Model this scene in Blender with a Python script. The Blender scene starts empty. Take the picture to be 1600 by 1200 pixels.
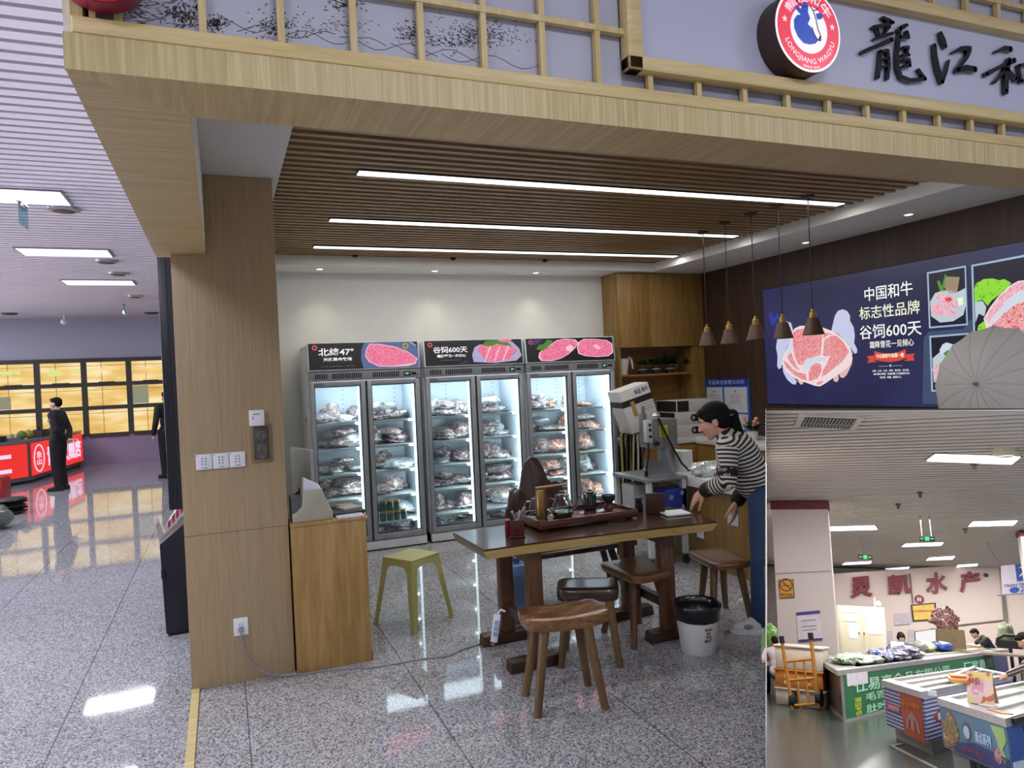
import bpy, bmesh, math, random
from mathutils import Vector, Matrix, noise as mnoise
V = Vector
PI = math.pi
random.seed(7)
scene = bpy.context.scene
COL = scene.collection

# ------------------------------------------------------------------ camera
CAM_POS = V((0, 0, 1.65))
CR = V((0.925454, -0.376099, -0.045396)).normalized()
yaw, pitch, roll = 0.3861207, -0.00802863, -0.04541271
_f = V((math.sin(yaw)*math.cos(pitch), math.cos(yaw)*math.cos(pitch), math.sin(pitch)))
_r0 = V((math.cos(yaw), -math.sin(yaw), 0)); _u0 = _r0.cross(_f)
CR = math.cos(roll)*_r0 + math.sin(roll)*_u0
CU = -math.sin(roll)*_r0 + math.cos(roll)*_u0
CF = _f
FPX = 1117.494
cam = bpy.data.cameras.new('camera')
cam.sensor_width = 36; cam.lens = FPX/1600*36; cam.clip_start = 0.05; cam.clip_end = 200
camo = bpy.data.objects.new('camera', cam); COL.objects.link(camo)
_m = Matrix((CR, CU, -CF)).transposed().to_4x4(); _m.translation = CAM_POS
camo.matrix_world = _m
scene.camera = camo

# ------------------------------------------------------------------ view and world
scene.view_settings.view_transform = 'Standard'
scene.view_settings.look = 'None'
scene.view_settings.gamma = 1.0
scene.view_settings.exposure = 0.0
scene.view_settings.use_curve_mapping = False
scene.render.film_transparent = False
w = bpy.data.worlds.new('ambient_with_low_fill'); scene.world = w; w.use_nodes = True
_nt = w.node_tree; _bg = _nt.nodes['Background']
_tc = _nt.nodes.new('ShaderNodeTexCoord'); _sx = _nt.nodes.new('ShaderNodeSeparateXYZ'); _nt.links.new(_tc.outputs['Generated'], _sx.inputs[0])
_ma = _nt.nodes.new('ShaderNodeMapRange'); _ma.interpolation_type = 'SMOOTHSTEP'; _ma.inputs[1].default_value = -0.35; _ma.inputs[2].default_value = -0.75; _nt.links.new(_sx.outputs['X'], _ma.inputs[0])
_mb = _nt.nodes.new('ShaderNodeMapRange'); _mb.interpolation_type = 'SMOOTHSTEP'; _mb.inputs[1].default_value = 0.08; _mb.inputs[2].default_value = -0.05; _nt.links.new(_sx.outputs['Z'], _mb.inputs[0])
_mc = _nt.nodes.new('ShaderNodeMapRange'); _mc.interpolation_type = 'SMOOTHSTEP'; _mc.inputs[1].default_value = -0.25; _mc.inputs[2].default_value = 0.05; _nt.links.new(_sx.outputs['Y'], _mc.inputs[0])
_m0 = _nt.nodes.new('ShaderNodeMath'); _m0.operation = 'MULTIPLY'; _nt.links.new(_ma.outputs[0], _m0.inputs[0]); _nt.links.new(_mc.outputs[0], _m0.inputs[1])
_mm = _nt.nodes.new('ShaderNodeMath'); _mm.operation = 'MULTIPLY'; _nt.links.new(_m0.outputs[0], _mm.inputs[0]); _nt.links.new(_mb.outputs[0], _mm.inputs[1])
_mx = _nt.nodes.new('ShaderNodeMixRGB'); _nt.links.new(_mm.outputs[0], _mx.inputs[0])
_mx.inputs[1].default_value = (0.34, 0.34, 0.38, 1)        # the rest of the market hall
_mx.inputs[2].default_value = (13.5, 12.9, 13.9, 1)           # added glow low on the left, shaped to brighten the hall ceiling
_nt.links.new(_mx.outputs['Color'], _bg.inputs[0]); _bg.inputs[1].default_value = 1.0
try:
    scene.cycles.use_denoising = True; scene.cycles.max_bounces = 8; scene.cycles.transparent_max_bounces = 12
    scene.cycles.sample_clamp_indirect = 4.0
    scene.cycles.caustics_reflective = False; scene.cycles.caustics_refractive = False
except Exception:
    pass

def area(name, loc, size, power, color=(1, 1, 1), rot=(0, 0, 0), size_y=None, spread=None):
    l = bpy.data.lights.new(name, 'AREA'); l.energy = power; l.color = color
    l.shape = 'RECTANGLE'; l.size = size; l.size_y = size_y or size
    if spread: l.spread = spread
    o = bpy.data.objects.new(name, l); COL.objects.link(o); o.location = loc; o.rotation_euler = rot
    return o
SLATZ = 2.965         # underside of the shop's slat ceiling
HALLZ = 3.61          # underside of the hall ceiling
# strip lights of the shop and panel lights of the hall (the fittings themselves are built further down)
STRIPS = [(0.833, 4.78, 4.41), (0.842, 4.79, 5.715), (0.852, 4.87, 6.84)]
for i, (x0, x1, y) in enumerate(STRIPS):
    area('strip_light_lamp', ((x0+x1)/2, y, SLATZ-0.022), x1-x0, 21, (1, 0.98, 0.95), size_y=0.08)
HALL_LAMPS = [(-1.84, y) for y in (2.2, 5.0, 8.1, 11.1, 13.95)] + [(1.2, -0.4), (4.2, -0.4), (-1.84, -0.4), (-6.2, 5.0), (-6.2, 8.1), (-6.2, 11.1), (-5.6, 14.2), (-5.9, 17.2)]  # besides the visible column, unseen lamps added to light sign and far wall
for x, y in HALL_LAMPS:
    area('hall_panel_lamp', (x, y, HALLZ-0.03), 1.02, 44 if (y < 0 and x > 0) else 46, (0.86, 0.90, 1.0), size_y=0.5)
DOWNL = [(1.0, 7.6), (2.24, 7.62), (3.47, 7.64), (5.47, 5.5), (5.40, 4.29)]
for x, y in DOWNL[:3]:
    l = bpy.data.lights.new('downlight_lamp', 'SPOT'); l.energy = 15; l.color = (1, 0.90, 0.68); l.spot_size = 1.6; l.spot_blend = 0.9; l.shadow_soft_size = 0.03
    o = bpy.data.objects.new('downlight_lamp', l); COL.objects.link(o); o.location = (x, y, 2.865)

# ------------------------------------------------------------------ picture-to-place helpers (a pixel of the photo and one known coordinate)
def ray(x, y): return CF + (x-800)/FPX*CR - (y-600)/FPX*CU
def fl(x, y, z=0.0):
    d = ray(x, y); return CAM_POS + d*((z-CAM_POS.z)/d.z)
def onY(x, y, Y):
    d = ray(x, y); return CAM_POS + d*(Y/d.y)
def onX(x, y, X):
    d = ray(x, y); return CAM_POS + d*(X/d.x)
def at(x, y, dep): return CAM_POS + ray(x, y)*dep

# ------------------------------------------------------------------ materials
def lin(c):
    if isinstance(c, str):
        c = c.lstrip('#'); c = [int(c[i:i+2], 16)/255 for i in (0, 2, 4)]
    return tuple((x/12.92 if x <= 0.04045 else ((x+0.055)/1.055)**2.4) for x in c[:3]) + (1,)
MATS = {}
def nodes(m):
    m.use_nodes = True; nt = m.node_tree; return nt, nt.nodes, nt.links, nt.nodes['Principled BSDF']
def mat(name, col, rough=0.5, metal=0.0, var=0.08, scale=8.0, emit=None, es=0.0, trans=0.0, coat=0.0, bump=0.0, bscale=40, spec=0.5, ior=1.45, alpha=1.0):
    if name in MATS: return MATS[name]
    m = bpy.data.materials.new(name); nt, N, L, b = nodes(m)
    c = lin(col)
    b.inputs['Roughness'].default_value = rough; b.inputs['Metallic'].default_value = metal
    b.inputs['Specular IOR Level'].default_value = spec; b.inputs['IOR'].default_value = ior
    b.inputs['Transmission Weight'].default_value = trans; b.inputs['Coat Weight'].default_value = coat; b.inputs['Alpha'].default_value = alpha
    b.inputs['Coat Roughness'].default_value = 0.08
    tc = N.new('ShaderNodeTexCoord'); nz = N.new('ShaderNodeTexNoise'); nz.inputs['Scale'].default_value = scale; nz.inputs['Detail'].default_value = 3
    L.new(tc.outputs['Object'], nz.inputs['Vector'])
    cr = N.new('ShaderNodeValToRGB')
    cr.color_ramp.elements[0].position = 0.3; cr.color_ramp.elements[1].position = 0.7
    cr.color_ramp.elements[0].color = tuple(x*(1-var) for x in c[:3])+(1,)
    cr.color_ramp.elements[1].color = tuple(min(1, x*(1+var)) for x in c[:3])+(1,)
    L.new(nz.outputs['Fac'], cr.inputs['Fac']); L.new(cr.outputs['Color'], b.inputs['Base Color'])
    if emit is not None:
        b.inputs['Emission Color'].default_value = lin(emit); b.inputs['Emission Strength'].default_value = es
    if bump:
        bn = N.new('ShaderNodeTexNoise'); bn.inputs['Scale'].default_value = bscale; bn.inputs['Detail'].default_value = 4
        bp = N.new('ShaderNodeBump'); bp.inputs['Strength'].default_value = bump; bp.inputs['Distance'].default_value = 0.01
        L.new(tc.outputs['Object'], bn.inputs['Vector']); L.new(bn.outputs['Fac'], bp.inputs['Height']); L.new(bp.outputs['Normal'], b.inputs['Normal'])
    MATS[name] = m; return m
def ramp(N, stops, interp='LINEAR'):
    r = N.new('ShaderNodeValToRGB'); cr = r.color_ramp; cr.interpolation = interp
    while len(cr.elements) > 1: cr.elements.remove(cr.elements[-1])
    cr.elements[0].position = stops[0][0]; cr.elements[0].color = lin(stops[0][1])
    for p, c in stops[1:]:
        e = cr.elements.new(p); e.color = lin(c)
    return r
def wood(name, c1, c2, axis='Z', scale=30.0, rough=0.4, stretch=18.0, dist=0.6, coat=0.0, fine=0.5):
    """streaky timber: noise squeezed across the grain; axis = direction of the grain"""
    if name in MATS: return MATS[name]
    m = bpy.data.materials.new(name); nt, N, L, b = nodes(m)
    b.inputs['Roughness'].default_value = rough; b.inputs['Coat Weight'].default_value = coat; b.inputs['Coat Roughness'].default_value = 0.1
    tc = N.new('ShaderNodeTexCoord'); mp = N.new('ShaderNodeMapping')
    s = [scale]*3; s['XYZ'.index(axis)] = scale/stretch; mp.inputs['Scale'].default_value = s
    L.new(tc.outputs['Object'], mp.inputs['Vector'])
    n1 = N.new('ShaderNodeTexNoise'); n1.inputs['Scale'].default_value = 1.0; n1.inputs['Detail'].default_value = 5; n1.inputs['Roughness'].default_value = 0.65; n1.inputs['Distortion'].default_value = dist
    L.new(mp.outputs['Vector'], n1.inputs['Vector'])
    mid = [(a+b_)/2 for a, b_ in zip([int(c1.lstrip('#')[i:i+2], 16)/255 for i in (0, 2, 4)], [int(c2.lstrip('#')[i:i+2], 16)/255 for i in (0, 2, 4)])]
    r = ramp(N, [(0.30, c2), (0.5, mid), (0.68, c1)])
    L.new(n1.outputs['Fac'], r.inputs['Fac']); L.new(r.outputs['Color'], b.inputs['Base Color'])
    MATS[name] = m; return m
def emis(name, col, strength):
    if name in MATS: return MATS[name]
    m = bpy.data.materials.new(name); nt, N, L, b = nodes(m)
    b.inputs['Base Color'].default_value = (0.0, 0.0, 0.0, 1); b.inputs['Roughness'].default_value = 0.3
    b.inputs['Emission Color'].default_value = lin(col); b.inputs['Emission Strength'].default_value = strength
    MATS[name] = m; return m
def marble(name, c1, c2, c3, scale, emission=0.0, width=(0.46, 0.54), dist=1.5, rough=0.4):
    """marbled meat: red with branching white fat; optionally on a backlit print"""
    if name in MATS: return MATS[name]
    m = bpy.data.materials.new(name); nt, N, L, b = nodes(m)
    tc = N.new('ShaderNodeTexCoord')
    n1 = N.new('ShaderNodeTexNoise'); n1.inputs['Scale'].default_value = scale; n1.inputs['Detail'].default_value = 6; n1.inputs['Roughness'].default_value = 0.7; n1.inputs['Distortion'].default_value = dist
    L.new(tc.outputs['Object'], n1.inputs['Vector'])
    r = ramp(N, [(width[0]-0.08, c1), (width[0], c2), ((width[0]+width[1])/2, c3), (width[1], c2), (width[1]+0.08, c1)])
    L.new(n1.outputs['Fac'], r.inputs['Fac'])
    b.inputs['Roughness'].default_value = rough
    if emission:
        b.inputs['Base Color'].default_value = (0, 0, 0, 1)
        L.new(r.outputs['Color'], b.inputs['Emission Color']); b.inputs['Emission Strength'].default_value = emission
    else:
        L.new(r.outputs['Color'], b.inputs['Base Color'])
    MATS[name] = m; return m
def glass(name, tint='#ffffff', rough=0.02, a=0.12):
    """thin clear pane: mostly transparent with a mirror part"""
    if name in MATS: return MATS[name]
    m = bpy.data.materials.new(name); m.use_nodes = True; nt = m.node_tree; N = nt.nodes; L = nt.links
    N.remove(N['Principled BSDF']); out = N['Material Output']
    tr = N.new('ShaderNodeBsdfTransparent'); tr.inputs[0].default_value = lin(tint)
    gl = N.new('ShaderNodeBsdfGlossy'); gl.inputs['Roughness'].default_value = rough; gl.inputs['Color'].default_value = (0.9, 0.95, 1, 1)
    lw = N.new('ShaderNodeLayerWeight'); lw.inputs['Blend'].default_value = 0.25
    mm = N.new('ShaderNodeMath'); mm.operation = 'MULTIPLY_ADD'; mm.inputs[1].default_value = 0.6; mm.inputs[2].default_value = a*0.4
    L.new(lw.outputs['Fresnel'], mm.inputs[0])
    mx = N.new('ShaderNodeMixShader'); L.new(mm.outputs[0], mx.inputs[0]); L.new(tr.outputs[0], mx.inputs[1]); L.new(gl.outputs[0], mx.inputs[2])
    L.new(mx.outputs[0], out.inputs['Surface'])
    MATS[name] = m; return m

# ------------------------------------------------------------------ mesh building
class MB:
    def __init__(s): s.v = []; s.f = []; s.m = []; s.T = None
    def add(s, vs, fs, mi=0):
        o = len(s.v)
        s.v += [(s.T @ V(p)) if s.T else V(p) for p in vs]
        for f in fs: s.f.append([i+o for i in f]); s.m.append(mi)
        return s
    def box(s, x0, y0, z0, x1, y1, z1, mi=0):
        return s.add([(x0,y0,z0),(x1,y0,z0),(x1,y1,z0),(x0,y1,z0),(x0,y0,z1),(x1,y0,z1),(x1,y1,z1),(x0,y1,z1)],
                     [(3,2,1,0),(4,5,6,7),(0,1,5,4),(1,2,6,5),(2,3,7,6),(3,0,4,7)], mi)
    def hexa(s, b, t, mi=0):      # four bottom corners (counter-clockwise from above), four top
        return s.add(list(b)+list(t), [(3,2,1,0),(4,5,6,7),(0,1,5,4),(1,2,6,5),(2,3,7,6),(3,0,4,7)], mi)
    def bar(s, p0, p1, wx, wy, up=(0,0,1), mi=0, taper=1.0):   # rectangular bar between two points
        p0, p1 = V(p0), V(p1); d = (p1-p0).normalized(); up = V(up)
        if abs(d.dot(up)) > 0.98: up = V((0,1,0))
        a = d.cross(up).normalized(); b = a.cross(d)
        q = [(-1,-1),(1,-1),(1,1),(-1,1)]
        lo = [p0+a*x*wx/2+b*y*wy/2 for x, y in q]; hi = [p1+(a*x*wx/2+b*y*wy/2)*taper for x, y in q]
        return s.add(lo+hi, [(0,1,2,3),(7,6,5,4),(4,5,1,0),(5,6,2,1),(6,7,3,2),(7,4,0,3)], mi)
    def cyl(s, p0, p1, r0, r1=None, n=16, mi=0, caps=True):
        r1 = r0 if r1 is None else r1
        p0, p1 = V(p0), V(p1); d = (p1-p0).normalized(); up = V((0,0,1)) if abs(d.z) < 0.98 else V((1,0,0))
        a = d.cross(up).normalized(); b = d.cross(a)
        vs = []
        for p, r in ((p0, r0), (p1, r1)):
            vs += [p+a*r*math.cos(2*PI*i/n)+b*r*math.sin(2*PI*i/n) for i in range(n)]
        fs = [(i, (i+1) % n, n+(i+1) % n, n+i) for i in range(n)]
        if caps: fs += [tuple(range(n))[::-1], tuple(range(n, 2*n))]
        return s.add(vs, fs, mi)
    def lathe(s, prof, c=(0,0,0), n=24, mi=0, axis=None):
        c = V(c); az = V(axis).normalized() if axis else V((0,0,1))
        up = V((1,0,0)) if abs(az.x) < 0.9 else V((0,1,0))
        a = up.cross(az).normalized() if axis else V((1,0,0)); b = az.cross(a)
        vs = []; fs = []
        for r, z in prof:
            vs += [c+a*r*math.cos(2*PI*i/n)+b*r*math.sin(2*PI*i/n)+az*z for i in range(n)]
        for k in range(len(prof)-1):
            for i in range(n): fs.append((k*n+i, k*n+(i+1) % n, (k+1)*n+(i+1) % n, (k+1)*n+i))
        if prof[0][0] > 1e-5: fs.append(tuple(range(n))[::-1])
        if prof[-1][0] > 1e-5: fs.append(tuple(range((len(prof)-1)*n, len(prof)*n)))
        return s.add(vs, fs, mi)
    def tube(s, pts, r, n=8, mi=0, caps=True):
        pts = [V(p) for p in pts]; vs = []; fs = []; rs = r if isinstance(r, (list, tuple)) else [r]*len(pts)
        a = None
        for k, p in enumerate(pts):
            d = (pts[min(k+1, len(pts)-1)]-pts[max(k-1, 0)]).normalized()
            if a is None:
                up = V((0,0,1)) if abs(d.z) < 0.9 else V((1,0,0)); a = d.cross(up).normalized()
            else: a = (a-d*a.dot(d)).normalized()
            b = d.cross(a)
            vs += [p+a*rs[k]*math.cos(2*PI*i/n)+b*rs[k]*math.sin(2*PI*i/n) for i in range(n)]
        for k in range(len(pts)-1):
            for i in range(n): fs.append((k*n+i, k*n+(i+1) % n, (k+1)*n+(i+1) % n, (k+1)*n+i))
        if caps: fs += [tuple(range(n))[::-1], tuple(range((len(pts)-1)*n, len(pts)*n))]
        return s.add(vs, fs, mi)
    def prism(s, poly, o, ux, uy, dep, mi=0):      # 2-D outline in the plane (o, ux, uy), pushed by the vector dep
        o, ux, uy, dep = V(o), V(ux), V(uy), V(dep); n = len(poly)
        lo = [o+ux*x+uy*y for x, y in poly]; hi = [p+dep for p in lo]
        fs = [tuple(range(n))[::-1], tuple(range(n, 2*n))]+[(i, (i+1) % n, n+(i+1) % n, n+i) for i in range(n)]
        return s.add(lo+hi, fs, mi)
    def ell(s, c, r, rot=None, nu=16, nv=10, mi=0, fn=None):
        c = V(c); r = (r, r, r) if isinstance(r, (int, float)) else r; vs = []; fs = []
        R_ = rot.to_3x3() if rot is not None else Matrix.Identity(3)
        for j in range(1, nv):
            t = PI*j/nv
            for i in range(nu):
                p = 2*PI*i/nu; q = V((math.sin(t)*math.cos(p), math.sin(t)*math.sin(p), math.cos(t)))
                k = fn(q) if fn else 1.0
                vs.append(c+R_@V((q.x*r[0]*k, q.y*r[1]*k, q.z*r[2]*k)))
        vs += [c+R_@V((0,0,r[2]*(fn(V((0,0,1))) if fn else 1))), c+R_@V((0,0,-r[2]*(fn(V((0,0,-1))) if fn else 1)))]
        for j in range(nv-2):
            for i in range(nu): fs.append((j*nu+i, (j+1)*nu+i, (j+1)*nu+(i+1) % nu, j*nu+(i+1) % nu))
        t, b = len(vs)-2, len(vs)-1
        for i in range(nu):
            fs.append((t, i, (i+1) % nu)); fs.append((b, (nv-2)*nu+(i+1) % nu, (nv-2)*nu+i))
        return s.add(vs, fs, mi)
    def grid(s, fn, nu, nv, mi=0, closed=False):
        vs = [fn(i/nu, j/nv) for j in range(nv+1) for i in range(nu+1)]
        fs = [(j*(nu+1)+i, j*(nu+1)+i+1, (j+1)*(nu+1)+i+1, (j+1)*(nu+1)+i) for j in range(nv) for i in range(nu)]
        return s.add(vs, fs, mi)

def mesh_finish(me, sharp=35, bevel=0.0, seg=2):
    bm = bmesh.new(); bm.from_mesh(me)
    bmesh.ops.recalc_face_normals(bm, faces=bm.faces)
    if bevel:
        es = [e for e in bm.edges if len(e.link_faces) == 2 and e.calc_face_angle(0) > math.radians(30)]
        bmesh.ops.bevel(bm, geom=es, offset=bevel, segments=seg, profile=0.5, affect='EDGES', clamp_overlap=True)
    for f in bm.faces: f.smooth = True
    lim = math.radians(sharp)
    for e in bm.edges:
        e.smooth = not (len(e.link_faces) == 2 and e.calc_face_angle(0) > lim)
    bm.to_mesh(me); bm.free()
def obj(name, mb, mats, parent=None, bevel=0.0, seg=2, sharp=35):
    me = bpy.data.meshes.new(name)
    me.from_pydata([tuple(p) for p in mb.v], [], mb.f)
    mats = mats if isinstance(mats, (list, tuple)) else [mats]
    for m in mats: me.materials.append(m)
    for p, i in zip(me.polygons, mb.m): p.material_index = min(i, len(mats)-1)
    mesh_finish(me, sharp, bevel, seg)
    o = bpy.data.objects.new(name, me); COL.objects.link(o)
    if parent is not None: o.parent = parent
    return o
def tag(o, label=None, cat=None, group=None, kind=None):
    if label: o['label'] = label
    if cat: o['category'] = cat
    if group: o['group'] = group
    if kind: o['kind'] = kind
    return o
def thing(name, label, cat, loc=(0,0,0), rotz=0.0, group=None, mw=None):
    o = bpy.data.objects.new(name, None); COL.objects.link(o); o.empty_display_size = 0.05
    if mw is not None: o.matrix_world = mw
    else: o.location = loc; o.rotation_euler = (0, 0, rotz)
    return tag(o, label, cat, group)
def struct(name, mb, m, bevel=0.0, parent=None): 
    o = obj(name, mb, m, parent, bevel)
    if parent is None: o['kind'] = 'structure'
    return o
def part_label(o, s): o['label'] = s; return o
def dup(root, loc=None, rotz=None, label=None, group=None, mw=None):
    r = root.copy(); COL.objects.link(r)
    if mw is not None: r.matrix_world = mw
    if loc is not None: r.location = loc
    if rotz is not None: r.rotation_euler = (0, 0, rotz)
    if label: r['label'] = label
    if group: r['group'] = group
    for ch in list(root.children):
        c = ch.copy(); COL.objects.link(c); c.parent = r
        for g in list(ch.children):
            d = g.copy(); COL.objects.link(d); d.parent = c
    return r
def txt(name, s, o, ux, uy, w, h, m, parent=None, dep=0.002, bold=0.0, align=None):
    """lettering fitted into the box w x h whose lower left corner is o; ux, uy unit directions"""
    cu = bpy.data.curves.new('lettering_curve', 'FONT'); cu.body = s; cu.size = 1.0; cu.extrude = 0.05; cu.offset = bold; cu.resolution_u = 2
    cu.align_x = 'CENTER' if '\n' in s else 'LEFT'
    t = bpy.data.objects.new('lettering_source', cu); COL.objects.link(t)
    dg = bpy.context.evaluated_depsgraph_get(); dg.update()
    me = bpy.data.meshes.new_from_object(t.evaluated_get(dg))
    bpy.data.objects.remove(t); bpy.data.curves.remove(cu)
    me.name = name
    xs = [v.co.x for v in me.vertices]; ys = [v.co.y for v in me.vertices]
    x0, x1, y0, y1 = min(xs), max(xs), min(ys), max(ys)
    o, ux, uy = V(o), V(ux).normalized(), V(uy).normalized(); nn = ux.cross(uy)
    for v in me.vertices:
        v.co = o+ux*((v.co.x-x0)/max(1e-6, x1-x0)*w)+uy*((v.co.y-y0)/max(1e-6, y1-y0)*h)+nn*((v.co.z/0.05+1)/2*dep)
    me.materials.clear(); me.materials.append(m)
    ob = bpy.data.objects.new(name, me); COL.objects.link(ob)
    if parent is not None: ob.parent = parent
    return ob
def blob(name, prims, voxel, mats, parent=None, smooth=6, assign=None, relax=0.5):
    """one continuous skin grown over tapered limbs and ellipsoids"""
    mb = MB()
    for p in prims:
        if p[0] == 'c':
            _, a, ra, b, rb = p; a, b = V(a), V(b)
            mb.cyl(a, b, ra, rb, 14); mb.ell(a, ra, nu=12, nv=8); mb.ell(b, rb, nu=12, nv=8)
        elif p[0] == 'e':
            mb.ell(p[1], p[2], p[3] if len(p) > 3 else None, 18, 12)
        elif p[0] == 'm': p[1](mb)
    me = bpy.data.meshes.new(name); me.from_pydata([tuple(p) for p in mb.v], [], mb.f)
    bm = bmesh.new(); bm.from_mesh(me); bmesh.ops.recalc_face_normals(bm, faces=bm.faces); bm.to_mesh(me); bm.free()
    t = bpy.data.objects.new('blob_source', me); COL.objects.link(t)
    r = t.modifiers.new('r', 'REMESH'); r.mode = 'VOXEL'; r.voxel_size = voxel; r.use_smooth_shade = True
    if smooth:
        sm = t.modifiers.new('s', 'SMOOTH'); sm.factor = relax; sm.iterations = smooth
    dg = bpy.context.evaluated_depsgraph_get(); dg.update()
    m2 = bpy.data.meshes.new_from_object(t.evaluated_get(dg))
    bpy.data.objects.remove(t); bpy.data.meshes.remove(me); m2.name = name
    m2.materials.clear()
    mats = mats if isinstance(mats, (list, tuple)) else [mats]
    for m in mats: m2.materials.append(m)
    for p in m2.polygons:
        p.use_smooth = True
        p.material_index = assign(p.center) if assign else 0
    o = bpy.data.objects.new(name, m2); COL.objects.link(o)
    if parent is not None: o.parent = parent
    return o
# ================================================================== MATERIALS OF THE SETTING
def floor_mat():
    m = bpy.data.materials.new('polished_granite'); nt, N, L, b = nodes(m)
    tc = N.new('ShaderNodeTexCoord')
    vo = N.new('ShaderNodeTexVoronoi'); vo.inputs['Scale'].default_value = 135; L.new(tc.outputs['Object'], vo.inputs['Vector'])
    vo2 = N.new('ShaderNodeTexVoronoi'); vo2.inputs['Scale'].default_value = 260; L.new(tc.outputs['Object'], vo2.inputs['Vector'])
    mxv = N.new('ShaderNodeMixRGB'); mxv.inputs[0].default_value = 0.45
    L.new(vo.outputs['Color'], mxv.inputs[1]); L.new(vo2.outputs['Color'], mxv.inputs[2])
    bw = N.new('ShaderNodeRGBToBW'); L.new(mxv.outputs[0], bw.inputs[0])
    r = ramp(N, [(0.24, '#4c4c54'), (0.40, '#85848a'), (0.52, '#a9a8ab'), (0.70, '#d0ced0')]); L.new(bw.outputs[0], r.inputs['Fac'])
    # slab joints 0.87 x 0.59 m
    sp = N.new('ShaderNodeSeparateXYZ'); L.new(tc.outputs['Object'], sp.inputs[0])
    def joint(sock, off, period, half):
        a = N.new('ShaderNodeMath'); a.operation = 'ADD'; a.inputs[1].default_value = off; L.new(sock, a.inputs[0])
        d = N.new('ShaderNodeMath'); d.operation = 'DIVIDE'; d.inputs[1].default_value = period; L.new(a.outputs[0], d.inputs[0])
        f = N.new('ShaderNodeMath'); f.operation = 'FRACT'; L.new(d.outputs[0], f.inputs[0])
        c = N.new('ShaderNodeMath'); c.operation = 'SUBTRACT'; c.inputs[1].default_value = 0.5; L.new(f.outputs[0], c.inputs[0])
        e = N.new('ShaderNodeMath'); e.operation = 'ABSOLUTE'; L.new(c.outputs[0], e.inputs[0])
        g = N.new('ShaderNodeMath'); g.operation = 'GREATER_THAN'; g.inputs[1].default_value = 0.5-half/period; L.new(e.outputs[0], g.inputs[0])
        return g.outputs[0]
    jx = joint(sp.outputs['X'], 0.82+8.7, 0.87, 0.0034); jy = joint(sp.outputs['Y'], 20*0.585-4.17, 0.585, 0.0018)
    mxx = N.new('ShaderNodeMath'); mxx.operation = 'MAXIMUM'; L.new(jx, mxx.inputs[0]); L.new(jy, mxx.inputs[1])
    sc = N.new('ShaderNodeMath'); sc.operation = 'MULTIPLY'; sc.inputs[1].default_value = 0.75; L.new(mxx.outputs[0], sc.inputs[0])
    mx = N.new('ShaderNodeMixRGB'); L.new(sc.outputs[0], mx.inputs[0]); L.new(r.outputs[0], mx.inputs[1]); mx.inputs[2].default_value = lin('#3c3b40')
    L.new(mx.outputs[0], b.inputs['Base Color'])
    n2 = N.new('ShaderNodeTexNoise'); n2.inputs['Scale'].default_value = 3.0; L.new(tc.outputs['Object'], n2.inputs['Vector'])
    rr = N.new('ShaderNodeMapRange'); rr.inputs[3].default_value = 0.02; rr.inputs[4].default_value = 0.065; L.new(n2.outputs['Fac'], rr.inputs[0]); L.new(rr.outputs[0], b.inputs['Roughness'])
    b.inputs['Specular IOR Level'].default_value = 0.75
    return m
M_FLOOR = floor_mat()
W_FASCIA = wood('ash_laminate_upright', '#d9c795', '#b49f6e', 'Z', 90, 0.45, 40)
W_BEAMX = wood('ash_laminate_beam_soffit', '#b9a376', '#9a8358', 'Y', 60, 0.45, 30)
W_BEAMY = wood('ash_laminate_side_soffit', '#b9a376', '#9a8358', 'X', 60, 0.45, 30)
W_PILLAR = wood('oak_laminate_pillar', '#b39c7a', '#a08866', 'Z', 130, 0.42, 45)
W_PINE = wood('pale_pine', '#dcc690', '#c3aa72', 'X', 28, 0.45, 14, 1.2)
W_PINEZ = wood('pale_pine_upright', '#dcc690', '#c3aa72', 'Z', 28, 0.45, 14, 1.2)
W_SLAT = wood('brown_slat', '#a88a62', '#866a46', 'X', 40, 0.4, 20)
M_SLATGAP = mat('dark_slat_void', '#1c130d', 0.9)
M_WHITE = mat('white_paint', '#dcdad6', 0.6, var=0.02)
M_WALLW = mat('white_plaster', '#d6d6d2', 0.65, var=0.02)
M_BROWNW = wood('dark_brown_panel', '#45301f', '#2c1c12', 'Z', 12, 0.5, 8)
M_HALLC = mat('hall_ceiling_metal', '#cdc8d6', 0.42, var=0.03, scale=0.7)
M_HALLGAP = mat('hall_ceiling_void', '#4a4660', 0.8)
M_HALLW = mat('lilac_grey_paint', '#c8c9da', 0.6, var=0.03, scale=0.5)
M_SILL = mat('mauve_dado_paint', '#a596b0', 0.35, var=0.04, scale=0.7)
M_WFRAME = mat('bronze_window_frame', '#4a4640', 0.4, 0.3)
M_BLACK = mat('matt_black', '#131318', 0.5)
M_NAVYB = mat('blue_black_sheet', '#14141f', 0.35, var=0.2)
M_CHROME = mat('brushed_steel', '#b8bcc0', 0.25, 0.9)
M_BRASS = mat('brass', '#b89a5a', 0.28, 0.9)

# ================================================================== THE SETTING
b = MB(); b.add([(-8.2, -2, 0), (9, -2, 0), (9, 20.6, 0), (-8.2, 20.6, 0)], [(0, 1, 2, 3)]); b.box(-8.2, -2, -0.1, 9, 20.6, -0.002)
struct('floor', b, M_FLOOR)
# hall ceiling: strips of bent sheet with open joints
b = MB(); y = -1.2
while y < 20.4:
    b.box(-9, y, HALLZ, 9, y+0.098, HALLZ+0.03, 0); y += 0.1425
b.box(-9, -1.2, HALLZ+0.045, 9, 20.4, HALLZ+0.1, 1)
struct('ceiling', b, [M_HALLC, M_HALLGAP])
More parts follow.
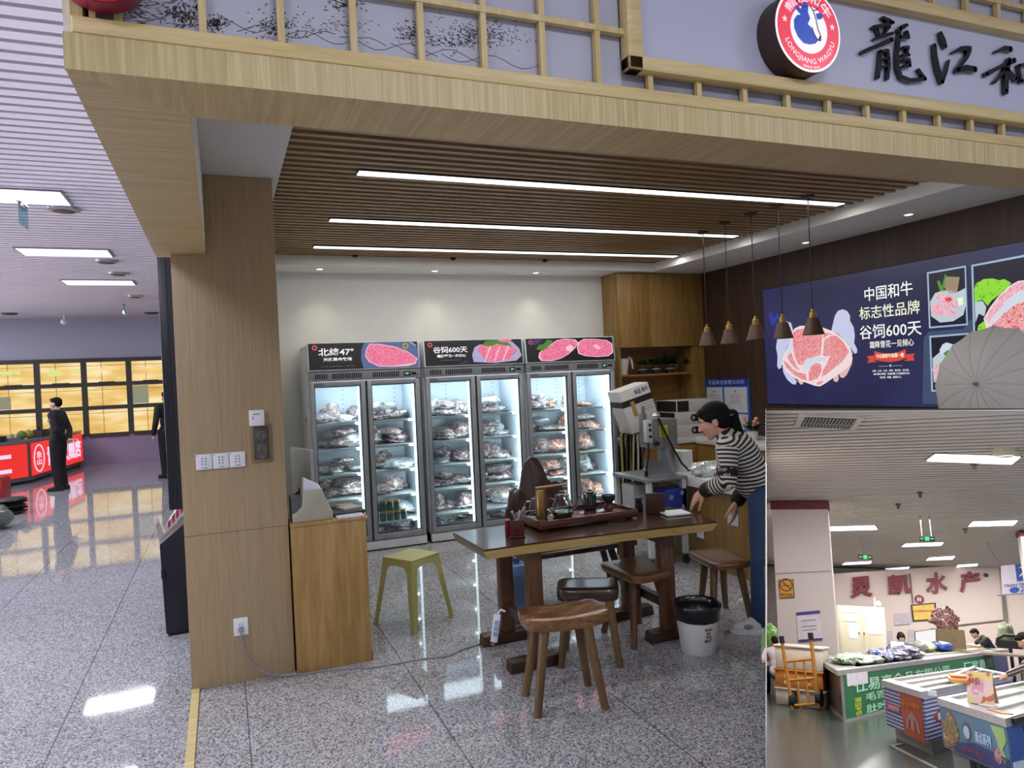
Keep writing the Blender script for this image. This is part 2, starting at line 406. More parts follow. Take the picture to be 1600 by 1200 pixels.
# far hall wall with the row of windows
WX = [-8.05+0.985*k for k in range(9)]; WZ = [0.70, 1.385, 1.965, 2.57]
b = MB(); b.box(-9, 20.4, 2.57, 3.9, 20.6, HALLZ+0.1); b.box(-9, 20.4, 0.0, -8.1, 20.6, 2.57); b.box(-0.1, 20.4, 0, 3.9, 20.6, 2.57)
struct('wall_back', b, M_HALLW)
b = MB(); b.box(-8.1, 20.38, 0, -0.1, 20.6, 0.70); struct('wall_dado', b, M_SILL)
def glow_mat():
    m = bpy.data.materials.new('window_lit_from_behind'); nt, N, L, bb = nodes(m)
    tc = N.new('ShaderNodeTexCoord'); mp = N.new('ShaderNodeMapping'); mp.inputs['Scale'].default_value = (0.8, 1, 3.0); L.new(tc.outputs['Object'], mp.inputs['Vector'])
    n = N.new('ShaderNodeTexNoise'); n.inputs['Scale'].default_value = 1.6; n.inputs['Detail'].default_value = 4; L.new(mp.outputs[0], n.inputs['Vector'])
    r = ramp(N, [(0.3, '#d9ac58'), (0.5, '#eec878'), (0.68, '#fbe6b0')]); L.new(n.outputs['Fac'], r.inputs['Fac'])
    L.new(r.outputs[0], bb.inputs['Emission Color']); bb.inputs['Emission Strength'].default_value = 1.0
    bb.inputs['Base Color'].default_value = (0.05, 0.04, 0.02, 1); bb.inputs['Roughness'].default_value = 0.1
    return m
M_GLOW = glow_mat()
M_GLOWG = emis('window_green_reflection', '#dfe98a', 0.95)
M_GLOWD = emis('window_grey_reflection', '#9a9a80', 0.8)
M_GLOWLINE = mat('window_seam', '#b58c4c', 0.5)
for k in range(8):
    x0, x1 = WX[k], WX[k+1]
    f = MB(); t = 0.062
    f.box(x0-t, 20.33, 0.70, x0+t, 20.45, 2.62)
    if k == 7: f.box(x1-t, 20.33, 0.70, x1+t, 20.45, 2.62)
    for z in WZ: f.box(x0+t, 20.335, z-0.05, x1-t, 20.45, z+0.05)
    f.box((x0+x1)/2-0.18, 20.30, 1.985, (x0+x1)/2+0.18, 20.34, 2.03); 
    fo = struct('window_%d' % (k+1), f, M_WFRAME)
    g = MB()
    for j in range(3): g.box(x0+t, 20.40, WZ[j]+0.05, x1-t, 20.415, WZ[j+1]-0.05)
    obj('pane', g, M_GLOW, fo)
    g = MB(); xm = x0+0.38
    for j in range(3): g.box(xm-0.006, 20.395, WZ[j]+0.05, xm+0.006, 20.40, WZ[j+1]-0.05)
    for j in range(3): g.box(x0+t, 20.395, WZ[j+1]-0.14, x1-t, 20.40, WZ[j+1]-0.13)
    obj('seam', g, M_GLOWLINE, fo)
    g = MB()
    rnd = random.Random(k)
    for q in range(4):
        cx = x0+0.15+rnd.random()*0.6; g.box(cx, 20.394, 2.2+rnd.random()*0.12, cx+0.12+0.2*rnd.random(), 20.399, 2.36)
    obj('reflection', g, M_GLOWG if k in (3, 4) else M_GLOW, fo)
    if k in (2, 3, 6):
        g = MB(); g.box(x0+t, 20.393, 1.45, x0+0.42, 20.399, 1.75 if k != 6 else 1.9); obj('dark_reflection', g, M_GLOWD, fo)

# ---- shop shell
b = MB(); b.box(-0.222, 4.601, 0, 0.325, 7.9, 2.87); struct('wall_left', b, M_WALLW)
b = MB(); b.box(0.20, 7.86, 0, 5.8, 8.0, 2.87); struct('wall_rear', b, M_WALLW)
b = MB(); b.box(5.72, 1.95, 0, 5.86, 7.99, 2.87); struct('wall_right', b, M_BROWNW)
b = MB(); b.box(-0.225, 4.35, 0, 0.325, 4.60, 2.868)
struct('wall_pillar', b, W_PILLAR, 0.002)
b = MB(); b.box(-0.226, 4.3485, 0.8545, 0.326, 4.351, 0.8565); struct('trim_9', b, mat('dark_pillar_seam', '#6b573c', 0.6))  # thin dark brown strip along the pillar's panel seam
# ceilings of the shop
b = MB(); b.box(-0.045, 2.18, 2.87, 0.365, 7.86, 3.05); b.box(4.93, 2.18, 2.87, 5.8, 7.9, 3.05); b.box(0.365, 7.37, 2.87, 4.93, 7.9, 3.05)
struct('ceiling_white', b, M_WHITE)
b = MB(); y = 2.22
while y < 7.33:
    b.box(0.366, y, SLATZ, 4.929, y+0.045, SLATZ+0.05, 0)
    y += 0.1
b.box(0.366, 2.181, SLATZ+0.07, 4.929, 7.369, SLATZ+0.1, 1)
struct('ceiling_slats', b, [W_SLAT, M_SLATGAP])
# beams round the opening
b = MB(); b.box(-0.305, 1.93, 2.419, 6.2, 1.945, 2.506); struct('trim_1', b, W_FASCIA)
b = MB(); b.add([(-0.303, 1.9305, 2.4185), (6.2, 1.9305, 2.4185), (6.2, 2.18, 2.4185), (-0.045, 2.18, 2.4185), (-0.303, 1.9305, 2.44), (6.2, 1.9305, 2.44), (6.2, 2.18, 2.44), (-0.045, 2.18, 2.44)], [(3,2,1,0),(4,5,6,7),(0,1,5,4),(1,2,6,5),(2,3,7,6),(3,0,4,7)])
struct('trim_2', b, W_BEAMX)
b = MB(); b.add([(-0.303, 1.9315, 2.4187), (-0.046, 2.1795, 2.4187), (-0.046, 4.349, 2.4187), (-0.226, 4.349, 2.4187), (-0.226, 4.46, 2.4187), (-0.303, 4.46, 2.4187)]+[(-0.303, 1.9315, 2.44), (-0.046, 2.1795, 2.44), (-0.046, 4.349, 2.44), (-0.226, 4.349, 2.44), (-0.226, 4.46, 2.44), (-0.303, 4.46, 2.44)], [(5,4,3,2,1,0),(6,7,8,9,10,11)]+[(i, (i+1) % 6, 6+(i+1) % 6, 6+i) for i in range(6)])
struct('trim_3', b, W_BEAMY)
b = MB(); b.box(-0.305, 1.945, 2.44, -0.285, 4.46, 3.3); b.box(-0.2, 4.46, 2.88, -0.18, 8.0, 3.3); b.box(-0.06, 2.18, 2.44, -0.046, 4.349, 2.87); b.box(-0.046, 2.165, 2.44, 6.2, 2.18, 3.05); b.box(-0.285, 4.449, 2.45, -0.06, 4.46, 3.0)
b.box(6.19, 1.99, 2.44, 6.2, 8.0, 3.3); b.box(-0.285, 8.001, 2.87, 6.18, 8.01, 3.3); b.box(-0.285, 2.0, 3.06, 6.18, 8.0, 3.08)
struct('wall_attic_light_block', b, M_WHITE)  # beam inner faces, plus unseen sides and roof added to block hall light
# floor strip along the open side and its corner block
b = MB(); b.box(-0.225, -1.0, 0, -0.185, 4.349, 0.012); struct('trim_4', b, W_PINE)
# moulding, post and lattice of the sign storey
b = MB(); b.box(-0.285, 1.925, 2.506, 6.2, 1.985, 2.545); struct('trim_5', b, W_PINE, 0.003)
b = MB(); b.box(-0.288, 1.93, 2.546, -0.262, 1.99, 3.3); b.box(-0.249, 1.927, 2.546, -0.235, 1.99, 3.3); struct('trim_6', b, W_PINEZ)
FX0, FX1 = 1.225, 1.281
b = MB(); t = 0.009
xs = [-0.19+0.1885*k for k in range(0, 36)]
for x in xs:
    if x < 1.2: b.box(x-t, 1.945, 2.545, x+t, 1.965, 3.3)
    else: b.box(x-t, 1.945, 2.545, x+t, 1.965, 2.61); b.box(x-t, 1.945, 3.01, x+t, 1.965, 3.3)
b.box(-0.235, 1.943, 2.716, FX0+0.01, 1.963, 2.734); b.box(-0.235, 1.943, 2.90, FX0+0.01, 1.963, 2.918)
b.box(FX0, 1.943, 3.09, 6.2, 1.963, 3.108)
struct('trim_7', b, W_PINEZ)

# ---- painted panels behind the lattice
M_PAPER = mat('pale_silk_paper', '#b9bacb', 0.55, var=0.04, scale=1.5)
M_INK = mat('ink_wash', '#4a4a4c', 0.8); M_INK2 = mat('pale_ink_wash', '#85858c', 0.8)
M_INKBG = mat('cloudy_ink_wash', '#8f8fa0', 0.6, var=0.25, scale=5)
b = MB(); b.box(-0.235, 1.972, 2.546, 1.224, 1.98, 3.29)
o = obj('painted_panel', b, M_PAPER); tag(o, 'pale paper panel painted with ink hills and trees behind the wooden lattice', 'painting')
b = MB(); rnd = random.Random(3)
def strokes(mb, cx, cy, rx, ry, n, ln, wd, ang, jit):
    for i in range(n):
        px = cx+rnd.gauss(0, rx); py = cy+rnd.gauss(0, ry)
        p = onY(px, py, 1.9715)
        if p.z < 2.55 or p.x > 1.2 or p.x < -0.22: continue
        a = ang+rnd.uniform(-jit, jit); d = V((math.cos(a), 0, math.sin(a))); q = V((-d.z, 0, d.x))
        l = ln*rnd.uniform(0.5, 1.3); ww = wd*rnd.uniform(0.6, 1.2)
        mb.add([p-d*l, p+q*ww, p+d*l, p-q*ww], [(0, 1, 2, 3)])
strokes(b, 285, 22, 16, 10, 170, 0.007, 0.0018, 0.9, 1.2); strokes(b, 338, 36, 9, 6, 90, 0.006, 0.0018, 0.9, 1.2)
strokes(b, 432, 42, 22, 12, 150, 0.006, 0.0016, 0.6, 0.9); strokes(b, 538, 6, 16, 6, 90, 0.006, 0.0018, -0.4, 0.7)
strokes(b, 745, 55, 32, 12, 330, 0.0055, 0.0016, -0.5, 0.7); strokes(b, 645, 50, 12, 8, 110, 0.006, 0.0018, -0.4, 0.8)
strokes(b, 700, 66, 40, 6, 90, 0.007, 0.0012, -0.2, 0.3); strokes(b, 225, 20, 20, 14, 110, 0.008, 0.0012, 0.0, 0.3); strokes(b, 520, 40, 40, 6, 70, 0.006, 0.0012, -0.3, 0.3)
for q in range(7):
    pts = [onY(210+q*80+i*14, 20+q*11+8*math.sin(i*0.9+q)+i*1.5, 1.9715) for i in range(12)]
    for p, r_ in zip(pts, pts[1:]):
        if p.z > 2.552 and r_.z > 2.552 and r_.x < 1.2: b.bar(p, r_, 0.0016, 0.001)
obj('ink_drawing', b, M_INK, o)
b = MB(); b.box(1.224, 1.972, 2.546, 6.18, 1.98, 2.65)
o = obj('painted_panel', b, M_INKBG); tag(o, 'long cloudy grey painted strip under the signboard frame', 'painting')
b = MB(); b.box(1.224, 1.972, 3.0, 6.18, 1.98, 3.29)
o = obj('painted_panel', b, M_PAPER); tag(o, 'pale painted strip above the signboard frame', 'painting')

# ---- signboard: panel in a pine frame, logo disc, raised characters
M_BOARD = mat('pale_lilac_signboard', '#c3c5db', 0.4, var=0.02, scale=1)
sb = thing('signboard', 'wide pale lilac shop signboard in a pine frame above the opening', 'sign', (1.225, 1.97, 2.602))
b = MB(); b.box(0.05, -0.008, 0.044, 4.9, 0.0, 0.37); obj('panel', b, M_BOARD, sb)
b = MB()
for (x0, z0, x1, z1) in ((0, 0, 0.056, 0.416), (0.0, 0, 4.95, 0.046), (0, 0.368, 4.95, 0.416)):
    b.box(x0, -0.048, z0, x1, 0.002, z1)
obj('frame', b, W_PINE, sb, 0.006)
# logo lightbox
LC = onY(1263, 47, 1.872); LR = 0.1435
M_LRED = emis('sign_red_lit', '#f0435c', 0.95); M_LWH = emis('sign_white_lit', '#f7f4fb', 1.0); M_LBLUE = emis('sign_blue_lit', '#3457c4', 0.85)
M_DARKB = mat('dark_brown_can', '#3a2420', 0.4)
lg = thing('round_sign', 'round lit logo sign with a blue cow head in a red ring', 'sign', tuple(LC))
b = MB(); b.cyl((0, 0.001, 0), (0, 0.09, 0), LR, LR, 48); obj('case', b, M_DARKB, lg)
def disc(r0, r1, yy, n=64):
    m_ = MB(); m_.cyl((0, yy, 0), (0, yy+0.0015, 0), r1, r1, n); return m_
obj('rim', disc(0, LR, -0.001), M_LWH, lg); obj('ring', disc(0, LR*0.945, -0.0025), M_LRED, lg); obj('field', disc(0, LR*0.565, -0.004), M_LWH, lg)
def bend_text(name, s, rad, a0, a1, h, m, parent, yy, inward):
    o = txt(name, s, (0, 0, 0), (1, 0, 0), (0, 0, 1), 1.0, h, m, parent, 0.001, 0.01)
    for v in o.data.vertices:
        a = a0+(a1-a0)*v.co.x; rr = rad-v.co.z if inward else rad+v.co.z
        v.co = V((rr*math.cos(a), yy+v.co.y*1.0, rr*math.sin(a)))
    return o
D = PI/180
M_LPALE = emis('sign_pale_pink_lit', '#ffd6e6', 1.0)
bend_text('lettering', 'LONGJIANG WAGYU', LR*0.86, 203*D, 343*D, LR*0.17, M_LPALE, lg, -0.0045, True)
bend_text('lettering', '龍江和牛', LR*0.64, 150*D, 30*D, LR*0.24, M_LPALE, lg, -0.0045, False)
bend_text('lettering', 'SINCE 2012', LR*0.93, 255*D, 288*D, LR*0.06, M_LPALE, lg, -0.0045, True)
b = MB()
for a in (168, 12):
    cx, cz = LR*0.75*math.cos(a*D), LR*0.75*math.sin(a*D)
    poly = [((0.085 if i % 2 == 0 else 0.036)*LR*math.cos(PI/2+i*PI/5), (0.085 if i % 2 == 0 else 0.036)*LR*math.sin(PI/2+i*PI/5)) for i in range(10)]
    b.prism(poly, (cx, -0.0048, cz), (1, 0, 0), (0, 0, 1), (0, 0.0015, 0))
obj('star', b, M_LPALE, lg)
def lp(pts): return [((x-255)/200*LR*0.98/1.0, (205-y)/205*LR*0.98) for x, y in pts]   # traced in quarter pixels about the disc centre
b = MB()
b.prism(lp([(165,90),(205,110),(230,65),(255,85),(250,120),(262,150),(245,180),(262,190),(280,215),(300,240),(312,250),(290,270),(255,280),(215,278),(180,250),(160,210),(160,170),(180,145),(205,140),(180,120)]), (0, -0.0055, 0), (1, 0, 0), (0, 0, 1), (0, 0.0012, 0))
b.prism(lp([(300,120),(330,112),(348,122),(335,142),(308,148)]), (0, -0.0055, 0), (1, 0, 0), (0, 0, 1), (0, 0.0012, 0))
obj('cow_head', b, M_LBLUE, lg)
M_INKB = emis('sign_navy_lit', '#2b2f5a', 0.5)
b = MB()
for pts in ([(165,40),(185,80),(215,95),(240,95)], [(330,55),(320,85),(300,105),(280,105)], [(262,85),(285,110),(300,150),(310,200),(325,225),(325,250)], [(270,190),(285,225),(300,250)]):
    q = [V((x, -0.0052, z)) for x, z in lp(pts)]
    b.tube(q, LR*0.011, 6)
b.prism(lp([(318,228),(330,232),(322,256),(308,252)]), (0, -0.0057, 0), (1, 0, 0), (0, 0, 1), (0, 0.0012, 0))
obj('outline', b, M_INKB, lg)
# brush characters standing proud of the board (each one a thing)
M_LACQ = mat('black_gloss_lacquer', '#0d0d10', 0.12, var=0.0, coat=0.6)
def brush(name, label, strokes_, group):
    mb = MB(); Y0, Y1 = 1.944, 1.958
    for st in strokes_:
        pts = [onY(1200+x/4, y/4, Y0) for x, y, w_ in st]; ws = [w_/4*0.00188/2*1.22 for x, y, w_ in st]
        # densify
        P_, W_ = [], []
        for i in range(len(pts)-1):
            for k in range(4):
                t_ = k/4; P_.append(pts[i].lerp(pts[i+1], t_)); W_.append(ws[i]*(1-t_)+ws[i+1]*t_)
        P_.append(pts[-1]); W_.append(ws[-1])
        L_, R_ = [], []
        for i, p in enumerate(P_):
            d = (P_[min(i+1, len(P_)-1)]-P_[max(i-1, 0)]); d.y = 0; d.normalize(); n_ = V((-d.z, 0, d.x))
            L_.append(p+n_*W_[i]); R_.append(p-n_*W_[i])
        for i in range(len(P_)-1):
            q = [L_[i], R_[i], R_[i+1], L_[i+1]]; back = [V((p.x, Y1, p.z)) for p in q]
            mb.add(q+back, [(0,1,2,3),(7,6,5,4),(0,4,5,1),(1,5,6,2),(2,6,7,3),(3,7,4,0)])
        for p, w_ in ((P_[0], W_[0]), (P_[-1], W_[-1])):
            mb.cyl((p.x, Y0, p.z), (p.x, Y1, p.z), w_, w_, 10)
    c = sum((V(v) for v in mb.v), V())/len(mb.v)
    o = obj(name, mb, M_LACQ, None, sharp=30); return tag(o, label, 'sign letter', group)
brush('sign_character', 'black brush character 龍 at the left of the signboard row', [
 [(722,108,20),(768,132,30)], [(662,168,22),(720,158,26),(786,138,22)], [(685,180,24),(700,215,18)], [(762,165,22),(735,200,16)], [(672,240,16),(735,220,24),(780,208,20)],
 [(596,325,28),(650,300,26),(720,272,30),(776,246,34)], [(708,318,20),(704,400,26),(692,482,22)], [(708,322,16),(752,312,26),(760,400,26),(752,488,22)], [(716,370,14),(752,364,14)], [(714,415,14),(752,408,14)],
 [(818,188,22),(850,164,30),(872,155,20)], [(832,165,14),(822,240,26),(812,330,26),(814,420,28),(836,480,30),(890,502,30),(985,492,24)], [(945,432,16),(985,492,26)], [(828,230,24),(884,232,24),(872,196,20)], [(846,296,18),(882,292,22),(870,332,20)], [(840,345,18),(884,342,22)], [(842,376,16),(886,370,24),(890,404,22)], [(842,416,18),(890,408,24)]], 'brush characters on the signboard')
brush('sign_character', 'black brush character 江 in the middle of the signboard row', [
 [(1084,205,26),(1098,250,46),(1112,288,30)], [(1045,280,26),(1050,350,34),(1066,430,40),(1090,512,26)], [(1136,374,10),(1118,440,24),(1092,510,30)], [(1162,326,16),(1210,302,30),(1268,300,36),(1248,350,32),(1188,432,28)], [(1184,442,26),(1240,424,44),(1298,432,42)]], 'brush characters on the signboard')
brush('sign_character', 'black brush character 和 at the cut right end of the signboard row', [
 [(1428,322,16),(1480,298,30),(1520,306,42)], [(1368,462,34),(1450,418,26),(1542,376,40)], [(1512,372,36),(1494,450,48),(1492,572,40)], [(1490,430,24),(1420,514,18)], [(1500,430,26),(1556,496,34)], [(1572,410,22),(1586,508,26)], [(1572,408,20),(1640,396,26),(1630,500,26)], [(1586,504,20),(1632,496,20)]], 'brush characters on the signboard')
# second disc sign at the top left corner, cut by the top of the photo
c2 = V((-0.218, 1.87, 2.66)); r2 = 0.1035
M_CRIM = emis('sign_crimson_lit', '#a80820', 0.62)
l2 = thing('round_sign', 'crimson round sign with a thin white circle at the top left post', 'sign', tuple(c2))
b = MB(); b.cyl((0, 0.001, 0), (0, 0.055, 0), r2, r2, 48); obj('case', b, mat('magenta_can', '#7a0f35', 0.35), l2)
obj('face', disc(0, r2*0.985, -0.001), M_CRIM, l2)
b = MB(); n = 64
ring = [(r2*k*math.cos(2*PI*i/n), -0.0015, r2*k*math.sin(2*PI*i/n)) for k in (0.875, 0.90) for i in range(n)]
b.add(ring, [(i, (i+1) % n, n+(i+1) % n, n+i) for i in range(n)]); obj('circle', b, emis('sign_pink_line_lit', '#e9a0b0', 0.9), l2)
b = MB(); b.ell((0.02, -0.001, -0.035), (0.03, 0.0015, 0.018)); obj('emblem', b, M_LWH, l2)
# ================================================================== LIGHT FITTINGS
M_TUBE = emis('strip_diffuser_lit', '#ffffff', 2.2)
M_PANELL = emis('panel_diffuser_lit', '#f2f7ff', 1.6)
sl_where = ['nearest the opening', 'in the middle of the three', 'nearest the fridges']
for (x0, x1, y), wh in zip(STRIPS, sl_where):
    t = thing('strip_light', 'long white strip light let into the brown slat ceiling, ' + wh, 'ceiling light', ((x0+x1)/2, y, SLATZ), 0, 'strip lights in the slat ceiling')
    h = (x1-x0)/2
    b = MB(); b.box(-h, -0.046, -0.012, h, 0.046, -0.001); obj('housing', b, M_BLACK, t)
    b = MB(); b.box(-h+0.005, -0.043, -0.017, h-0.005, 0.043, -0.0115); obj('diffuser', b, M_TUBE, t)
hall_seen = {(-1.84, 5.0): 'hall ceiling panel light cut by the left edge, highest of the column', (-1.84, 8.1): 'second hall ceiling panel light from the top, beside the round speaker', (-1.84, 11.1): 'third hall ceiling panel light from the top', (-1.84, 13.95): 'smallest hall ceiling panel light, farthest away'}
for x, y in HALL_LAMPS:
    t = thing('panel_light', hall_seen.get((x, y), 'unseen white panel light added in the hall ceiling outside the view'), 'ceiling light', (x, y, HALLZ), 0, 'panel lights of the hall')
    b = MB(); b.box(-0.54, -0.28, -0.012, 0.54, 0.28, 0.02); obj('frame', b, mat('grey_light_frame', '#6e7078', 0.4), t)
    b = MB(); b.box(-0.515, -0.255, -0.018, 0.515, 0.255, -0.010); obj('diffuser', b, M_PANELL, t)
dl_lab = ['leftmost downlight above the fridges', 'middle downlight above the fridges', 'right downlight above the fridges, beside the wall cabinet', 'downlight in the white strip beside the brown wall, the deeper one', 'downlight in the white strip beside the brown wall, the nearer one']
M_SPOTW = emis('downlight_lit', '#fff3d0', 3.0)
for (x, y), lb in zip(DOWNL, dl_lab):
    t = thing('downlight', lb, 'downlight', (x, y, 2.87), 0, 'recessed downlights of the shop')
    b = MB(); b.lathe([(0.034, 0.0), (0.046, -0.004), (0.05, 0.0)], n=20); obj('trim_ring', b, M_WHITE, t)
    b = MB(); b.cyl((0, 0, -0.001), (0, 0, -0.003), 0.032, n=20); obj('lens', b, M_SPOTW, t)
# round speakers, exit signs and smoke heads under the hall ceiling
M_GREYP = mat('grey_plastic', '#77777c', 0.5); M_DKG = mat('dark_grille', '#3c3a3c', 0.6)
for (px, py, lb) in ((100, 329, 'largest round ceiling speaker, below the second panel light'), (167, 410, 'round ceiling speaker just below the third panel light'), (185, 429, 'round ceiling speaker just above the smallest panel light'), (212, 464, 'small round ceiling speaker beyond the panel lights')):
    p = fl(px, py, HALLZ-0.02)
    t = thing('ceiling_speaker', lb, 'speaker', (p.x, p.y, HALLZ), 0, 'round speakers in the hall ceiling')
    b = MB(); b.lathe([(0.15, 0), (0.15, -0.02), (0.12, -0.03)], n=28); obj('bezel', b, M_CHROME, t)
    b = MB(); b.lathe([(0.118, -0.026), (0.09, -0.034), (0.0, -0.036)], n=28); obj('grille', b, M_DKG, t)
for (px, py, lb) in ((15, 491, 'small dark ceiling lamp low at the left edge by the far wall'), (237, 490, 'small dark ceiling lamp by the far wall beside the wooden beam')):
    p = fl(px, py, HALLZ-0.02); b = MB(); b.lathe([(0.17, 0), (0.13, -0.03), (0.0, -0.035)], (p.x, p.y, HALLZ), 24)
    tag(obj('ceiling_lamp', b, M_DKG), lb, 'ceiling light')
for (px, py, lb, s) in ((35, 318, 'hanging glass exit sign near the upper panel light', 1.0), (193, 474, 'small hanging glass exit sign by the far wall', 0.9)):
    p = fl(px, py-14 if s == 1 else py-6, HALLZ)
    t = thing('exit_sign', lb, 'sign', (p.x, p.y, HALLZ), 0, 'hanging exit signs')
    b = MB(); b.box(-0.012, -0.13*s, -0.30, 0.012, 0.13*s, -0.10); obj('plate', b, glass('aqua_plate', '#a8e0e0', 0.05, 0.6), t)
    b = MB(); b.box(-0.02, -0.14*s, -0.10, 0.02, 0.14*s, -0.085); obj('rail', b, M_CHROME, t)
    for k in (-1, 1):
        b = MB(); b.cyl((0, k*0.1*s, -0.09), (0, k*0.1*s, 0), 0.006, n=6); obj('rod', b, M_CHROME, t)
p = onY(101, 488, 19.6); b = MB(); b.cyl((p.x, p.y, HALLZ), (p.x, p.y, HALLZ-0.10), 0.03); b.ell((p.x, p.y-0.03, HALLZ-0.15), (0.09, 0.12, 0.07))
tag(obj('security_camera', b, mat('white_plastic', '#e6e6e8', 0.4)), 'small white security camera under the hall ceiling by the far wall', 'camera')
for px, py, lb in ((555, 401, 'small black sensor at the left of the slat ceiling edge'), (707, 406, 'small black sensor at the middle of the slat ceiling edge'), (850, 409, 'small black sensor right of the middle, by the slat ceiling edge')):
    p = fl(px, py, SLATZ-0.015); b = MB(); b.lathe([(0.03, 0.012), (0.03, -0.01), (0.012, -0.02)], (p.x, min(p.y, 7.32), SLATZ-0.004), 14)
    tag(obj('ceiling_sensor', b, M_BLACK), lb, 'sensor', 'black sensors on the slat ceiling')
# five pendants
M_SHADE = mat('brown_metal_shade', '#4d3429', 0.45, var=0.05); M_SHADEIN = mat('shade_inside', '#8a7258', 0.4)
tops = [(1098, 362), (1132, 347), (1173, 333), (1215, 320), (1262, 306)]
bots = [(1106, 540), (1141, 537), (1178, 531), (1220, 529), (1268.5, 523)]
whr = ['leftmost and smallest of the five', 'second from the left', 'middle one of the five', 'fourth from the left, before the hand on the poster', 'rightmost and largest of the five, before the meat on the poster']
for (a, c, wh) in zip(tops, bots, whr):
    p = fl(a[0], a[1], SLATZ); q = onY(c[0], c[1], p.y)
    L_ = SLATZ-q.z
    t = thing('pendant_lamp', 'brown cone pendant lamp, ' + wh, 'pendant lamp', (p.x, p.y, SLATZ), 0, 'pendant lamps over the counter')
    b = MB(); b.lathe([(0.05, 0.0), (0.05, -0.018), (0.0, -0.022)], n=20); obj('canopy', b, M_SHADE, t)
    b = MB(); b.cyl((0, 0, -0.015), (0, 0, -L_+0.19), 0.004, n=6); obj('cord', b, M_BLACK, t)
    b = MB(); b.lathe([(0.0, -L_+0.205), (0.012, -L_+0.20), (0.014, -L_+0.178), (0.026, -L_+0.172), (0.03, -L_+0.125), (0.0, -L_+0.122)], n=18); obj('cap', b, M_BRASS, t)
    b = MB(); b.lathe([(0.0, -L_+0.132), (0.042, -L_+0.13), (0.082, -L_), (0.078, -L_), (0.039, -L_+0.124), (0.0, -L_+0.126)], n=28); obj('lamp_shade', b, M_SHADE, t)

# ================================================================== ON THE PILLAR
M_PLW = mat('white_switch_plastic', '#eceaf0', 0.35, var=0.01); M_PLG = mat('grey_lettering', '#5a5a62', 0.6)
Yp = 4.349
for k, lb in enumerate(('left plate of the row of three white switches', 'middle plate of the row of three white switches', 'right plate of the row of three white switches')):
    x0 = -0.149+0.0870*k
    t = thing('wall_switch', lb, 'switch', (x0+0.0425, Yp, 1.262), 0, 'white switch plates on the pillar')
    b = MB(); b.box(-0.042, -0.012, -0.043, 0.042, 0.0, 0.043); obj('plate', b, M_PLW, t, 0.003)
    b = MB()
    for i in range(3):
        for j in range(2): b.box(-0.012+j*0.018, -0.0135, -0.016+i*0.016, -0.006+j*0.018, -0.0115, -0.009+i*0.016)
    b.box(-0.012, -0.0135, -0.034, 0.016, -0.0115, -0.031); b.box(-0.038, -0.0135, 0.034, -0.03, -0.0115, 0.037)
    part_label(obj('marking', b, M_PLG, t), 'small grey dots and line')
t = thing('access_box', 'small white plastic box on the pillar above the grey grille', 'box', (0.18, Yp, 1.49))
b = MB(); b.box(-0.041, -0.035, -0.045, 0.041, 0, 0.045); obj('casing', b, M_PLW, t, 0.004)
b = MB(); b.box(-0.024, -0.0362, -0.004, -0.020, -0.0345, 0.01); b.box(-0.024, -0.0362, -0.006, -0.012, -0.0345, -0.004); b.box(-0.02, -0.0362, 0.02, 0.02, -0.0345, 0.024); obj('print', b, M_PLG, t)
t = thing('wall_grille', 'grey metal grille plate with round patterns in a brass frame on the pillar', 'grille', (0.2, Yp, 1.342))
b = MB(); b.box(-0.056, -0.008, -0.108, 0.056, 0, 0.108); obj('frame', b, mat('dull_brass_frame', '#8d7650', 0.4, 0.3), t, 0.002)
b = MB(); b.box(-0.043, -0.011, -0.092, 0.043, -0.007, 0.096); obj('plate', b, mat('dark_pewter', '#55524e', 0.45, 0.5), t, 0.002)
M_PEW = mat('pale_pewter', '#87827a', 0.4, 0.4)
for z in (0.045, -0.03):
    b = MB()
    for rr in (0.013, 0.024):
        b.tube([(rr*math.cos(i*PI/10), -0.012, z+rr*math.sin(i*PI/10)) for i in range(21)], 0.0018, 6)
    for i in range(4): b.bar((-0.02+0.013*i, -0.012, z-0.005), (-0.014+0.013*i, -0.012, z+0.008), 0.003, 0.003)
    obj('rosette', b, M_PEW, t)
b = MB()
for i in range(5): b.bar((-0.024, -0.012, -0.06-0.005*i), (0.024, -0.012, -0.06-0.005*i), 0.0015, 0.002)
b.cyl((0, -0.013, -0.082), (0, -0.010, -0.082), 0.006, n=10); obj('louvre', b, M_PEW, t)
OUT = V((0.043, Yp, 0.315))
t = thing('wall_outlet', 'white power outlet low on the wooden pillar', 'outlet', tuple(OUT))
b = MB(); b.box(-0.039, -0.01, -0.05, 0.039, 0, 0.05); obj('plate', b, M_PLW, t, 0.003)
b = MB(); b.box(-0.009, -0.0115, 0.008, -0.006, -0.0095, 0.02); b.box(0.006, -0.0115, 0.008, 0.009, -0.0095, 0.02); obj('socket', b, M_PLG, t)

# ================================================================== FRIDGES
M_FR = mat('silver_grey_steel', '#9a9da3', 0.38, 0.25); M_FRW = mat('white_enamel', '#d9dade', 0.35); M_FRIN = mat('cool_white_liner', '#c8d3dd', 0.4, var=0.02)
M_FRSH = mat('frosted_shelf_edge', '#f0f7f9', 0.3); M_GLASS = glass('fridge_glass', '#eef6f8', 0.02, 0.08)
M_DOORG = mat('dark_gasket', '#26282c', 0.5); M_LED = emis('fridge_led', '#eefaff', 3.2)
M_HBLK = emis('header_black_print', '#1b1b1f', 0.9); M_HWHT = emis('header_white_print', '#f4f2f6', 0.95); M_HRED = emis('header_red_print', '#d8606a', 0.9)
M_HMEAT = marble('header_pink_meat', '#e5306c', '#ee5f90', '#ffe0ea', 60, 0.95, (0.475, 0.525)); M_HFAT = emis('header_fat_print', '#f7c9d6', 0.95); M_HDISH = emis('header_blue_dish', '#6f7fb8', 0.6)
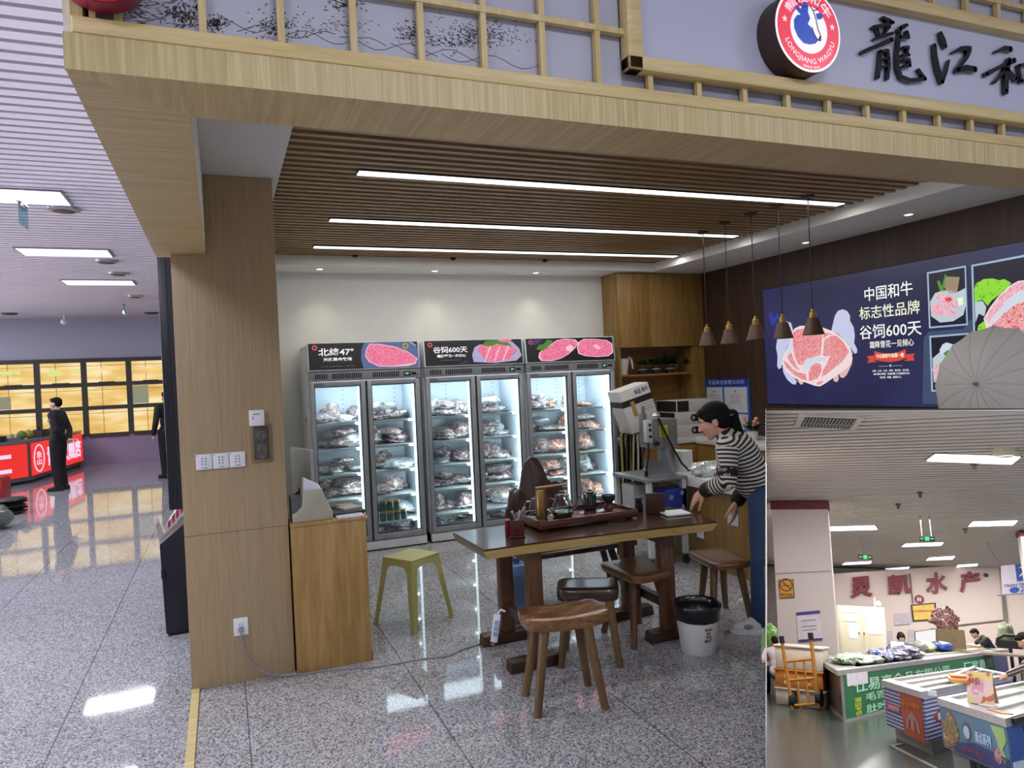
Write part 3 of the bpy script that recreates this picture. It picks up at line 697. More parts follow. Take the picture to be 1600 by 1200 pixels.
M_HGRN = emis('header_green_print', '#5f9a3c', 0.65); M_HGLD = emis('header_gold_print', '#b8b23e', 0.8); M_HICE = emis('header_ice_print', '#b9b4dc', 0.85); M_HDIM = emis('header_grey_print', '#7c7c82', 0.7); M_HVIO = emis('header_violet_print', '#5a3c86', 0.6)
M_DISP = emis('green_display', '#8dffb0', 1.2)
SHZ = [0.115, 0.263, 0.518, 0.772, 1.026, 1.281]
FW = 1.10
def fridge(x0, label, which):
    t = thing('display_fridge', label, 'fridge', (x0, 7.1, 0), 0, 'glass door fridges along the back wall')
    b = MB(); d = 0.70
    b.box(0, 0.045, 0.10, 0.03, d, 1.80); b.box(FW-0.03, 0.045, 0.10, FW, d, 1.80); b.box(0.03, d-0.03, 0.10, FW-0.03, d, 1.80)
    b.box(0.03, 0.045, 0.06, FW-0.03, d-0.03, 0.112); b.box(0.03, 0.045, 1.70, FW-0.03, d-0.03, 1.80); b.box(0.0, 0.03, 1.80, FW, d, 2.06)
    obj('cabinet', b, M_FRW, t, 0.003)
    b = MB(); b.box(0.031, d-0.034, 0.113, FW-0.031, d-0.031, 1.699); b.box(0.031, 0.05, 0.113, 0.034, d-0.034, 1.699); b.box(FW-0.034, 0.05, 0.113, FW-0.031, d-0.034, 1.699)
    for xx in (0.12, 0.42, 0.68, 0.98):
        for zz in range(30): b.box(xx-0.004, d-0.037, 0.2+zz*0.05, xx+0.004, d-0.0335, 0.21+zz*0.05, 1)
    obj('liner', b, [M_FRIN, M_DOORG], t)
    b = MB(); b.box(0.0, 0.03, 0.0, FW, d-0.02, 0.06, 0); b.box(0, -0.002, 0.012, FW, 0.04, 0.098, 1); obj('plinth', b, [M_BLACK, M_FRW], t, 0.002)
    for z in SHZ[1:]:
        b = MB(); b.box(0.036, 0.08, z-0.012, FW-0.036, d-0.045, z-0.004, 0); b.box(0.036, 0.062, z-0.016, FW-0.036, 0.08, z+0.006, 0); obj('shelf', b, M_FRSH, t)
    b = MB(); b.box(0, -0.012, 1.70, FW, 0.045, 1.795); vp = obj('vent_panel', b, M_FR, t, 0.003)
    b = MB()
    for (xa, n) in ((0.06, 6), (0.225, 14), (0.62, 13)):
        for i in range(n): b.box(xa+i*0.021, -0.0155, 1.722, xa+i*0.021+0.011, -0.011, 1.772)
    obj('vent_slot', b, M_BLACK, vp)
    b = MB(); b.box(0.935, -0.016, 1.725, 1.0, -0.011, 1.768, 0); b.box(1.012, -0.016, 1.735, 1.06, -0.011, 1.758, 0); b.box(1.07, -0.016, 1.73, 1.08, -0.011, 1.74, 0)
    b.box(0.95, -0.017, 1.738, 0.958, -0.0155, 1.757, 1); b.box(0.966, -0.017, 1.738, 0.974, -0.0155, 1.757, 1); b.box(0.966, -0.017, 1.749, 0.99, -0.0155, 1.753, 1)
    obj('control_display', b, [M_BLACK, M_DISP], vp)
    # doors
    for k, (a, c) in enumerate(((0.008, 0.540), (0.560, FW-0.008))):
        b = MB(); z0, z1 = 0.105, 1.692; s = 0.043
        b.box(a, -0.012, z0, a+s, 0.028, z1); b.box(c-s, -0.012, z0, c, 0.028, z1); b.box(a+s, -0.012, z0, c-s, 0.028, z0+s+0.012); b.box(a+s, -0.012, z1-s, c-s, 0.028, z1)
        dr = obj('door', b, M_FR, t, 0.003)
        b = MB(); b.box(a+s-0.002, 0.006, z0+s, c-s+0.002, 0.010, z1-s+0.002); obj('pane', b, M_GLASS, dr)
        b = MB(); q = 0.009
        b.box(a+s, 0.012, z0+s+0.012, a+s+q, 0.03, z1-s); b.box(c-s-q, 0.012, z0+s+0.012, c-s, 0.03, z1-s); b.box(a+s, 0.012, z1-s-q, c-s, 0.03, z1-s); b.box(a+s, 0.012, z0+s+0.012, c-s, 0.03, z0+s+0.02)
        obj('gasket', b, M_DOORG, dr)
        if k == 0: txt('maker_lettering', 'E-COOL', (a+0.045, -0.0125, z1-0.034), (1, 0, 0), (0, 0, 1), 0.09, 0.022, M_DOORG, dr, 0.001, 0.01)
        b = MB(); b.box(c-s-0.03, 0.033, 0.16, c-s-0.011, 0.045, 1.66); obj('led_strip', b, M_LED, t)
    b = MB(); b.box(0.541, -0.004, 0.105, 0.559, 0.03, 1.692); obj('mullion', b, M_DOORG, t)
    # header light box
    b = MB(); b.hexa([(0, -0.03, 1.80), (FW, -0.03, 1.80), (FW, 0.03, 1.80), (0, 0.03, 1.80)], [(0, 0.0, 2.075), (FW, 0.0, 2.075), (FW, 0.03, 2.075), (0, 0.03, 2.075)])
    hd = obj('header', b, M_FRW, t, 0.004)
    O = V((0.012, -0.0305, 1.812)); UX = V((1, 0, 0)); UY = V((0, 0.03, 0.275)).normalized(); W_, H_ = FW-0.024, 0.258; NN = V((0, -1, 0.1)).normalized()
    def plate(name, poly, m, lift): 
        mb = MB(); mb.prism([(x*W_, y*H_) for x, y in poly], O+NN*lift, UX, UY, NN*0.0012); return obj(name, mb, m, hd)
    def word(s, x, y, ww, hh, m=M_HWHT, bold=0.02): return txt('lettering', s, O+UX*x*W_+UY*y*H_+NN*0.004, UX, UY, ww*W_, hh*H_, m, hd, 0.001, bold)
    def circ(cx, cy, r, n=24, ar=1.0): return [(cx+r*math.cos(2*PI*i/n)*ar, cy+r*math.sin(2*PI*i/n)*W_/H_) for i in range(n)]
    plate('print', [(0, 0), (1, 0), (1, 1), (0, 1)], M_HBLK, 0.0)
    plate('emblem', circ(0.055, 0.84, 0.023), M_HRED, 0.0015); plate('emblem_centre', circ(0.055, 0.84, 0.012), M_HBLK, 0.003)
    if which == 0:
        word('北纬47°', 0.085, 0.52, 0.315, 0.30); word('天然黄金牧场', 0.125, 0.32, 0.255, 0.135, bold=0.03)
        word('————  ★  ————', 0.16, 0.23, 0.19, 0.04, M_HDIM); word('黑土地上的黄金牧场，天然水源', 0.10, 0.10, 0.30, 0.045, M_HDIM)
        plate('dish', [(0.48, 0), (0.462, 0.35), (0.47, 0.7), (0.50, 1.0), (0.93, 1.0), (1.0, 0.7), (1.0, 0.0)], M_HDISH, 0.0015)
        plate('meat', [(0.50, 0.48), (0.515, 0.75), (0.55, 0.95), (0.64, 0.93), (0.78, 0.82), (0.90, 0.62), (0.99, 0.32), (0.97, 0.12), (0.90, 0.04), (0.75, 0.03), (0.62, 0.05), (0.53, 0.25)], M_HFAT, 0.003)
        plate('meat', [(0.508, 0.48), (0.522, 0.74), (0.552, 0.92), (0.64, 0.90), (0.78, 0.79), (0.895, 0.60), (0.98, 0.32), (0.965, 0.15), (0.75, 0.06), (0.625, 0.08), (0.537, 0.27)], M_HMEAT, 0.0045)
        plate('badge', circ(0.885, 0.83, 0.028), M_HGLD, 0.003); plate('badge_centre', circ(0.885, 0.83, 0.015), M_HGRN, 0.0045); plate('leaf', [(0.93, 0.95), (0.985, 0.8), (0.99, 0.84), (0.94, 0.99)], M_HICE, 0.003)
    elif which == 1:
        word('谷饲600天', 0.08, 0.50, 0.345, 0.26); word('霜降雪花一见倾心', 0.115, 0.32, 0.29, 0.12, bold=0.03); word('——————', 0.15, 0.2, 0.2, 0.02, M_HDIM)
        plate('ice', [(0.48, 0.1), (0.47, 0.4), (0.5, 0.7), (0.55, 0.8), (0.9, 0.9), (0.97, 0.6), (0.99, 0.3), (0.93, 0.1), (0.7, 0.03)], M_HICE, 0.0015)
        plate('leaf', [(0.58, 0.75), (0.62, 0.95), (0.72, 0.99), (0.86, 0.85), (0.94, 0.5), (0.88, 0.3), (0.8, 0.6)], M_HGRN, 0.003)
        plate('meat', [(0.53, 0.55), (0.56, 0.78), (0.66, 0.72), (0.74, 0.82), (0.82, 0.74), (0.90, 0.70), (0.93, 0.5), (0.88, 0.32), (0.90, 0.2), (0.78, 0.12), (0.70, 0.06), (0.60, 0.12), (0.58, 0.3)], M_HMEAT, 0.0045)
        for xx in (0.64, 0.74, 0.83): plate('fat_line', [(xx-0.05, 0.12), (xx-0.04, 0.1), (xx+0.03, 0.7), (xx+0.02, 0.74)], M_HFAT, 0.006)
        plate('flower', [(0.36, 0.1), (0.42, 0.2), (0.42, 0.12), (0.38, 0.02)], M_HVIO, 0.0015); plate('flower', [(0.32, 0.03), (0.37, 0.15), (0.38, 0.04)], M_HVIO, 0.003)
        plate('meat', [(0.74, 0.95), (0.8, 0.88), (0.88, 0.9), (0.9, 1.0), (0.76, 1.0)], M_HMEAT, 0.0045)
    else:
        plate('leaf', [(0.11, 0.55), (0.14, 0.72), (0.2, 0.76), (0.24, 0.95), (0.30, 0.9), (0.26, 0.6), (0.2, 0.45)], M_HGRN, 0.0015); plate('chilli', [(0.04, 0.72), (0.1, 0.98), (0.18, 0.94), (0.12, 0.75)], M_HVIO, 0.0015)
        L1 = [(0.125, 0.2), (0.14, 0.4), (0.24, 0.65), (0.34, 0.90), (0.44, 0.97), (0.56, 0.92), (0.60, 0.75), (0.55, 0.55), (0.47, 0.3), (0.38, 0.12), (0.27, 0.02), (0.15, 0.05)]
        L2 = [(0.57, 0.55), (0.60, 0.82), (0.66, 0.94), (0.80, 0.92), (0.93, 0.86), (0.99, 0.7), (0.99, 0.3), (0.93, 0.15), (0.80, 0.13), (0.66, 0.18), (0.58, 0.3)]
        plate('fat_rim', L1, M_HFAT, 0.0015); plate('fat_rim', L2, M_HFAT, 0.0022)
        sh = lambda P_, k: [((x-sum(q[0] for q in P_)/len(P_))*k+sum(q[0] for q in P_)/len(P_), (y-sum(q[1] for q in P_)/len(P_))*k+sum(q[1] for q in P_)/len(P_)) for x, y in P_]
        plate('meat', sh(L1, 0.93), M_HMEAT, 0.004); plate('meat', sh(L2, 0.94), M_HMEAT, 0.0045)
        plate('bone_fat', [(0.44, 0.6), (0.5, 0.7), (0.53, 0.56), (0.49, 0.4), (0.45, 0.45)], M_HFAT, 0.006); plate('bone_fat', [(0.76, 0.62), (0.79, 0.7), (0.85, 0.5), (0.81, 0.45)], M_HFAT, 0.006)
    return t
FX = [0.778, 1.926, 3.052]
fridge(FX[0], 'left display fridge with 北纬47° on its header', 0)
fridge(FX[1], 'middle display fridge with 谷饲600天 on its header', 1)
fridge(FX[2], 'right display fridge with two marbled steaks and no words on its header', 2)
for x in FX:
    for k in (0.46, 0.995):
        area('fridge_led_lamp', (x+k, 7.16, 0.92), 0.03, 8.0, (0.88, 0.96, 1.0), (PI/2, 0, PI if False else 0.0), size_y=1.45)
    area('fridge_top_fill', (x+0.55, 7.42, 1.69), 1.0, 4.5, (0.88, 0.96, 1.0), size_y=0.4)  # extra area light without a fitting, fills the fridge interior
# ---- contents
def pack_mat(name, c1, c2, c3):
    m = bpy.data.materials.new(name); nt, N, L, b = nodes(m)
    tc = N.new('ShaderNodeTexCoord'); n = N.new('ShaderNodeTexNoise'); n.inputs['Scale'].default_value = 16; n.inputs['Detail'].default_value = 5; n.inputs['Distortion'].default_value = 1.2
    L.new(tc.outputs['Object'], n.inputs['Vector']); r = ramp(N, [(0.36, c1), (0.5, c2), (0.60, c3), (0.66, '#e9e6e4')]); L.new(n.outputs['Fac'], r.inputs['Fac']); L.new(r.outputs[0], b.inputs['Base Color'])
    b.inputs['Roughness'].default_value = 0.3; b.inputs['Coat Weight'].default_value = 1.0; b.inputs['Coat Roughness'].default_value = 0.06
    n2 = N.new('ShaderNodeTexVoronoi'); n2.inputs['Scale'].default_value = 26; n2.feature = 'DISTANCE_TO_EDGE'; L.new(tc.outputs['Object'], n2.inputs['Vector'])
    bp = N.new('ShaderNodeBump'); bp.inputs['Strength'].default_value = 0.9; bp.inputs['Distance'].default_value = 0.012; L.new(n2.outputs['Distance'], bp.inputs['Height']); L.new(bp.outputs[0], b.inputs['Normal']); L.new(bp.outputs[0], b.inputs['Coat Normal'])
    return m
PK = [pack_mat('frozen_dark_meat', '#4a3236', '#7d6466', '#bcaaa6'), pack_mat('frozen_pale_meat', '#65484a', '#a98f8a', '#ddd4cf'), pack_mat('frosted_wrap', '#8d8a8c', '#c2c2c5', '#eceff0'), pack_mat('fresh_pink_meat', '#8a4238', '#c98f78', '#ecd4c4')]
PROTO = {}
def pack_mesh(kind, mi):
    key = (kind, mi)
    if key in PROTO: return PROTO[key]
    b = MB(); rnd_ = random.Random(kind*7+mi); off = V((rnd_.random()*9, rnd_.random()*9, 0))
    dims = [(0.15, 0.17, 0.075), (0.20, 0.16, 0.05), (0.11, 0.14, 0.095), (0.16, 0.15, 0.035), (0.09, 0.12, 0.11)][kind]
    b.ell((0, 0, dims[2]*0.9), dims, None, 26, 16, fn=lambda q: 1+0.30*(mnoise.noise(q*1.6+off))+0.09*mnoise.noise(q*6+off))
    for i, v_ in enumerate(b.v):
        if v_.z < 0.0: b.v[i] = V((v_.x, v_.y, 0.0+0.02*v_.z))
    # crimped film seam
    n = 18
    for i in range(n):
        a0, a1 = 2*PI*i/n, 2*PI*(i+1)/n
        r0, r1 = 0.95, 1.16+0.06*rnd_.random()
        h = dims[2]*0.5
        b.add([(dims[0]*r0*math.cos(a0), dims[1]*r0*math.sin(a0), h), (dims[0]*r0*math.cos(a1), dims[1]*r0*math.sin(a1), h), (dims[0]*r1*math.cos(a1), dims[1]*r1*math.sin(a1), h*0.5+0.02*rnd_.random()), (dims[0]*r1*math.cos(a0), dims[1]*r1*math.sin(a0), h*0.5+0.02*rnd_.random())], [(0, 1, 2, 3)], 1)
    me = bpy.data.meshes.new('meat_pack'); me.from_pydata([tuple(v_) for v_ in b.v], [], b.f); me.materials.append(PK[mi]); me.materials.append(PK[2])
    for p_, i in zip(me.polygons, b.m): p_.material_index = i
    for p_ in me.polygons: p_.use_smooth = True
    PROTO[key] = me; return me
rnd = random.Random(21)
fr_n = ['left', 'middle', 'right']; sh_n = ['floor', 'lowest shelf', 'second lowest shelf', 'middle shelf', 'second highest shelf', 'top shelf']
for fi, x0 in enumerate(FX):
    for di in range(2):
        xa = x0+0.06+di*0.545; 
        for si, z in enumerate(SHZ):
            if fi == 0 and di == 1 and si == 1: cells = [(0.37, 0, 0, 0.30), (0.37, 0.055, 1, 0.3)]
            else:
                cells = []; n = rnd.choice([3, 3, 4]); 
                for q in range(n): cells.append((0.07+0.38*q/max(1, n-1)+rnd.uniform(-0.02, 0.02), 0.0, rnd.choice([0, 1, 2, 3, 4]), rnd.uniform(0.14, 0.42)))
                if rnd.random() < 0.8: cells.append((rnd.uniform(0.12, 0.36), 0.09 if si > 0 else 0.05, rnd.choice([1, 3]), rnd.uniform(0.16, 0.34)))
            lb = 'wrapped meat on the %s, %s door of the %s fridge' % (sh_n[si], ('left', 'right')[di], fr_n[fi])
            for (cx, dz, kind, cy) in cells:
                mi = rnd.choice([0, 1, 1, 0, 2]) if fi < 2 else rnd.choice([1, 3, 3, 2, 0])
                o = bpy.data.objects.new('meat_pack', pack_mesh(kind, mi)); COL.objects.link(o)
                s = rnd.uniform(0.70, 0.98)*(0.72 if z < 0.2 else 1)
                o.location = (min(max(xa+cx, x0+0.05+0.13), x0+FW-0.05-0.13), 7.1+0.10+cy*0.8+0.10, z+dz+0.002); o.scale = (s, s, s*(0.95 if si == 0 else 1.1)); o.rotation_euler = (rnd.uniform(-0.15, 0.15), rnd.uniform(-0.15, 0.15), rnd.uniform(0, 6.28))
                tag(o, lb, 'meat', 'meat packs: '+lb[16:])
# jars
M_JARG = mat('green_jar_label', '#2f6e5a', 0.4); M_JARB = mat('amber_jar_glass', '#6a5a24', 0.15, coat=0.5); M_LID = mat('gold_lid', '#c9b057', 0.3, 0.7)
jars = [(0.605+0.072*i, 7.20, 0.264) for i in range(5)]+[(0.605+0.072*i, 7.20, 0.369) for i in range(4)]
for i, (jx, jy, jz) in enumerate(jars):
    lb = 'green labelled jar, %s row, %s from the left, in the left fridge' % (('lower', 'upper')[i >= 5], ['first', 'second', 'third', 'fourth', 'fifth'][i if i < 5 else i-5])
    t = thing('glass_jar', lb, 'jar', (FX[0]+jx, jy, jz), 0, 'jars with green labels in the left fridge')
    b = MB(); b.lathe([(0.03, 0.001), (0.032, 0.006), (0.032, 0.07), (0.027, 0.082), (0.0, 0.083)], n=18); obj('jar_body', b, M_JARB, t)
    b = MB(); b.lathe([(0.0326, 0.014), (0.0326, 0.058)], n=18); part_label(obj('paper_label', b, M_JARG, t), 'green paper label')
    b = MB(); b.lathe([(0.03, 0.082), (0.03, 0.102), (0.0, 0.103)], n=18); obj('lid', b, M_LID, t)
# ================================================================== WALL CABINET, SHELF UNIT AND COUNTERS AT THE BACK RIGHT
W_CAB = wood('golden_oak_upright', '#9c7a42', '#765829', 'Z', 26, 0.42, 12, 0.8)
W_CABL = wood('golden_oak_flat', '#a98044', '#7f592a', 'X', 26, 0.45, 12, 0.8)
W_COUNT = wood('pale_oak_counter', '#b3925a', '#94713c', 'Z', 22, 0.4, 10, 0.9)
M_GAP = mat('cabinet_shadow_gap', '#4a331a', 0.7)
M_WTOP = mat('white_worktop', '#dcdcda', 0.3, var=0.02)
t = thing('wall_cabinet', 'golden oak wall cabinet with two doors up in the back right corner', 'cabinet', (4.462, 7.5, 1.965))
b = MB(); b.box(0.0, 0.022, 0.0, 1.256, 0.358, 0.90); obj('body', b, W_CAB, t)
for a, c in ((0.006, 0.458), (0.462, 1.252)):
    b = MB(); b.box(a, 0, -0.008, c, 0.02, 0.898); obj('door', b, W_CAB, t, 0.002)
t = thing('shelf_unit', 'open oak shelf unit under the wall cabinet, holding plants', 'shelf', (4.462, 7.52, 0.87))
b = MB(); b.box(0.02, 0.32, 0, 1.08, 0.338, 1.088); obj('back_panel', b, W_CABL, t)
b = MB(); b.box(0, 0, 0, 0.03, 0.338, 1.088); obj('side_panel', b, W_CAB, t)
b = MB(); b.box(1.075, 0, 0, 1.255, 0.338, 1.088); obj('side_panel', b, W_CAB, t)
b = MB(); b.box(0.03, 0, 0.735, 1.075, 0.32, 0.757); obj('shelf', b, W_CABL, t)
SHT = 0.87+0.7575
M_CER = mat('white_ceramic', '#d8d4cf', 0.3)
t = thing('watering_jug', 'white spoutless jug with a bent handle on the oak shelf', 'jug', (4.57, 7.62, SHT))
b = MB(); b.lathe([(0.0, 0.002), (0.055, 0.0), (0.06, 0.02), (0.085, 0.185), (0.095, 0.2), (0.09, 0.2), (0.055, 0.02), (0, 0.02)], n=24); obj('body', b, M_CER, t)
b = MB(); b.tube([(0.075, 0, 0.19), (0.10, 0, 0.215), (0.128, 0, 0.19), (0.14, 0, 0.12), (0.145, 0, 0.07)], [0.016, 0.017, 0.016, 0.013, 0.010], 10); obj('handle', b, M_CER, t)
M_LEAF = mat('dark_leaf', '#2a3d22', 0.5, var=0.3); M_POTD = mat('dark_pot', '#232326', 0.4); M_POTW = mat('white_pot_band', '#9a9a98', 0.5)
def leafy(mb, c, n, r, ln, wd, rnd_, up=0.4):
    for i in range(n):
        d = V((rnd_.gauss(0, 1), rnd_.gauss(0, 1), abs(rnd_.gauss(0, 1))*up+0.15)).normalized(); p = V(c)+d*r*rnd_.random(); q = d.cross(V((0, 0, 1))).normalized() if abs(d.z) < 0.95 else V((1, 0, 0))
        l = ln*rnd_.uniform(0.6, 1.2); w_ = wd*rnd_.uniform(0.7, 1.2); nn = d.cross(q)*l*0.12
        mb.add([p, p+d*l*0.5+q*w_+nn, p+d*l, p+d*l*0.5-q*w_+nn], [(0, 1, 2, 3)])
for px, lb, k in ((1005, 'dark potted plant next to the white jug, shortest of the four', 0), (1027, 'second potted plant from the jug, on the oak shelf', 1), (1048, 'bushiest potted plant, third from the jug on the oak shelf', 2), (1083, 'potted plant at the right end of the oak shelf', 3)):
    p = onY(px, 580, 7.6); r_ = random.Random(px)
    t = thing('potted_plant', lb, 'plant', (p.x, 7.62, SHT), 0, 'small plants on the oak shelf')
    b = MB(); b.lathe([(0, 0.001), (0.05, 0), (0.06, 0.09), (0.052, 0.09), (0.05, 0.075), (0, 0.075)], n=20); pt = obj('pot', b, M_POTD, t)
    b = MB(); b.lathe([(0.0575, 0.05), (0.0595, 0.065)], n=20); part_label(obj('band', b, M_POTW, pt), 'pale band round the pot')
    b = MB(); leafy(b, (0, 0, 0.11), [50, 80, 170, 70][k], [0.05, 0.07, 0.09, 0.06][k], [0.06, 0.07, 0.08, 0.09][k], 0.018, r_, 0.7); obj('foliage', b, M_LEAF, t)
# back counter with a white top
t = thing('back_counter', 'white topped oak counter along the back wall behind the striped woman', 'counter', (4.30, 6.98, 0))
b = MB(); b.box(0, 0.02, 0, 1.41, 0.86, 0.80); obj('base', b, W_CAB, t)
b = MB(); b.box(-0.01, 0, 0.80, 1.415, 0.87, 0.868); obj('worktop', b, M_WTOP, t, 0.004)
for i in range(3):
    b = MB(); b.box(0.02+0.46*i, 0.002, 0.10, 0.46+0.46*i, 0.02, 0.78); obj('door', b, W_CABL, t, 0.002)
# side counter along the brown wall
t = thing('side_counter', 'white topped counter along the dark brown wall behind the woman', 'counter', (5.12, 4.2, 0))
b = MB(); b.box(0.02, 0, 0, 0.595, 2.77, 0.79); obj('base', b, W_CAB, t)
b = MB(); b.box(0, -0.01, 0.79, 0.597, 2.77, 0.86); obj('worktop', b, M_WTOP, t, 0.004)
# three long carton boxes in a stack
M_CARTW = mat('white_carton', '#c4c0bc', 0.6, var=0.03); M_CARTB = mat('black_carton_end', '#1c1b1c', 0.5); M_CARTP = mat('carton_black_print', '#26262a', 0.6)
for i, (lb, x0, z) in enumerate((('white carton with a black end, lowest of the stack of three', 4.88, 0.869), ('white carton with a black end, middle of the stack of three', 4.875, 1.0165), ('white carton with a black end, topmost of the stack of three', 4.90, 1.164))):
    t = thing('carton_box', lb, 'box', (x0, 7.0, z), 0, 'three long cartons on the back counter')
    h = 0.146 if i < 2 else 0.134
    b = MB(); b.box(0, 0, 0, 0.62, 0.42, h); obj('carton', b, M_CARTW, t, 0.003)
    b = MB(); b.box(-0.0015, 0.01, 0.004, 0.0, 0.41, h-0.004); part_label(obj('printed_end', b, M_CARTB, t), 'black printed end')
    if i < 2:
        b = MB(); b.cyl((0.255, -0.0015, h/2), (0.255, 0.001, h/2), 0.042, n=20); b.box(0.255, -0.0015, h/2-0.042, 0.5, 0.0, h/2+0.042); obj('printed_band', b, M_CARTP, t)
        b = MB(); b.cyl((0.255, -0.0025, h/2), (0.255, 0.0, h/2), 0.022, n=16); obj('printed_spot', b, M_POTW, t)
    else:
        b = MB(); b.box(0.01, -0.0015, 0.005, 0.17, 0.0, h-0.005); obj('printed_band', b, M_CARTB, t)
# certificate board on the brown wall
M_BLUEB = mat('blue_board', '#3a63b8', 0.4, var=0.05); M_NAVY = mat('navy_heading', '#262f86', 0.45); M_PAPERW = mat('certificate_paper', '#c3c6c8', 0.6, var=0.04)
Xb = 5.716
a_ = onX(1104, 592, Xb); c_ = onX(1171, 592, Xb)
Y0b, Y1b, Zt, Zb = a_.y, c_.y, 1.525, 0.90
t = thing('certificate_board', 'blue board of framed certificates on the dark brown wall behind the woman', 'notice board', (Xb, (Y0b+Y1b)/2, Zb))
hw = (Y0b-Y1b)/2
b = MB(); b.box(-0.02, -hw, 0, 0, hw, Zt-Zb); obj('panel', b, M_BLUEB, t)
b = MB(); b.box(-0.024, -hw, Zt-Zb-0.085, -0.019, hw, Zt-Zb); hd = obj('heading', b, M_NAVY, t)
txt('lettering', '食品安全信息公示栏', (-0.025, hw*0.85, Zt-Zb-0.068), (0, -1, 0), (0, 0, 1), hw*1.7, 0.055, mat('pale_blue_lettering', '#9fb4ee', 0.5), hd, 0.001, 0.01)
for (y0, y1, z0, z1) in ((hw*0.93, hw*0.18, 0.28, 0.52), (hw*0.08, -hw*0.93, 0.22, 0.52), (hw*0.93, hw*0.1, 0.02, 0.25), (hw*0.05, -hw*0.93, 0.02, 0.2)):
    b = MB(); b.box(-0.025, min(y0, y1), z0, -0.019, max(y0, y1), z1); pc = obj('certificate', b, M_PAPERW, t)
    b = MB(); m_ = (y0+y1)/2
    b.cyl((-0.0262, m_, z1-0.05), (-0.0248, m_, z1-0.05), 0.014, n=12)
    for q in range(4): b.box(-0.0262, m_-0.09, z1-0.10-0.028*q, -0.0248, m_+0.09, z1-0.094-0.028*q)
    obj('print', b, mat('certificate_print', '#7e6f76', 0.6), pc)
# little flowers on the side counter
p = fl(1166, 690, 0.862); t = thing('flower_pot', 'small pot of pink and cream flowers on the side counter by the certificates', 'flowers', (5.3, 6.2, 0.8605))
b = MB(); b.lathe([(0, 0.001), (0.05, 0), (0.065, 0.1), (0, 0.1)], n=18); obj('pot', b, M_CER, t)
b = MB(); r_ = random.Random(4); leafy(b, (0, 0, 0.11), 50, 0.06, 0.08, 0.018, r_, 1.0); obj('foliage', b, M_LEAF, t)
b = MB()
for i in range(9): b.ell((r_.gauss(0, 0.055), r_.gauss(0, 0.055), 0.15+r_.random()*0.09), 0.02, nu=8, nv=6, fn=lambda q: 1+0.3*mnoise.noise(q*4), mi=i % 2)
obj('blossom', b, [mat('pink_blossom', '#d88a80', 0.6), mat('cream_blossom', '#d9d0a0', 0.6)], t)
# ---- work counter (peninsula) and what stands on it
t = thing('work_counter', 'oak work counter with a thick white slab top, beside the bone saw', 'counter', (3.66, 4.25, 0))
b = MB(); b.box(0.06, 0.06, 0.0, 0.62, 1.5, 0.66); obj('base', b, W_CAB, t)
b = MB(); b.box(0, 0, 0.66, 0.66, 1.56, 0.745); obj('worktop', b, M_WTOP, t, 0.006)
b = MB(); b.box(0.054, 0.30, 0.40, 0.059, 0.43, 0.50); part_label(obj('sticker', b, M_PAPERW, t), 'small white paper sticker')
b = MB(); b.box(0.054, 0.75, 0.22, 0.06, 0.84, 0.32); obj('socket', b, M_PLW, t)
WT = 0.7455
M_TRAYB = mat('brown_plate', '#7a5c40', 0.5)
p = fl(1118, 741, 0.755); t = thing('serving_board', 'round brown board behind the striped sleeve on the white counter', 'board', (3.98, 5.05, WT))
b = MB(); b.lathe([(0, 0.0), (0.15, 0.0), (0.155, 0.012), (0.14, 0.018), (0, 0.014)], n=32); obj('plate', b, M_TRAYB, t)
b = MB(); b.ell((0.02, 0, 0.035), (0.06, 0.05, 0.022), fn=lambda q: 1+0.25*mnoise.noise(q*3)); obj('food', b, mat('reddish_food', '#9a5440', 0.5), t)
M_PAPW = mat('white_tissue', '#dfe3e2', 0.7, var=0.02)
p = fl(1072, 741, 0.75)
t = thing('paper_stack', 'stack of white paper bags standing on the counter beside the saw', 'paper', (3.80, 5.42, WT), 0.5)
for i in range(5):
    b = MB(); b.box(-0.07+0.032*i, -0.09, 0, -0.045+0.032*i, 0.09, 0.185-0.006*(i % 2)); obj('paper_bag', b, M_PAPW, t, 0.004)
b = MB(); r_ = random.Random(9)
b.ell((0, 0, 0.045), (0.13, 0.09, 0.06), None, 26, 16, fn=lambda q: 1+0.45*mnoise.noise(q*3.1)+0.2*mnoise.noise(q*8))
o = obj('plastic_bag', b, mat('translucent_bag', '#d7dfdc', 0.25, coat=0.8), sharp=20); o.location = (3.78, 5.02, WT+0.012); tag(o, 'crumpled pale plastic bag lying on the counter by the saw', 'bag')
o = MB(); o.box(-0.16, -0.10, 0, 0.16, 0.10, 0.05); o = obj('paper_sheet_stack', o, M_PAPW, None, 0.004); o.location = (4.1, 5.4, WT); tag(o, 'low white packet lying behind the round board on the counter', 'packet')

# ---- bone saw on its steel table
M_STEEL = mat('saw_grey_enamel', '#85837f', 0.35, 0.35); M_STEELT = mat('stainless_top', '#9a9c9e', 0.28, 0.7); M_SAWW = mat('saw_white_enamel', '#c9ccc8', 0.35)
t = thing('bone_saw', 'grey band saw for bones on a steel table with castors', 'saw', (3.46, 5.39, 0))
b = MB(); b.box(-0.21, -0.29, 0.725, 0.19, 0.29, 0.752); obj('table_top', b, M_STEELT, t, 0.003)
for sx, sy in ((-0.18, -0.26), (0.16, -0.26), (-0.18, 0.26), (0.16, 0.26)):
    b = MB(); b.box(sx-0.02, sy-0.02, 0.09, sx+0.02, sy+0.02, 0.725); l_ = obj('leg', b, M_SAWW, t)
    b = MB(); b.cyl((sx-0.014, sy, 0.035), (sx+0.014, sy, 0.035), 0.035, n=16); obj('castor', b, M_BLACK, l_)
b = MB(); b.box(-0.20, -0.28, 0.25, 0.18, 0.28, 0.27); obj('lower_shelf', b, M_STEELT, t)
yS = -0.05
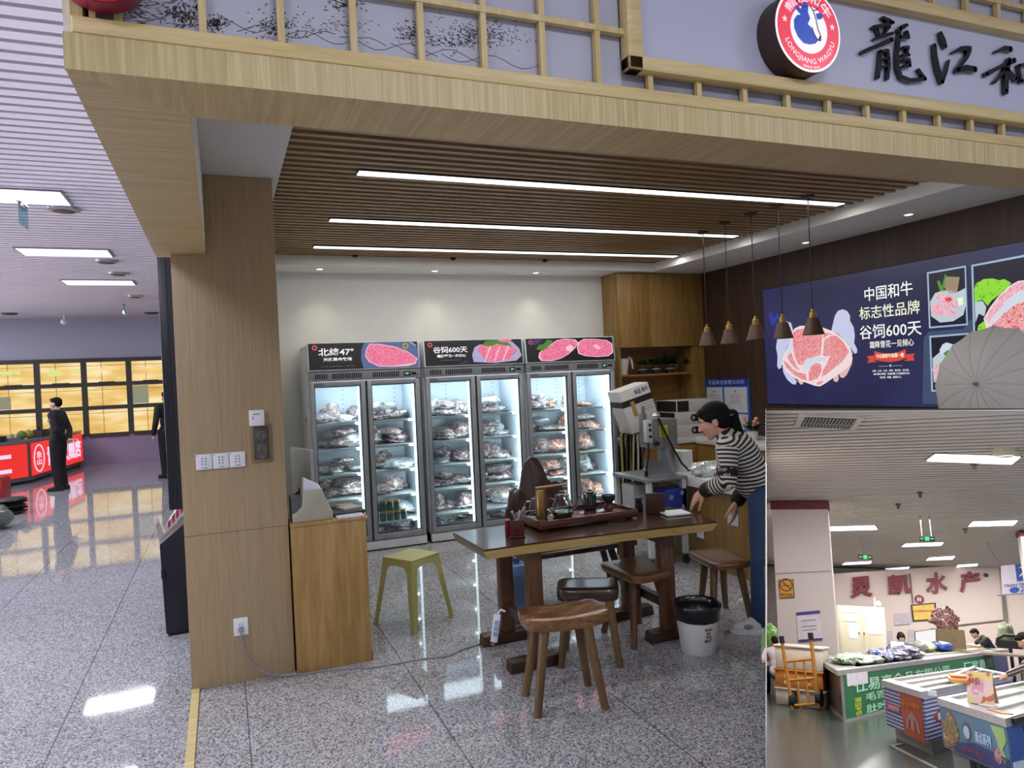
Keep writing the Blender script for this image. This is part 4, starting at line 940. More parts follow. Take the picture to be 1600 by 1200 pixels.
def sawb(x0, z0, x1, z1, y0=-0.12, y1=0.10): 
    b = MB(); b.box(x0, y0, z0, x1, y1, z1); return b
obj('wheel_housing', sawb(-0.03, 0.985, 0.23, 1.235), M_STEEL, t, 0.012)
obj('wheel_housing', sawb(-0.06, 1.02, 0.0, 1.29, 0.0, 0.05), M_STEEL, t, 0.01)
obj('column', sawb(0.13, 0.752, 0.235, 0.99, -0.06, 0.06), M_STEELT, t, 0.006)
b = MB(); b.hexa([(-0.05, -0.02, 0.752), (0.20, -0.10, 0.752), (0.20, -0.08, 0.752), (-0.05, 0.0, 0.752)], [(-0.05, -0.02, 0.89), (0.10, -0.07, 0.87), (0.10, -0.05, 0.87), (-0.05, 0.0, 0.89)]); obj('guard', b, M_STEELT, t)
obj('post', sawb(-0.125, 1.03, -0.10, 1.36, -0.125, -0.10), M_STEEL, t, 0.004)
cp = obj('control_panel', sawb(-0.135, 1.05, -0.075, 1.24, -0.19, -0.14), M_SAWW, t, 0.004)
for z, m_ in ((1.20, mat('dark_green_button', '#1e4a38', 0.4)), (1.155, M_BLACK), (1.10, M_BLACK)):
    b = MB(); b.cyl((-0.10, -0.20, z), (-0.10, -0.189, z), 0.013, n=14); obj('button', b, m_, cp)
b = MB(); b.box(0.04, -0.1225, 1.08, 0.125, -0.12, 1.18); lbp = obj('warning_label', b, mat('yellow_label', '#c8cc3c', 0.5), t)
b = MB()
for i in range(4): b.box(0.055, -0.124, 1.095+0.018*i, 0.11, -0.1222, 1.103+0.018*i)
obj('print', b, mat('label_print', '#5c5f30', 0.6), lbp)
b = MB(); b.lathe([(0.0, 0.02), (0.03, 0.018), (0.045, -0.01), (0.03, -0.02), (0, -0.02)], (0.03, -0.09, 1.275), 18); obj('knob', b, M_CHROME, t)
b = MB(); b.tube([(0.03, -0.13, 1.25), (0.08, -0.15, 1.12), (0.14, -0.17, 0.98), (0.20, -0.20, 0.85), (0.25, -0.24, 0.78)], 0.009, 8); obj('push_handle', b, M_BLACK, t)
b = MB(); b.tube([(-0.10, -0.15, 1.05), (-0.10, -0.16, 0.95), (-0.115, -0.15, 0.86), (-0.11, -0.12, 0.78)], 0.006, 6); b.cyl((-0.11, -0.12, 0.755), (-0.11, -0.12, 0.80), 0.016, n=10); obj('cable', b, M_BLACK, t)
b = MB(); b.cyl((0.0, -0.125, 1.03), (0.0, -0.15, 1.03), 0.02, n=14); obj('clamp_knob', b, M_BLACK, t)
# under the saw table
M_TIN = mat('blue_tin', '#27348c', 0.35, var=0.1)
p = fl(1058, 800, 0.27)
t = thing('gift_tin', 'dark blue tin box with small pictures on the shelf under the saw table', 'box', (3.535, 5.16, 0.2705))
b = MB(); b.box(-0.10, -0.05, 0, 0.11, 0.12, 0.38); obj('tin', b, M_TIN, t, 0.006)
b = MB(); b.cyl((-0.05, -0.052, 0.31), (-0.05, -0.049, 0.31), 0.022, n=14); b.cyl((0.06, -0.052, 0.34), (0.06, -0.049, 0.34), 0.02, n=14); b.ell((0.065, -0.05, 0.15), (0.026, 0.003, 0.09)); b.box(-0.07, -0.0515, 0.10, -0.03, -0.049, 0.22); obj('printed_picture', b, mat('tin_pale_print', '#8f8fae', 0.5), t)
b = MB(); b.box(-0.13, -0.10, 0, 0.13, 0.10, 0.40); o = obj('plastic_box', b, mat('grey_white_box', '#a9a9ac', 0.5), None, 0.006); o.location = (3.40, 5.46, 0.2705); tag(o, 'pale grey upright box behind the blue tin under the saw table', 'box')
# cardboard sheets standing between fridge and saw, with a carton on top
M_CARD = mat('flat_cardboard', '#a8946a', 0.8, var=0.15); M_CARDD = mat('dark_flat_cardboard', '#3c3833', 0.7, var=0.2); M_CARDG = mat('greenish_flat_cardboard', '#9a9656', 0.8, var=0.1)
cm = [M_CARDG, M_CARDD, M_CARD, M_CARDD, mat('pale_flat_cardboard', '#b8b2a8', 0.8), M_CARDD, M_CARD]
for i in range(7):
    x = 3.87+0.043*i; b = MB(); lean = 0.03*(i % 3)
    b.hexa([(-0.007, 0, 0), (0.012, 0, 0), (0.012, 0.5, 0), (-0.007, 0.5, 0)], [(-0.007+lean, 0, 1.0-0.02*(i % 2)), (0.012+lean, 0, 1.0-0.02*(i % 2)), (0.012+lean, 0.5, 1.0), (-0.007+lean, 0.5, 1.0)])
    o = obj('cardboard_sheet', b, cm[i]); o.location = (x, 6.55+0.02*(i % 2), 0.0); o.rotation_euler = (0, 0, -0.60)
    tag(o, ['leftmost upright cardboard sheet, greenish, touching the fridge side', 'second upright cardboard sheet from the fridge', 'third upright cardboard sheet from the fridge', 'fourth upright cardboard sheet from the fridge', 'fifth upright cardboard sheet from the fridge, pale', 'sixth upright cardboard sheet from the fridge', 'upright cardboard sheet farthest from the fridge'][i], 'cardboard', 'cardboard sheets beside the fridge')
M_BOXW = mat('printed_white_box', '#cfcdca', 0.6, var=0.03); M_TAPE = mat('brown_tape', '#a88a4e', 0.3); M_BTAPE = mat('black_strap', '#1d1d1f', 0.4); M_BPRN = mat('blue_box_print', '#4a4a78', 0.6); M_GRYS = mat('grey_box_side', '#8e8c8e', 0.6)
bw = thing('foam_box', 'big white carton with a black strap and tape, tilted on the cardboard sheets', 'box', (3.975, 6.50, 1.0))
bw.rotation_euler = (0.0, -0.28, -0.16)
b = MB(); b.box(0.0, 0, 0.0, 0.35, 0.34, 0.47); obj('carton', b, M_BOXW, bw, 0.008)
b = MB(); b.box(-0.003, -0.003, 0.29, 0.353, 0.343, 0.355); part_label(obj('strap', b, M_BTAPE, bw), 'black strap')
b = MB(); b.box(0.09, -0.0045, 0.17, 0.135, 0.0, 0.33); part_label(obj('tape', b, M_TAPE, bw), 'brown tape')
txt('lettering', '鲜品 和牛', (0.17, -0.0015, 0.385), (1, 0, 0), (0, 0, 1), 0.16, 0.055, M_BPRN, bw, 0.001, 0.006)
b = MB()
for i in range(3): b.box(0.18, -0.0015, 0.20+0.03*i, 0.33, -0.0005, 0.204+0.03*i)
obj('print', b, M_BPRN, bw)

# ================================================================== SMALL COUNTER BY THE PILLAR
t = thing('reception_counter', 'narrow pale oak counter standing against the wooden pillar', 'counter', (0.335, 4.30, 0))
b = MB(); b.box(0.0, 0.0, 0, 0.43, 0.55, 0.845); obj('body', b, W_COUNT, t, 0.002)
b = MB(); b.box(-0.002, -0.004, 0.845, 0.445, 0.56, 0.865); obj('top', b, W_COUNT, t, 0.003)
b = MB(); b.box(0.43, 0.0, 0.0, 0.436, 0.55, 0.06); obj('skirting', b, mat('reddish_edge', '#7a4a34', 0.5), t)
CT = 0.8655
M_PRN = mat('beige_printer_plastic', '#a9a592', 0.5, var=0.03); M_TPAP = mat('lilac_white_paper', '#d3cfe2', 0.6)
t = thing('receipt_printer', 'beige receipt printer with white paper on the narrow counter', 'printer', (0.475, 4.42, CT))
prof = [(-0.125, 0.0), (0.105, 0.0), (0.105, 0.045), (0.055, 0.16), (0.05, 0.185), (-0.06, 0.185), (-0.07, 0.09), (-0.10, 0.06), (-0.125, 0.05)]
b = MB(); b.prism(prof, (0, -0.09, 0), (1, 0, 0), (0, 0, 1), (0, 0.18, 0)); obj('casing', b, M_PRN, t, 0.006)
b = MB(); b.hexa([(-0.055, -0.06, 0.18), (0.045, -0.06, 0.18), (0.045, 0.06, 0.18), (-0.055, 0.06, 0.18)], [(-0.05, -0.05, 0.25), (0.04, -0.05, 0.20), (0.04, 0.05, 0.20), (-0.05, 0.05, 0.25)]); obj('paper', b, M_TPAP, t)
b = MB(); b.box(-0.128, -0.07, 0.055, -0.07, 0.07, 0.15); obj('side_cover', b, mat('dark_grey_plastic', '#55565a', 0.4), t)
p = onY(472, 715, 4.74)
t = thing('monitor', 'thin grey screen seen edge on behind the receipt printer', 'monitor', (0.455, 4.72, CT))
b = MB(); b.T = Matrix.Rotation(-1.28, 4, 'Z'); b.box(-0.16, -0.012, 0.10, 0.16, 0.012, 0.40); obj('screen', b, mat('grey_screen_back', '#b4b7ba', 0.35, 0.3), t, 0.006)
b = MB(); b.box(-0.03, -0.03, 0.012, 0.03, 0.03, 0.15); b.box(-0.08, -0.07, 0, 0.08, 0.07, 0.012); obj('stand', b, M_GREYP, t)
b = MB(); pts = [(0.375+0.01*math.sin(i*1.9), 4.36+0.012*i, CT+0.012+0.02*math.sin(i*1.3)+0.009*i) for i in range(13)]
b.tube(pts, 0.007, 8); b.tube([(0.37, 4.40, CT+0.015), (0.372, 4.42, CT+0.10), (0.385, 4.46, CT+0.15), (0.41, 4.5, CT+0.16)], 0.006, 8); o = obj('black_cable', b, M_BLACK); tag(o, 'tangle of black cable between pillar and receipt printer', 'cable')
M_DOC = mat('dark_folder', '#3b3d40', 0.4); 
b = MB(); b.box(-0.10, -0.08, 0, 0.10, 0.08, 0.022); o = obj('document_folder', b, M_DOC, None, 0.003); o.location = (0.675, 4.48, CT); o.rotation_euler = (0, 0, 0.15); tag(o, 'dark document folder lying on the narrow counter', 'folder')
b = MB(); b.box(-0.08, -0.05, 0, 0.08, 0.05, 0.008); o = obj('white_card', b, M_TPAP, None, 0.002); o.location = (0.68, 4.36, CT); tag(o, 'folded white paper at the front of the narrow counter', 'paper')
b = MB(); b.box(-0.06, -0.05, 0, 0.06, 0.05, 0.014); o = obj('notepad', b, mat('pale_notepad', '#b9aaa2', 0.6), None, 0.002); o.location = (0.70, 4.50, CT+0.0225); o.rotation_euler = (0, 0, 0.4); tag(o, 'pale notepad on top of the dark folder', 'notepad')
b = MB(); b.box(-0.03, -0.022, 0, 0.03, 0.022, 0.025); o = obj('card_box', b, mat('blue_card_box', '#2e5aa0', 0.4), None, 0.002); o.location = (0.63, 4.66, CT); o.rotation_euler = (0, 0, 0.5); tag(o, 'small blue box beside the black pouch on the narrow counter', 'box')
b = MB(); b.ell((0, 0, 0.02), (0.06, 0.04, 0.022)); o = obj('pouch', b, M_BLACK); o.location = (0.60, 4.58, CT); tag(o, 'black pouch behind the receipt printer on the narrow counter', 'pouch')
# ================================================================== LIGHTBOX POSTER ON THE BROWN WALL
XL = 5.70
lb = thing('lightbox_poster', 'long navy lit poster of marbled beef with white Chinese lines on the brown wall', 'poster', (XL, 4.9, 1.225))
Yl0, Yl1, Zl0, Zl1 = 6.40, 2.05, 1.225, 2.52
def lloc(p): return V((p.x-XL, p.y-4.9, p.z-1.225))
b = MB(); b.box(0.001, Yl1-4.9, 0, 0.018, Yl0-4.9, Zl1-Zl0); obj('case', b, M_BLACK, lb)
E_NAVY = emis('poster_navy', '#23244e', 0.85)
def navy_mat():
    m = bpy.data.materials.new('poster_navy_print'); nt, N, L, bb = nodes(m); tc = N.new('ShaderNodeTexCoord')
    n = N.new('ShaderNodeTexNoise'); n.inputs['Scale'].default_value = 1.1; L.new(tc.outputs['Object'], n.inputs['Vector']); r = ramp(N, [(0.35, '#1d1e44'), (0.62, '#2a2b58')]); L.new(n.outputs['Fac'], r.inputs['Fac'])
    bb.inputs['Base Color'].default_value = (0.01, 0.01, 0.02, 1); bb.inputs['Roughness'].default_value = 0.25; L.new(r.outputs[0], bb.inputs['Emission Color']); bb.inputs['Emission Strength'].default_value = 0.85
    return m
b = MB(); b.box(-0.004, Yl1-4.9+0.01, 0.01, 0.001, Yl0-4.9-0.01, Zl1-Zl0-0.01); face = obj('print', b, navy_mat(), lb)
def lpoly(name, pix, m, lift, q=1.0, ox=0, oy=0, fn=None):
    """outline read off the photo (pixels) laid on the poster's own plane"""
    pts = [lloc(onX(ox+x*q, oy+y*q, XL)) for x, y in pix]
    mb = MB(); n = len(pts); x0 = -0.004-lift
    lo = [V((x0, p.y, p.z)) for p in pts]; hi = [V((x0-0.0012, p.y, p.z)) for p in pts]
    mb.add(lo+hi, [tuple(range(n)), tuple(range(n, 2*n))[::-1]]+[(i, n+i, n+(i+1) % n, (i+1) % n) for i in range(n)])
    return obj(name, mb, m, face, sharp=20)
E_WH = emis('poster_white', '#f4f6f2', 1.0); E_CREAM = emis('poster_cream', '#eef2d4', 1.0); E_GLOVE = emis('poster_glove', '#c9cdea', 0.95); E_GLOVEB = emis('poster_glove_pink', '#e6b9b4', 0.95)
E_FAT = emis('poster_fat', '#f3dede', 0.95); E_FATB = emis('poster_fat_blue', '#d3dcec', 0.95); E_RED = emis('poster_ribbon_red', '#d9483c', 0.95); E_REDD = emis('poster_ribbon_dark', '#8c1f1f', 0.8)
E_FRAME = emis('poster_frame_blue', '#a3bdd6', 0.9); E_DARK = emis('poster_dark', '#15152e', 0.8); E_GREEN = emis('poster_green', '#8fdc30', 0.95); E_GREEND = emis('poster_dark_green', '#4f9a2a', 0.85); E_DISH = emis('poster_dish', '#c4d2da', 0.9); E_WOOD = emis('poster_wood', '#a48f72', 0.85); E_BLUEG = emis('poster_blue_glove', '#2f3f9a', 0.85); E_MIST = emis('poster_mist', '#4a5a7c', 0.7)
E_MEAT = marble('poster_marbled_meat', '#d43a46', '#e8747c', '#fff0f0', 36, 0.95, (0.465, 0.535), 2.4); E_MEAT2 = marble('poster_marbled_meat_red', '#d23a40', '#e8767a', '#fbe4e2', 24, 0.95, (0.45, 0.55), 2.5); E_MEATP = marble('poster_marbled_meat_pink', '#cf4468', '#ea9ab0', '#f9dde4', 30, 0.95, (0.44, 0.56), 2.2)
# traced in the enlarged crop at (1190,480), 8.57 enlargement
q = 1/8.571; ox, oy = 1190, 480
lpoly('glove', [(95,70),(130,230),(160,260),(200,200),(240,130),(220,70),(170,150),(150,75)], E_BLUEG, 0.001, q, ox, oy)
lpoly('glove', [(345,190),(400,210),(430,320),(400,420),(330,560),(290,700),(270,810),(235,830),(215,790),(220,650),(200,540),(215,430),(260,300)], E_GLOVE, 0.002, q, ox, oy)
lpoly('glove', [(990,110),(1030,50),(1090,28),(1150,50),(1190,110),(1190,180),(1240,270),(1255,380),(1245,480),(1285,560),(1285,610),(1250,622),(1210,560),(1150,470),(1040,360),(940,320),(960,230)], E_GLOVE, 0.002, q, ox, oy)
lpoly('glove', [(285,790),(300,880),(350,970),(420,1030),(465,1035),(475,990),(430,930),(350,820)], E_GLOVE, 0.002, q, ox, oy)
for P_ in ([(480,980),(530,1035),(560,1030),(560,990)], [(960,940),(980,995),(1020,1000),(1040,960),(1030,880)], [(1040,880),(1060,935),(1100,950),(1150,900),(1215,760),(1225,680),(1190,600)]):
    lpoly('finger', P_, E_GLOVEB, 0.002, q, ox, oy)
meat = [(420,330),(450,285),(520,250),(640,245),(800,262),(930,310),(1040,370),(1130,450),(1190,530),(1222,620),(1215,720),(1170,800),(1080,870),(960,950),(860,1020),(790,1060),(720,1052),(620,1015),(520,985),(420,930),(330,860),(280,760),(285,690),(320,600),(380,480)]
lpoly('fat_rim', meat, E_FAT, 0.0035, q, ox, oy)
for P_ in ([(425,400),(440,330),(500,295),(640,280),(800,290),(815,330),(820,430),(808,560),(800,640),(700,670),(600,700),(560,770),(500,770),(450,650),(430,520)],
           [(850,440),(930,390),(1010,380),(1090,450),(1150,540),(1180,600),(1130,680),(1060,760),(960,830),(870,900),(815,935),(825,860),(880,760),(930,650),(870,660),(830,640),(840,540)],
           [(640,870),(680,780),(740,745),(800,760),(815,820),(800,880),(760,950),(690,985),(645,985)],
           [(295,710),(340,740),(430,830),(520,880),(600,890),(615,985),(540,960),(440,900),(340,810)],
           [(345,640),(400,600),(440,700),(480,790),(520,840),(460,820),(390,740)], [(820,330),(900,345),(980,375),(900,370),(840,420)], [(740,1015),(790,990),(840,990),(800,1030),(760,1040)]):
    lpoly('meat', P_, E_MEAT, 0.005, q, ox, oy)
lpoly('fat_patch', [(560,800),(600,720),(720,670),(830,660),(880,690),(850,730),(760,730),(690,760),(640,830),(590,850)], E_FATB, 0.0065, q, ox, oy)
lpoly('fat_patch', [(330,600),(380,470),(415,430),(420,560),(370,660)], E_FATB, 0.0065, q, ox, oy)
# words, traced at (1330,430), 6.669 enlargement
def lword(s, x0, yb0, x1, yt, m, bold=0.02, name='lettering'):
    """box in crop pixels: left x0, bottom at left yb0, right x1, top at left yt"""
    k = 1/6.669; a = lloc(onX(1330+x0*k, 430+yb0*k, XL)); c = lloc(onX(1330+x1*k, 430+yb0*k, XL)); t_ = lloc(onX(1330+x0*k, 430+yt*k, XL))
    return txt(name, s, (-0.0052, a.y, a.z), (0, -1, 0), (0, 0, 1), a.y-c.y, t_.z-a.z, m, face, 0.001, bold)
lword('中国和牛', 146, 275, 650, 132, E_WH, 0.006); lword('标志性品牌', 92, 468, 724, 335, E_CREAM, 0.006); lword('谷饲600天', 96, 672, 742, 528, E_WH, 0.006); lword('霜降雪花一见倾心', 198, 764, 660, 692, E_WH, 0.006)
q, ox, oy = 1/6.669, 1330, 430
lpoly('ribbon', [(168,845),(250,835),(275,900),(170,915),(190,880)], E_RED, 0.001, q, ox, oy); lpoly('ribbon', [(580,825),(668,815),(650,850),(668,888),(560,895)], E_RED, 0.001, q, ox, oy)
lpoly('ribbon_fold', [(232,885),(275,870),(275,900)], E_REDD, 0.0022, q, ox, oy); lpoly('ribbon_fold', [(550,870),(590,862),(580,890)], E_REDD, 0.0022, q, ox, oy)
lpoly('ribbon', [(246,790),(330,812),(420,815),(500,800),(572,770),(582,860),(510,890),(420,905),(330,898),(250,880)], E_RED, 0.0034, q, ox, oy)
o = lword('今日真和牛标第一款', 268, 868, 560, 822, E_CREAM, 0.02)
for v_ in o.data.vertices: v_.co.x -= 0.004
lword('———— ♛ ————', 290, 958, 540, 935, E_WH, 0.0)
lword('豆粕、大麦、玉米、苜蓿、维生素、益生菌。', 226, 1008, 610, 988, E_WH, 0.0); lword('480天精心饲喂，低温排酸工艺造就的牛肉', 236, 1042, 610, 1020, E_WH, 0.0); lword('雪花美、鲜嫩、嫩滑多汁。', 304, 1076, 530, 1054, E_WH, 0.0)
# picture frames, traced at (1430,400), 5 enlargement
q, ox, oy = 0.2, 1430, 400
def lframe(outer, inner, m=E_FRAME):
    n = len(outer); po = [lloc(onX(ox+x*q, oy+y*q, XL)) for x, y in outer]; pi = [lloc(onX(ox+x*q, oy+y*q, XL)) for x, y in inner]
    mb = MB(); mb.add([V((-0.0065, p.y, p.z)) for p in po]+[V((-0.0065, p.y, p.z)) for p in pi], [(i, (i+1) % n, n+(i+1) % n, n+i) for i in range(n)])
    obj('picture_frame', mb, m, face); lpoly('picture_ground', inner, E_DARK, 0.001, q, ox, oy)
lpoly('mist', [(70,640),(110,590),(380,570),(430,500),(470,480),(475,760),(300,1160),(60,1155)], E_MIST, 0.0002, q, ox, oy)
lframe([(95,128),(400,74),(416,540),(112,566)], [(108,140),(390,90),(404,528),(124,552)])
lframe([(114,624),(420,600),(428,1055),(130,1060)], [(128,638),(408,615),(415,1040),(144,1046)])
lframe([(442,70),(900,-18),(900,1040),(470,1050)], [(458,82),(900,0),(900,1020),(484,1030)])
lpoly('ice_dish', [(120,360),(160,290),(250,260),(340,280),(395,250),(402,380),(380,460),(300,510),(200,520),(130,470)], E_DISH, 0.0025, q, ox, oy)
lpoly('bamboo_mat', [(215,225),(250,160),(352,165),(340,240),(330,290),(270,290)], E_WOOD, 0.0025, q, ox, oy)
lpoly('leaf', [(175,200),(195,190),(215,240),(240,140),(250,150),(225,260),(270,270),(200,275)], E_GREEND, 0.004, q, ox, oy)
for P_ in ([(165,330),(185,295),(270,300),(330,360),(345,410),(300,400),(230,370)], [(128,440),(135,380),(180,365),(240,380),(320,430),(325,475),(240,460),(190,465)]): lpoly('meat_slice', P_, E_MEATP, 0.004, q, ox, oy)
lpoly('meat_slice', [(235,330),(280,320),(300,350),(250,355)], E_RED, 0.005, q, ox, oy); lpoly('lemon', [(335,330),(375,320),(380,380),(345,385)], E_CREAM, 0.004, q, ox, oy)
lpoly('ice_dish', [(140,800),(210,740),(300,745),(345,770),(340,860),(272,930),(272,1008),(150,985)], E_DISH, 0.0025, q, ox, oy)
lpoly('flower', [(195,735),(220,690),(250,675),(300,690),(300,740),(330,760),(260,780),(210,770)], E_FATB, 0.004, q, ox, oy); lpoly('leaf', [(225,760),(260,735),(300,760),(290,800),(250,790)], E_GREEND, 0.005, q, ox, oy)
for P_ in ([(140,880),(235,810),(225,850),(150,950)], [(150,975),(230,870),(250,815),(270,830),(240,950),(200,990)], [(280,860),(300,815),(330,820),(310,880),(285,905)]): lpoly('meat_slice', P_, E_MEATP, 0.004, q, ox, oy)
lpoly('lettuce', [(466,260),(480,215),(540,180),(610,175),(660,190),(700,180),(755,210),(720,260),(650,310),(600,350),(570,390),(530,340),(470,360)], E_GREEN, 0.0025, q, ox, oy)
lpoly('lettuce', [(480,660),(500,540),(540,510),(600,620),(620,660),(520,690)], E_GREEN, 0.0025, q, ox, oy)
rr = random.Random(5)
for i in range(60):
    cx, cy = (rr.uniform(475, 700), rr.uniform(200, 340)) if i < 44 else (rr.uniform(488, 575), rr.uniform(560, 670)); a = rr.uniform(0, 3.1); l_ = rr.uniform(14, 30)
    if i < 44 and cy > 380-0.35*(cx-470)+20: continue
    lpoly('lettuce_vein', [(cx, cy), (cx+l_*math.cos(a)+3, cy-l_*math.sin(a)), (cx+l_*math.cos(a)*0.6-5, cy-l_*math.sin(a)*0.6)], E_GREEND, 0.0036, q, ox, oy) if i < 40 or i > 43 else None
lpoly('ice_dish', [(470,360),(530,350),(560,400),(545,470),(500,450),(475,520)], E_DISH, 0.002, q, ox, oy)
steak = [(540,490),(590,400),(660,310),(740,235),(810,195),(900,185),(900,720),(850,676),(760,650),(640,655),(560,560)]
lpoly('fat_rim', steak, E_FAT, 0.004, q, ox, oy)
lpoly('steak', [(552,490),(600,405),(668,318),(745,245),(812,206),(900,196),(900,260),(820,275),(740,330),(660,420),(575,530)], E_MEATP, 0.0052, q, ox, oy)
lpoly('fat_patch', [(575,535),(660,425),(740,335),(820,282),(900,268),(900,350),(800,370),(700,450),(620,520)], E_FATB, 0.0052, q, ox, oy)
lpoly('steak', [(572,565),(640,510),(700,450),(800,372),(900,350),(900,715),(850,672),(760,646),(650,648)], E_MEAT2, 0.0064, q, ox, oy)
# grey umbrella in front of the poster
M_UMB = mat('grey_umbrella_cloth', '#b5b1ad', 0.7, var=0.04, scale=6)
uc = onX(1526, 600, 4.55)
um = thing('umbrella', 'open grey umbrella with ribs before the right end of the poster', 'umbrella', (uc.x, uc.y, 0))
ax = (V((0, 0, 1.65))-uc); ax = (ax.normalized()+V((-0.62, 0.50, 0.12))).normalized(); NR = 16; RU = 0.40
ux_ = ax.cross(V((0, 0, 1))).normalized(); uy_ = ux_.cross(ax); hub = V((0, 0, uc.z))
def umf(i, j):
    a = 2*PI*i; ph = (i*NR) % 1.0; sc_ = 1-0.045*math.sin(PI*ph)*j
    r_ = RU*j*sc_; return hub+ux_*r_*math.cos(a)+uy_*r_*math.sin(a)-ax*(0.17*j*j-0.012*math.sin(PI*ph)*j)
b = MB(); b.grid(umf, NR*6, 10); obj('canopy', b, M_UMB, um, sharp=60)
for k in range(NR):
    b = MB(); b.tube([umf(k/NR, j/6)+ax*0.0005 for j in range(7)], 0.0018, 5); obj('rib', b, mat('umbrella_rib_seam', '#96928e', 0.7), um)
b = MB(); b.cyl(hub, hub+ax*0.04, 0.012, 0.006, 10); obj('ferrule', b, M_GREYP, um)
b = MB(); b.cyl(hub-ax*0.02, hub-ax*0.35, 0.008, n=8); e_ = hub-ax*0.35; b.tube([e_, V((e_.x, e_.y, e_.z-0.15)), V((e_.x, e_.y, 0.0))], 0.012, 8); obj('pole', b, M_CHROME, um)
# ================================================================== TEA TABLE
W_WAL = wood('dark_walnut_top', '#4f3522', '#2e1d12', 'X', 16, 0.22, 10, 1.6, coat=0.5)
W_SAP = wood('yellow_sapwood_edge', '#cdb274', '#ad9152', 'X', 22, 0.4, 12, 1.0)
W_LEG = wood('brown_walnut_leg', '#6e492e', '#45291a', 'Z', 22, 0.35, 10, 1.0)
W_LEGX = wood('dark_walnut_rail', '#4c2f1e', '#2c1a10', 'X', 20, 0.4, 10, 1.0)
t = thing('tea_table', 'long dark walnut slab table with a pale live edge, carrying the tea tray', 'table', (2.0, 3.85, 0))
out = [(1.245,4.13),(1.25,3.86),(1.256,3.60),(1.5,3.603),(1.8,3.588),(2.1,3.566),(2.4,3.535),(2.708,3.497),(2.75,3.68),(2.79,3.88),(2.76,4.08),(2.4,4.15),(2.0,4.16),(1.6,4.145)]
n = len(out); lo_ = lambda z, k: [V((2.0+(x-2.0)*k-2.0, 3.85+(y-3.85)*(1-(1-k)*2.2)-3.85, z)) for x, y in out]
top, mid, bot = lo_(0.74, 0.985), lo_(0.732, 1.0), lo_(0.682, 0.965)
b = MB(); b.add(top+mid+bot, [tuple(range(n)), tuple(range(2*n, 3*n))[::-1]], 0)
b.add(top+mid, [(i, n+i, n+(i+1) % n, (i+1) % n) for i in range(n)], 0)
b.add(mid+bot, [(i, n+i, n+(i+1) % n, (i+1) % n) for i in range(2, 7)], 1)
b.add(mid+bot, [(i, n+i, n+(i+1) % n, (i+1) % n) for i in list(range(0, 2))+list(range(7, n))], 0)
obj('tabletop', b, [W_WAL, W_SAP], t, sharp=50)
for lx in (1.60-2.0, 2.49-2.0):
    for ly in (3.745-3.85, 4.20-3.85):
        b = MB(); b.box(lx-0.045, ly-0.032, 0.06, lx+0.045, ly+0.032, 0.683); lg_ = obj('leg', b, W_LEG, t, 0.006)
        dx = -0.03 if lx < 0 else 0.0
        b = MB(); b.hexa([(lx-0.15+dx, ly-0.045, 0), (lx+0.17+dx, ly-0.045, 0), (lx+0.17+dx, ly+0.045, 0), (lx-0.15+dx, ly+0.045, 0)], [(lx-0.14+dx, ly-0.045, 0.065), (lx+0.16+dx, ly-0.045, 0.065), (lx+0.16+dx, ly+0.045, 0.065), (lx-0.14+dx, ly+0.045, 0.065)]); obj('foot', b, W_LEGX, lg_, 0.008)
    b = MB(); b.box(lx-0.025, -0.11, 0.585, lx+0.025, 0.36, 0.682); obj('rail', b, W_LEG, t, 0.004)
    b = MB(); b.box(lx-0.022, -0.10, 0.19, lx+0.022, 0.35, 0.25); obj('stretcher', b, W_LEGX, t, 0.004)
# ---- stools
W_SAD = wood('figured_walnut_seat', '#9a6f3e', '#4a2c16', 'X', 9, 0.25, 4.0, 1.6, coat=0.5)
W_STL = wood('honey_stool_leg', '#765a36', '#553f23', 'Z', 24, 0.35, 10, 0.8)
W_DKS = wood('dark_stool_seat', '#472d22', '#2b1a14', 'X', 20, 0.28, 8, 1.0, coat=0.4)
W_BRS = wood('warm_brown_seat', '#7a5430', '#55361c', 'X', 16, 0.3, 8, 1.2, coat=0.3)
def slab_seat(w_, d_, th, dish, wob, seed, hx=0.0):
    rr_ = random.Random(seed); off = rr_.random()*9; N_ = 28
    def ring(k, z, zf):
        pts = []
        for i in range(N_):
            a = 2*PI*i/N_; c_, s_ = math.cos(a), math.sin(a); e = 0.32
            x = w_/2*math.copysign(abs(c_)**e, c_)*k; y = d_/2*math.copysign(abs(s_)**e, s_)*k
            g = 1+wob*mnoise.noise(V((c_*1.3+off, s_*1.3, 0)))
            pts.append(V((x*g, y*g, z+zf(x, y))))
        return pts
    dz = lambda x, y: dish*((x/(w_/2))**2*0.8+0.15*(y/(d_/2))**2)+hx*x
    zero = lambda x, y: dish*0.5*((x/(w_/2))**2)+hx*x
    rs = [ring(0.001, 0, dz), ring(0.35, 0, dz), ring(0.65, 0, dz), ring(0.9, 0, dz), ring(0.98, -0.006, dz), ring(1.0, -th*0.4, zero), ring(0.97, -th*0.9, zero), ring(0.9, -th, zero), ring(0.001, -th, lambda x, y: 0)]
    b = MB(); vs = [p for r_ in rs for p in r_]; fs = []
    for k in range(len(rs)-1):
        for i in range(N_): fs.append((k*N_+i, (k+1)*N_+i, (k+1)*N_+(i+1) % N_, k*N_+(i+1) % N_))
    return b.add(vs, fs)
def stool(label, x, y, rot, h, seat, seat_m, leg_m, feet, r0, r1, spread=0.55):
    t = thing('wooden_stool', label, 'stool', (x, y, 0), rot, None)
    for i, p in enumerate(seat.v): seat.v[i] = V((p.x, p.y, p.z+h))
    obj('seat', seat, seat_m, t, sharp=55)
    for fx, fy in feet:
        b = MB(); b.cyl((fx, fy, 0), (fx*spread, fy*spread, h-0.03), r1, r0, 14); obj('leg', b, leg_m, t)
    return t
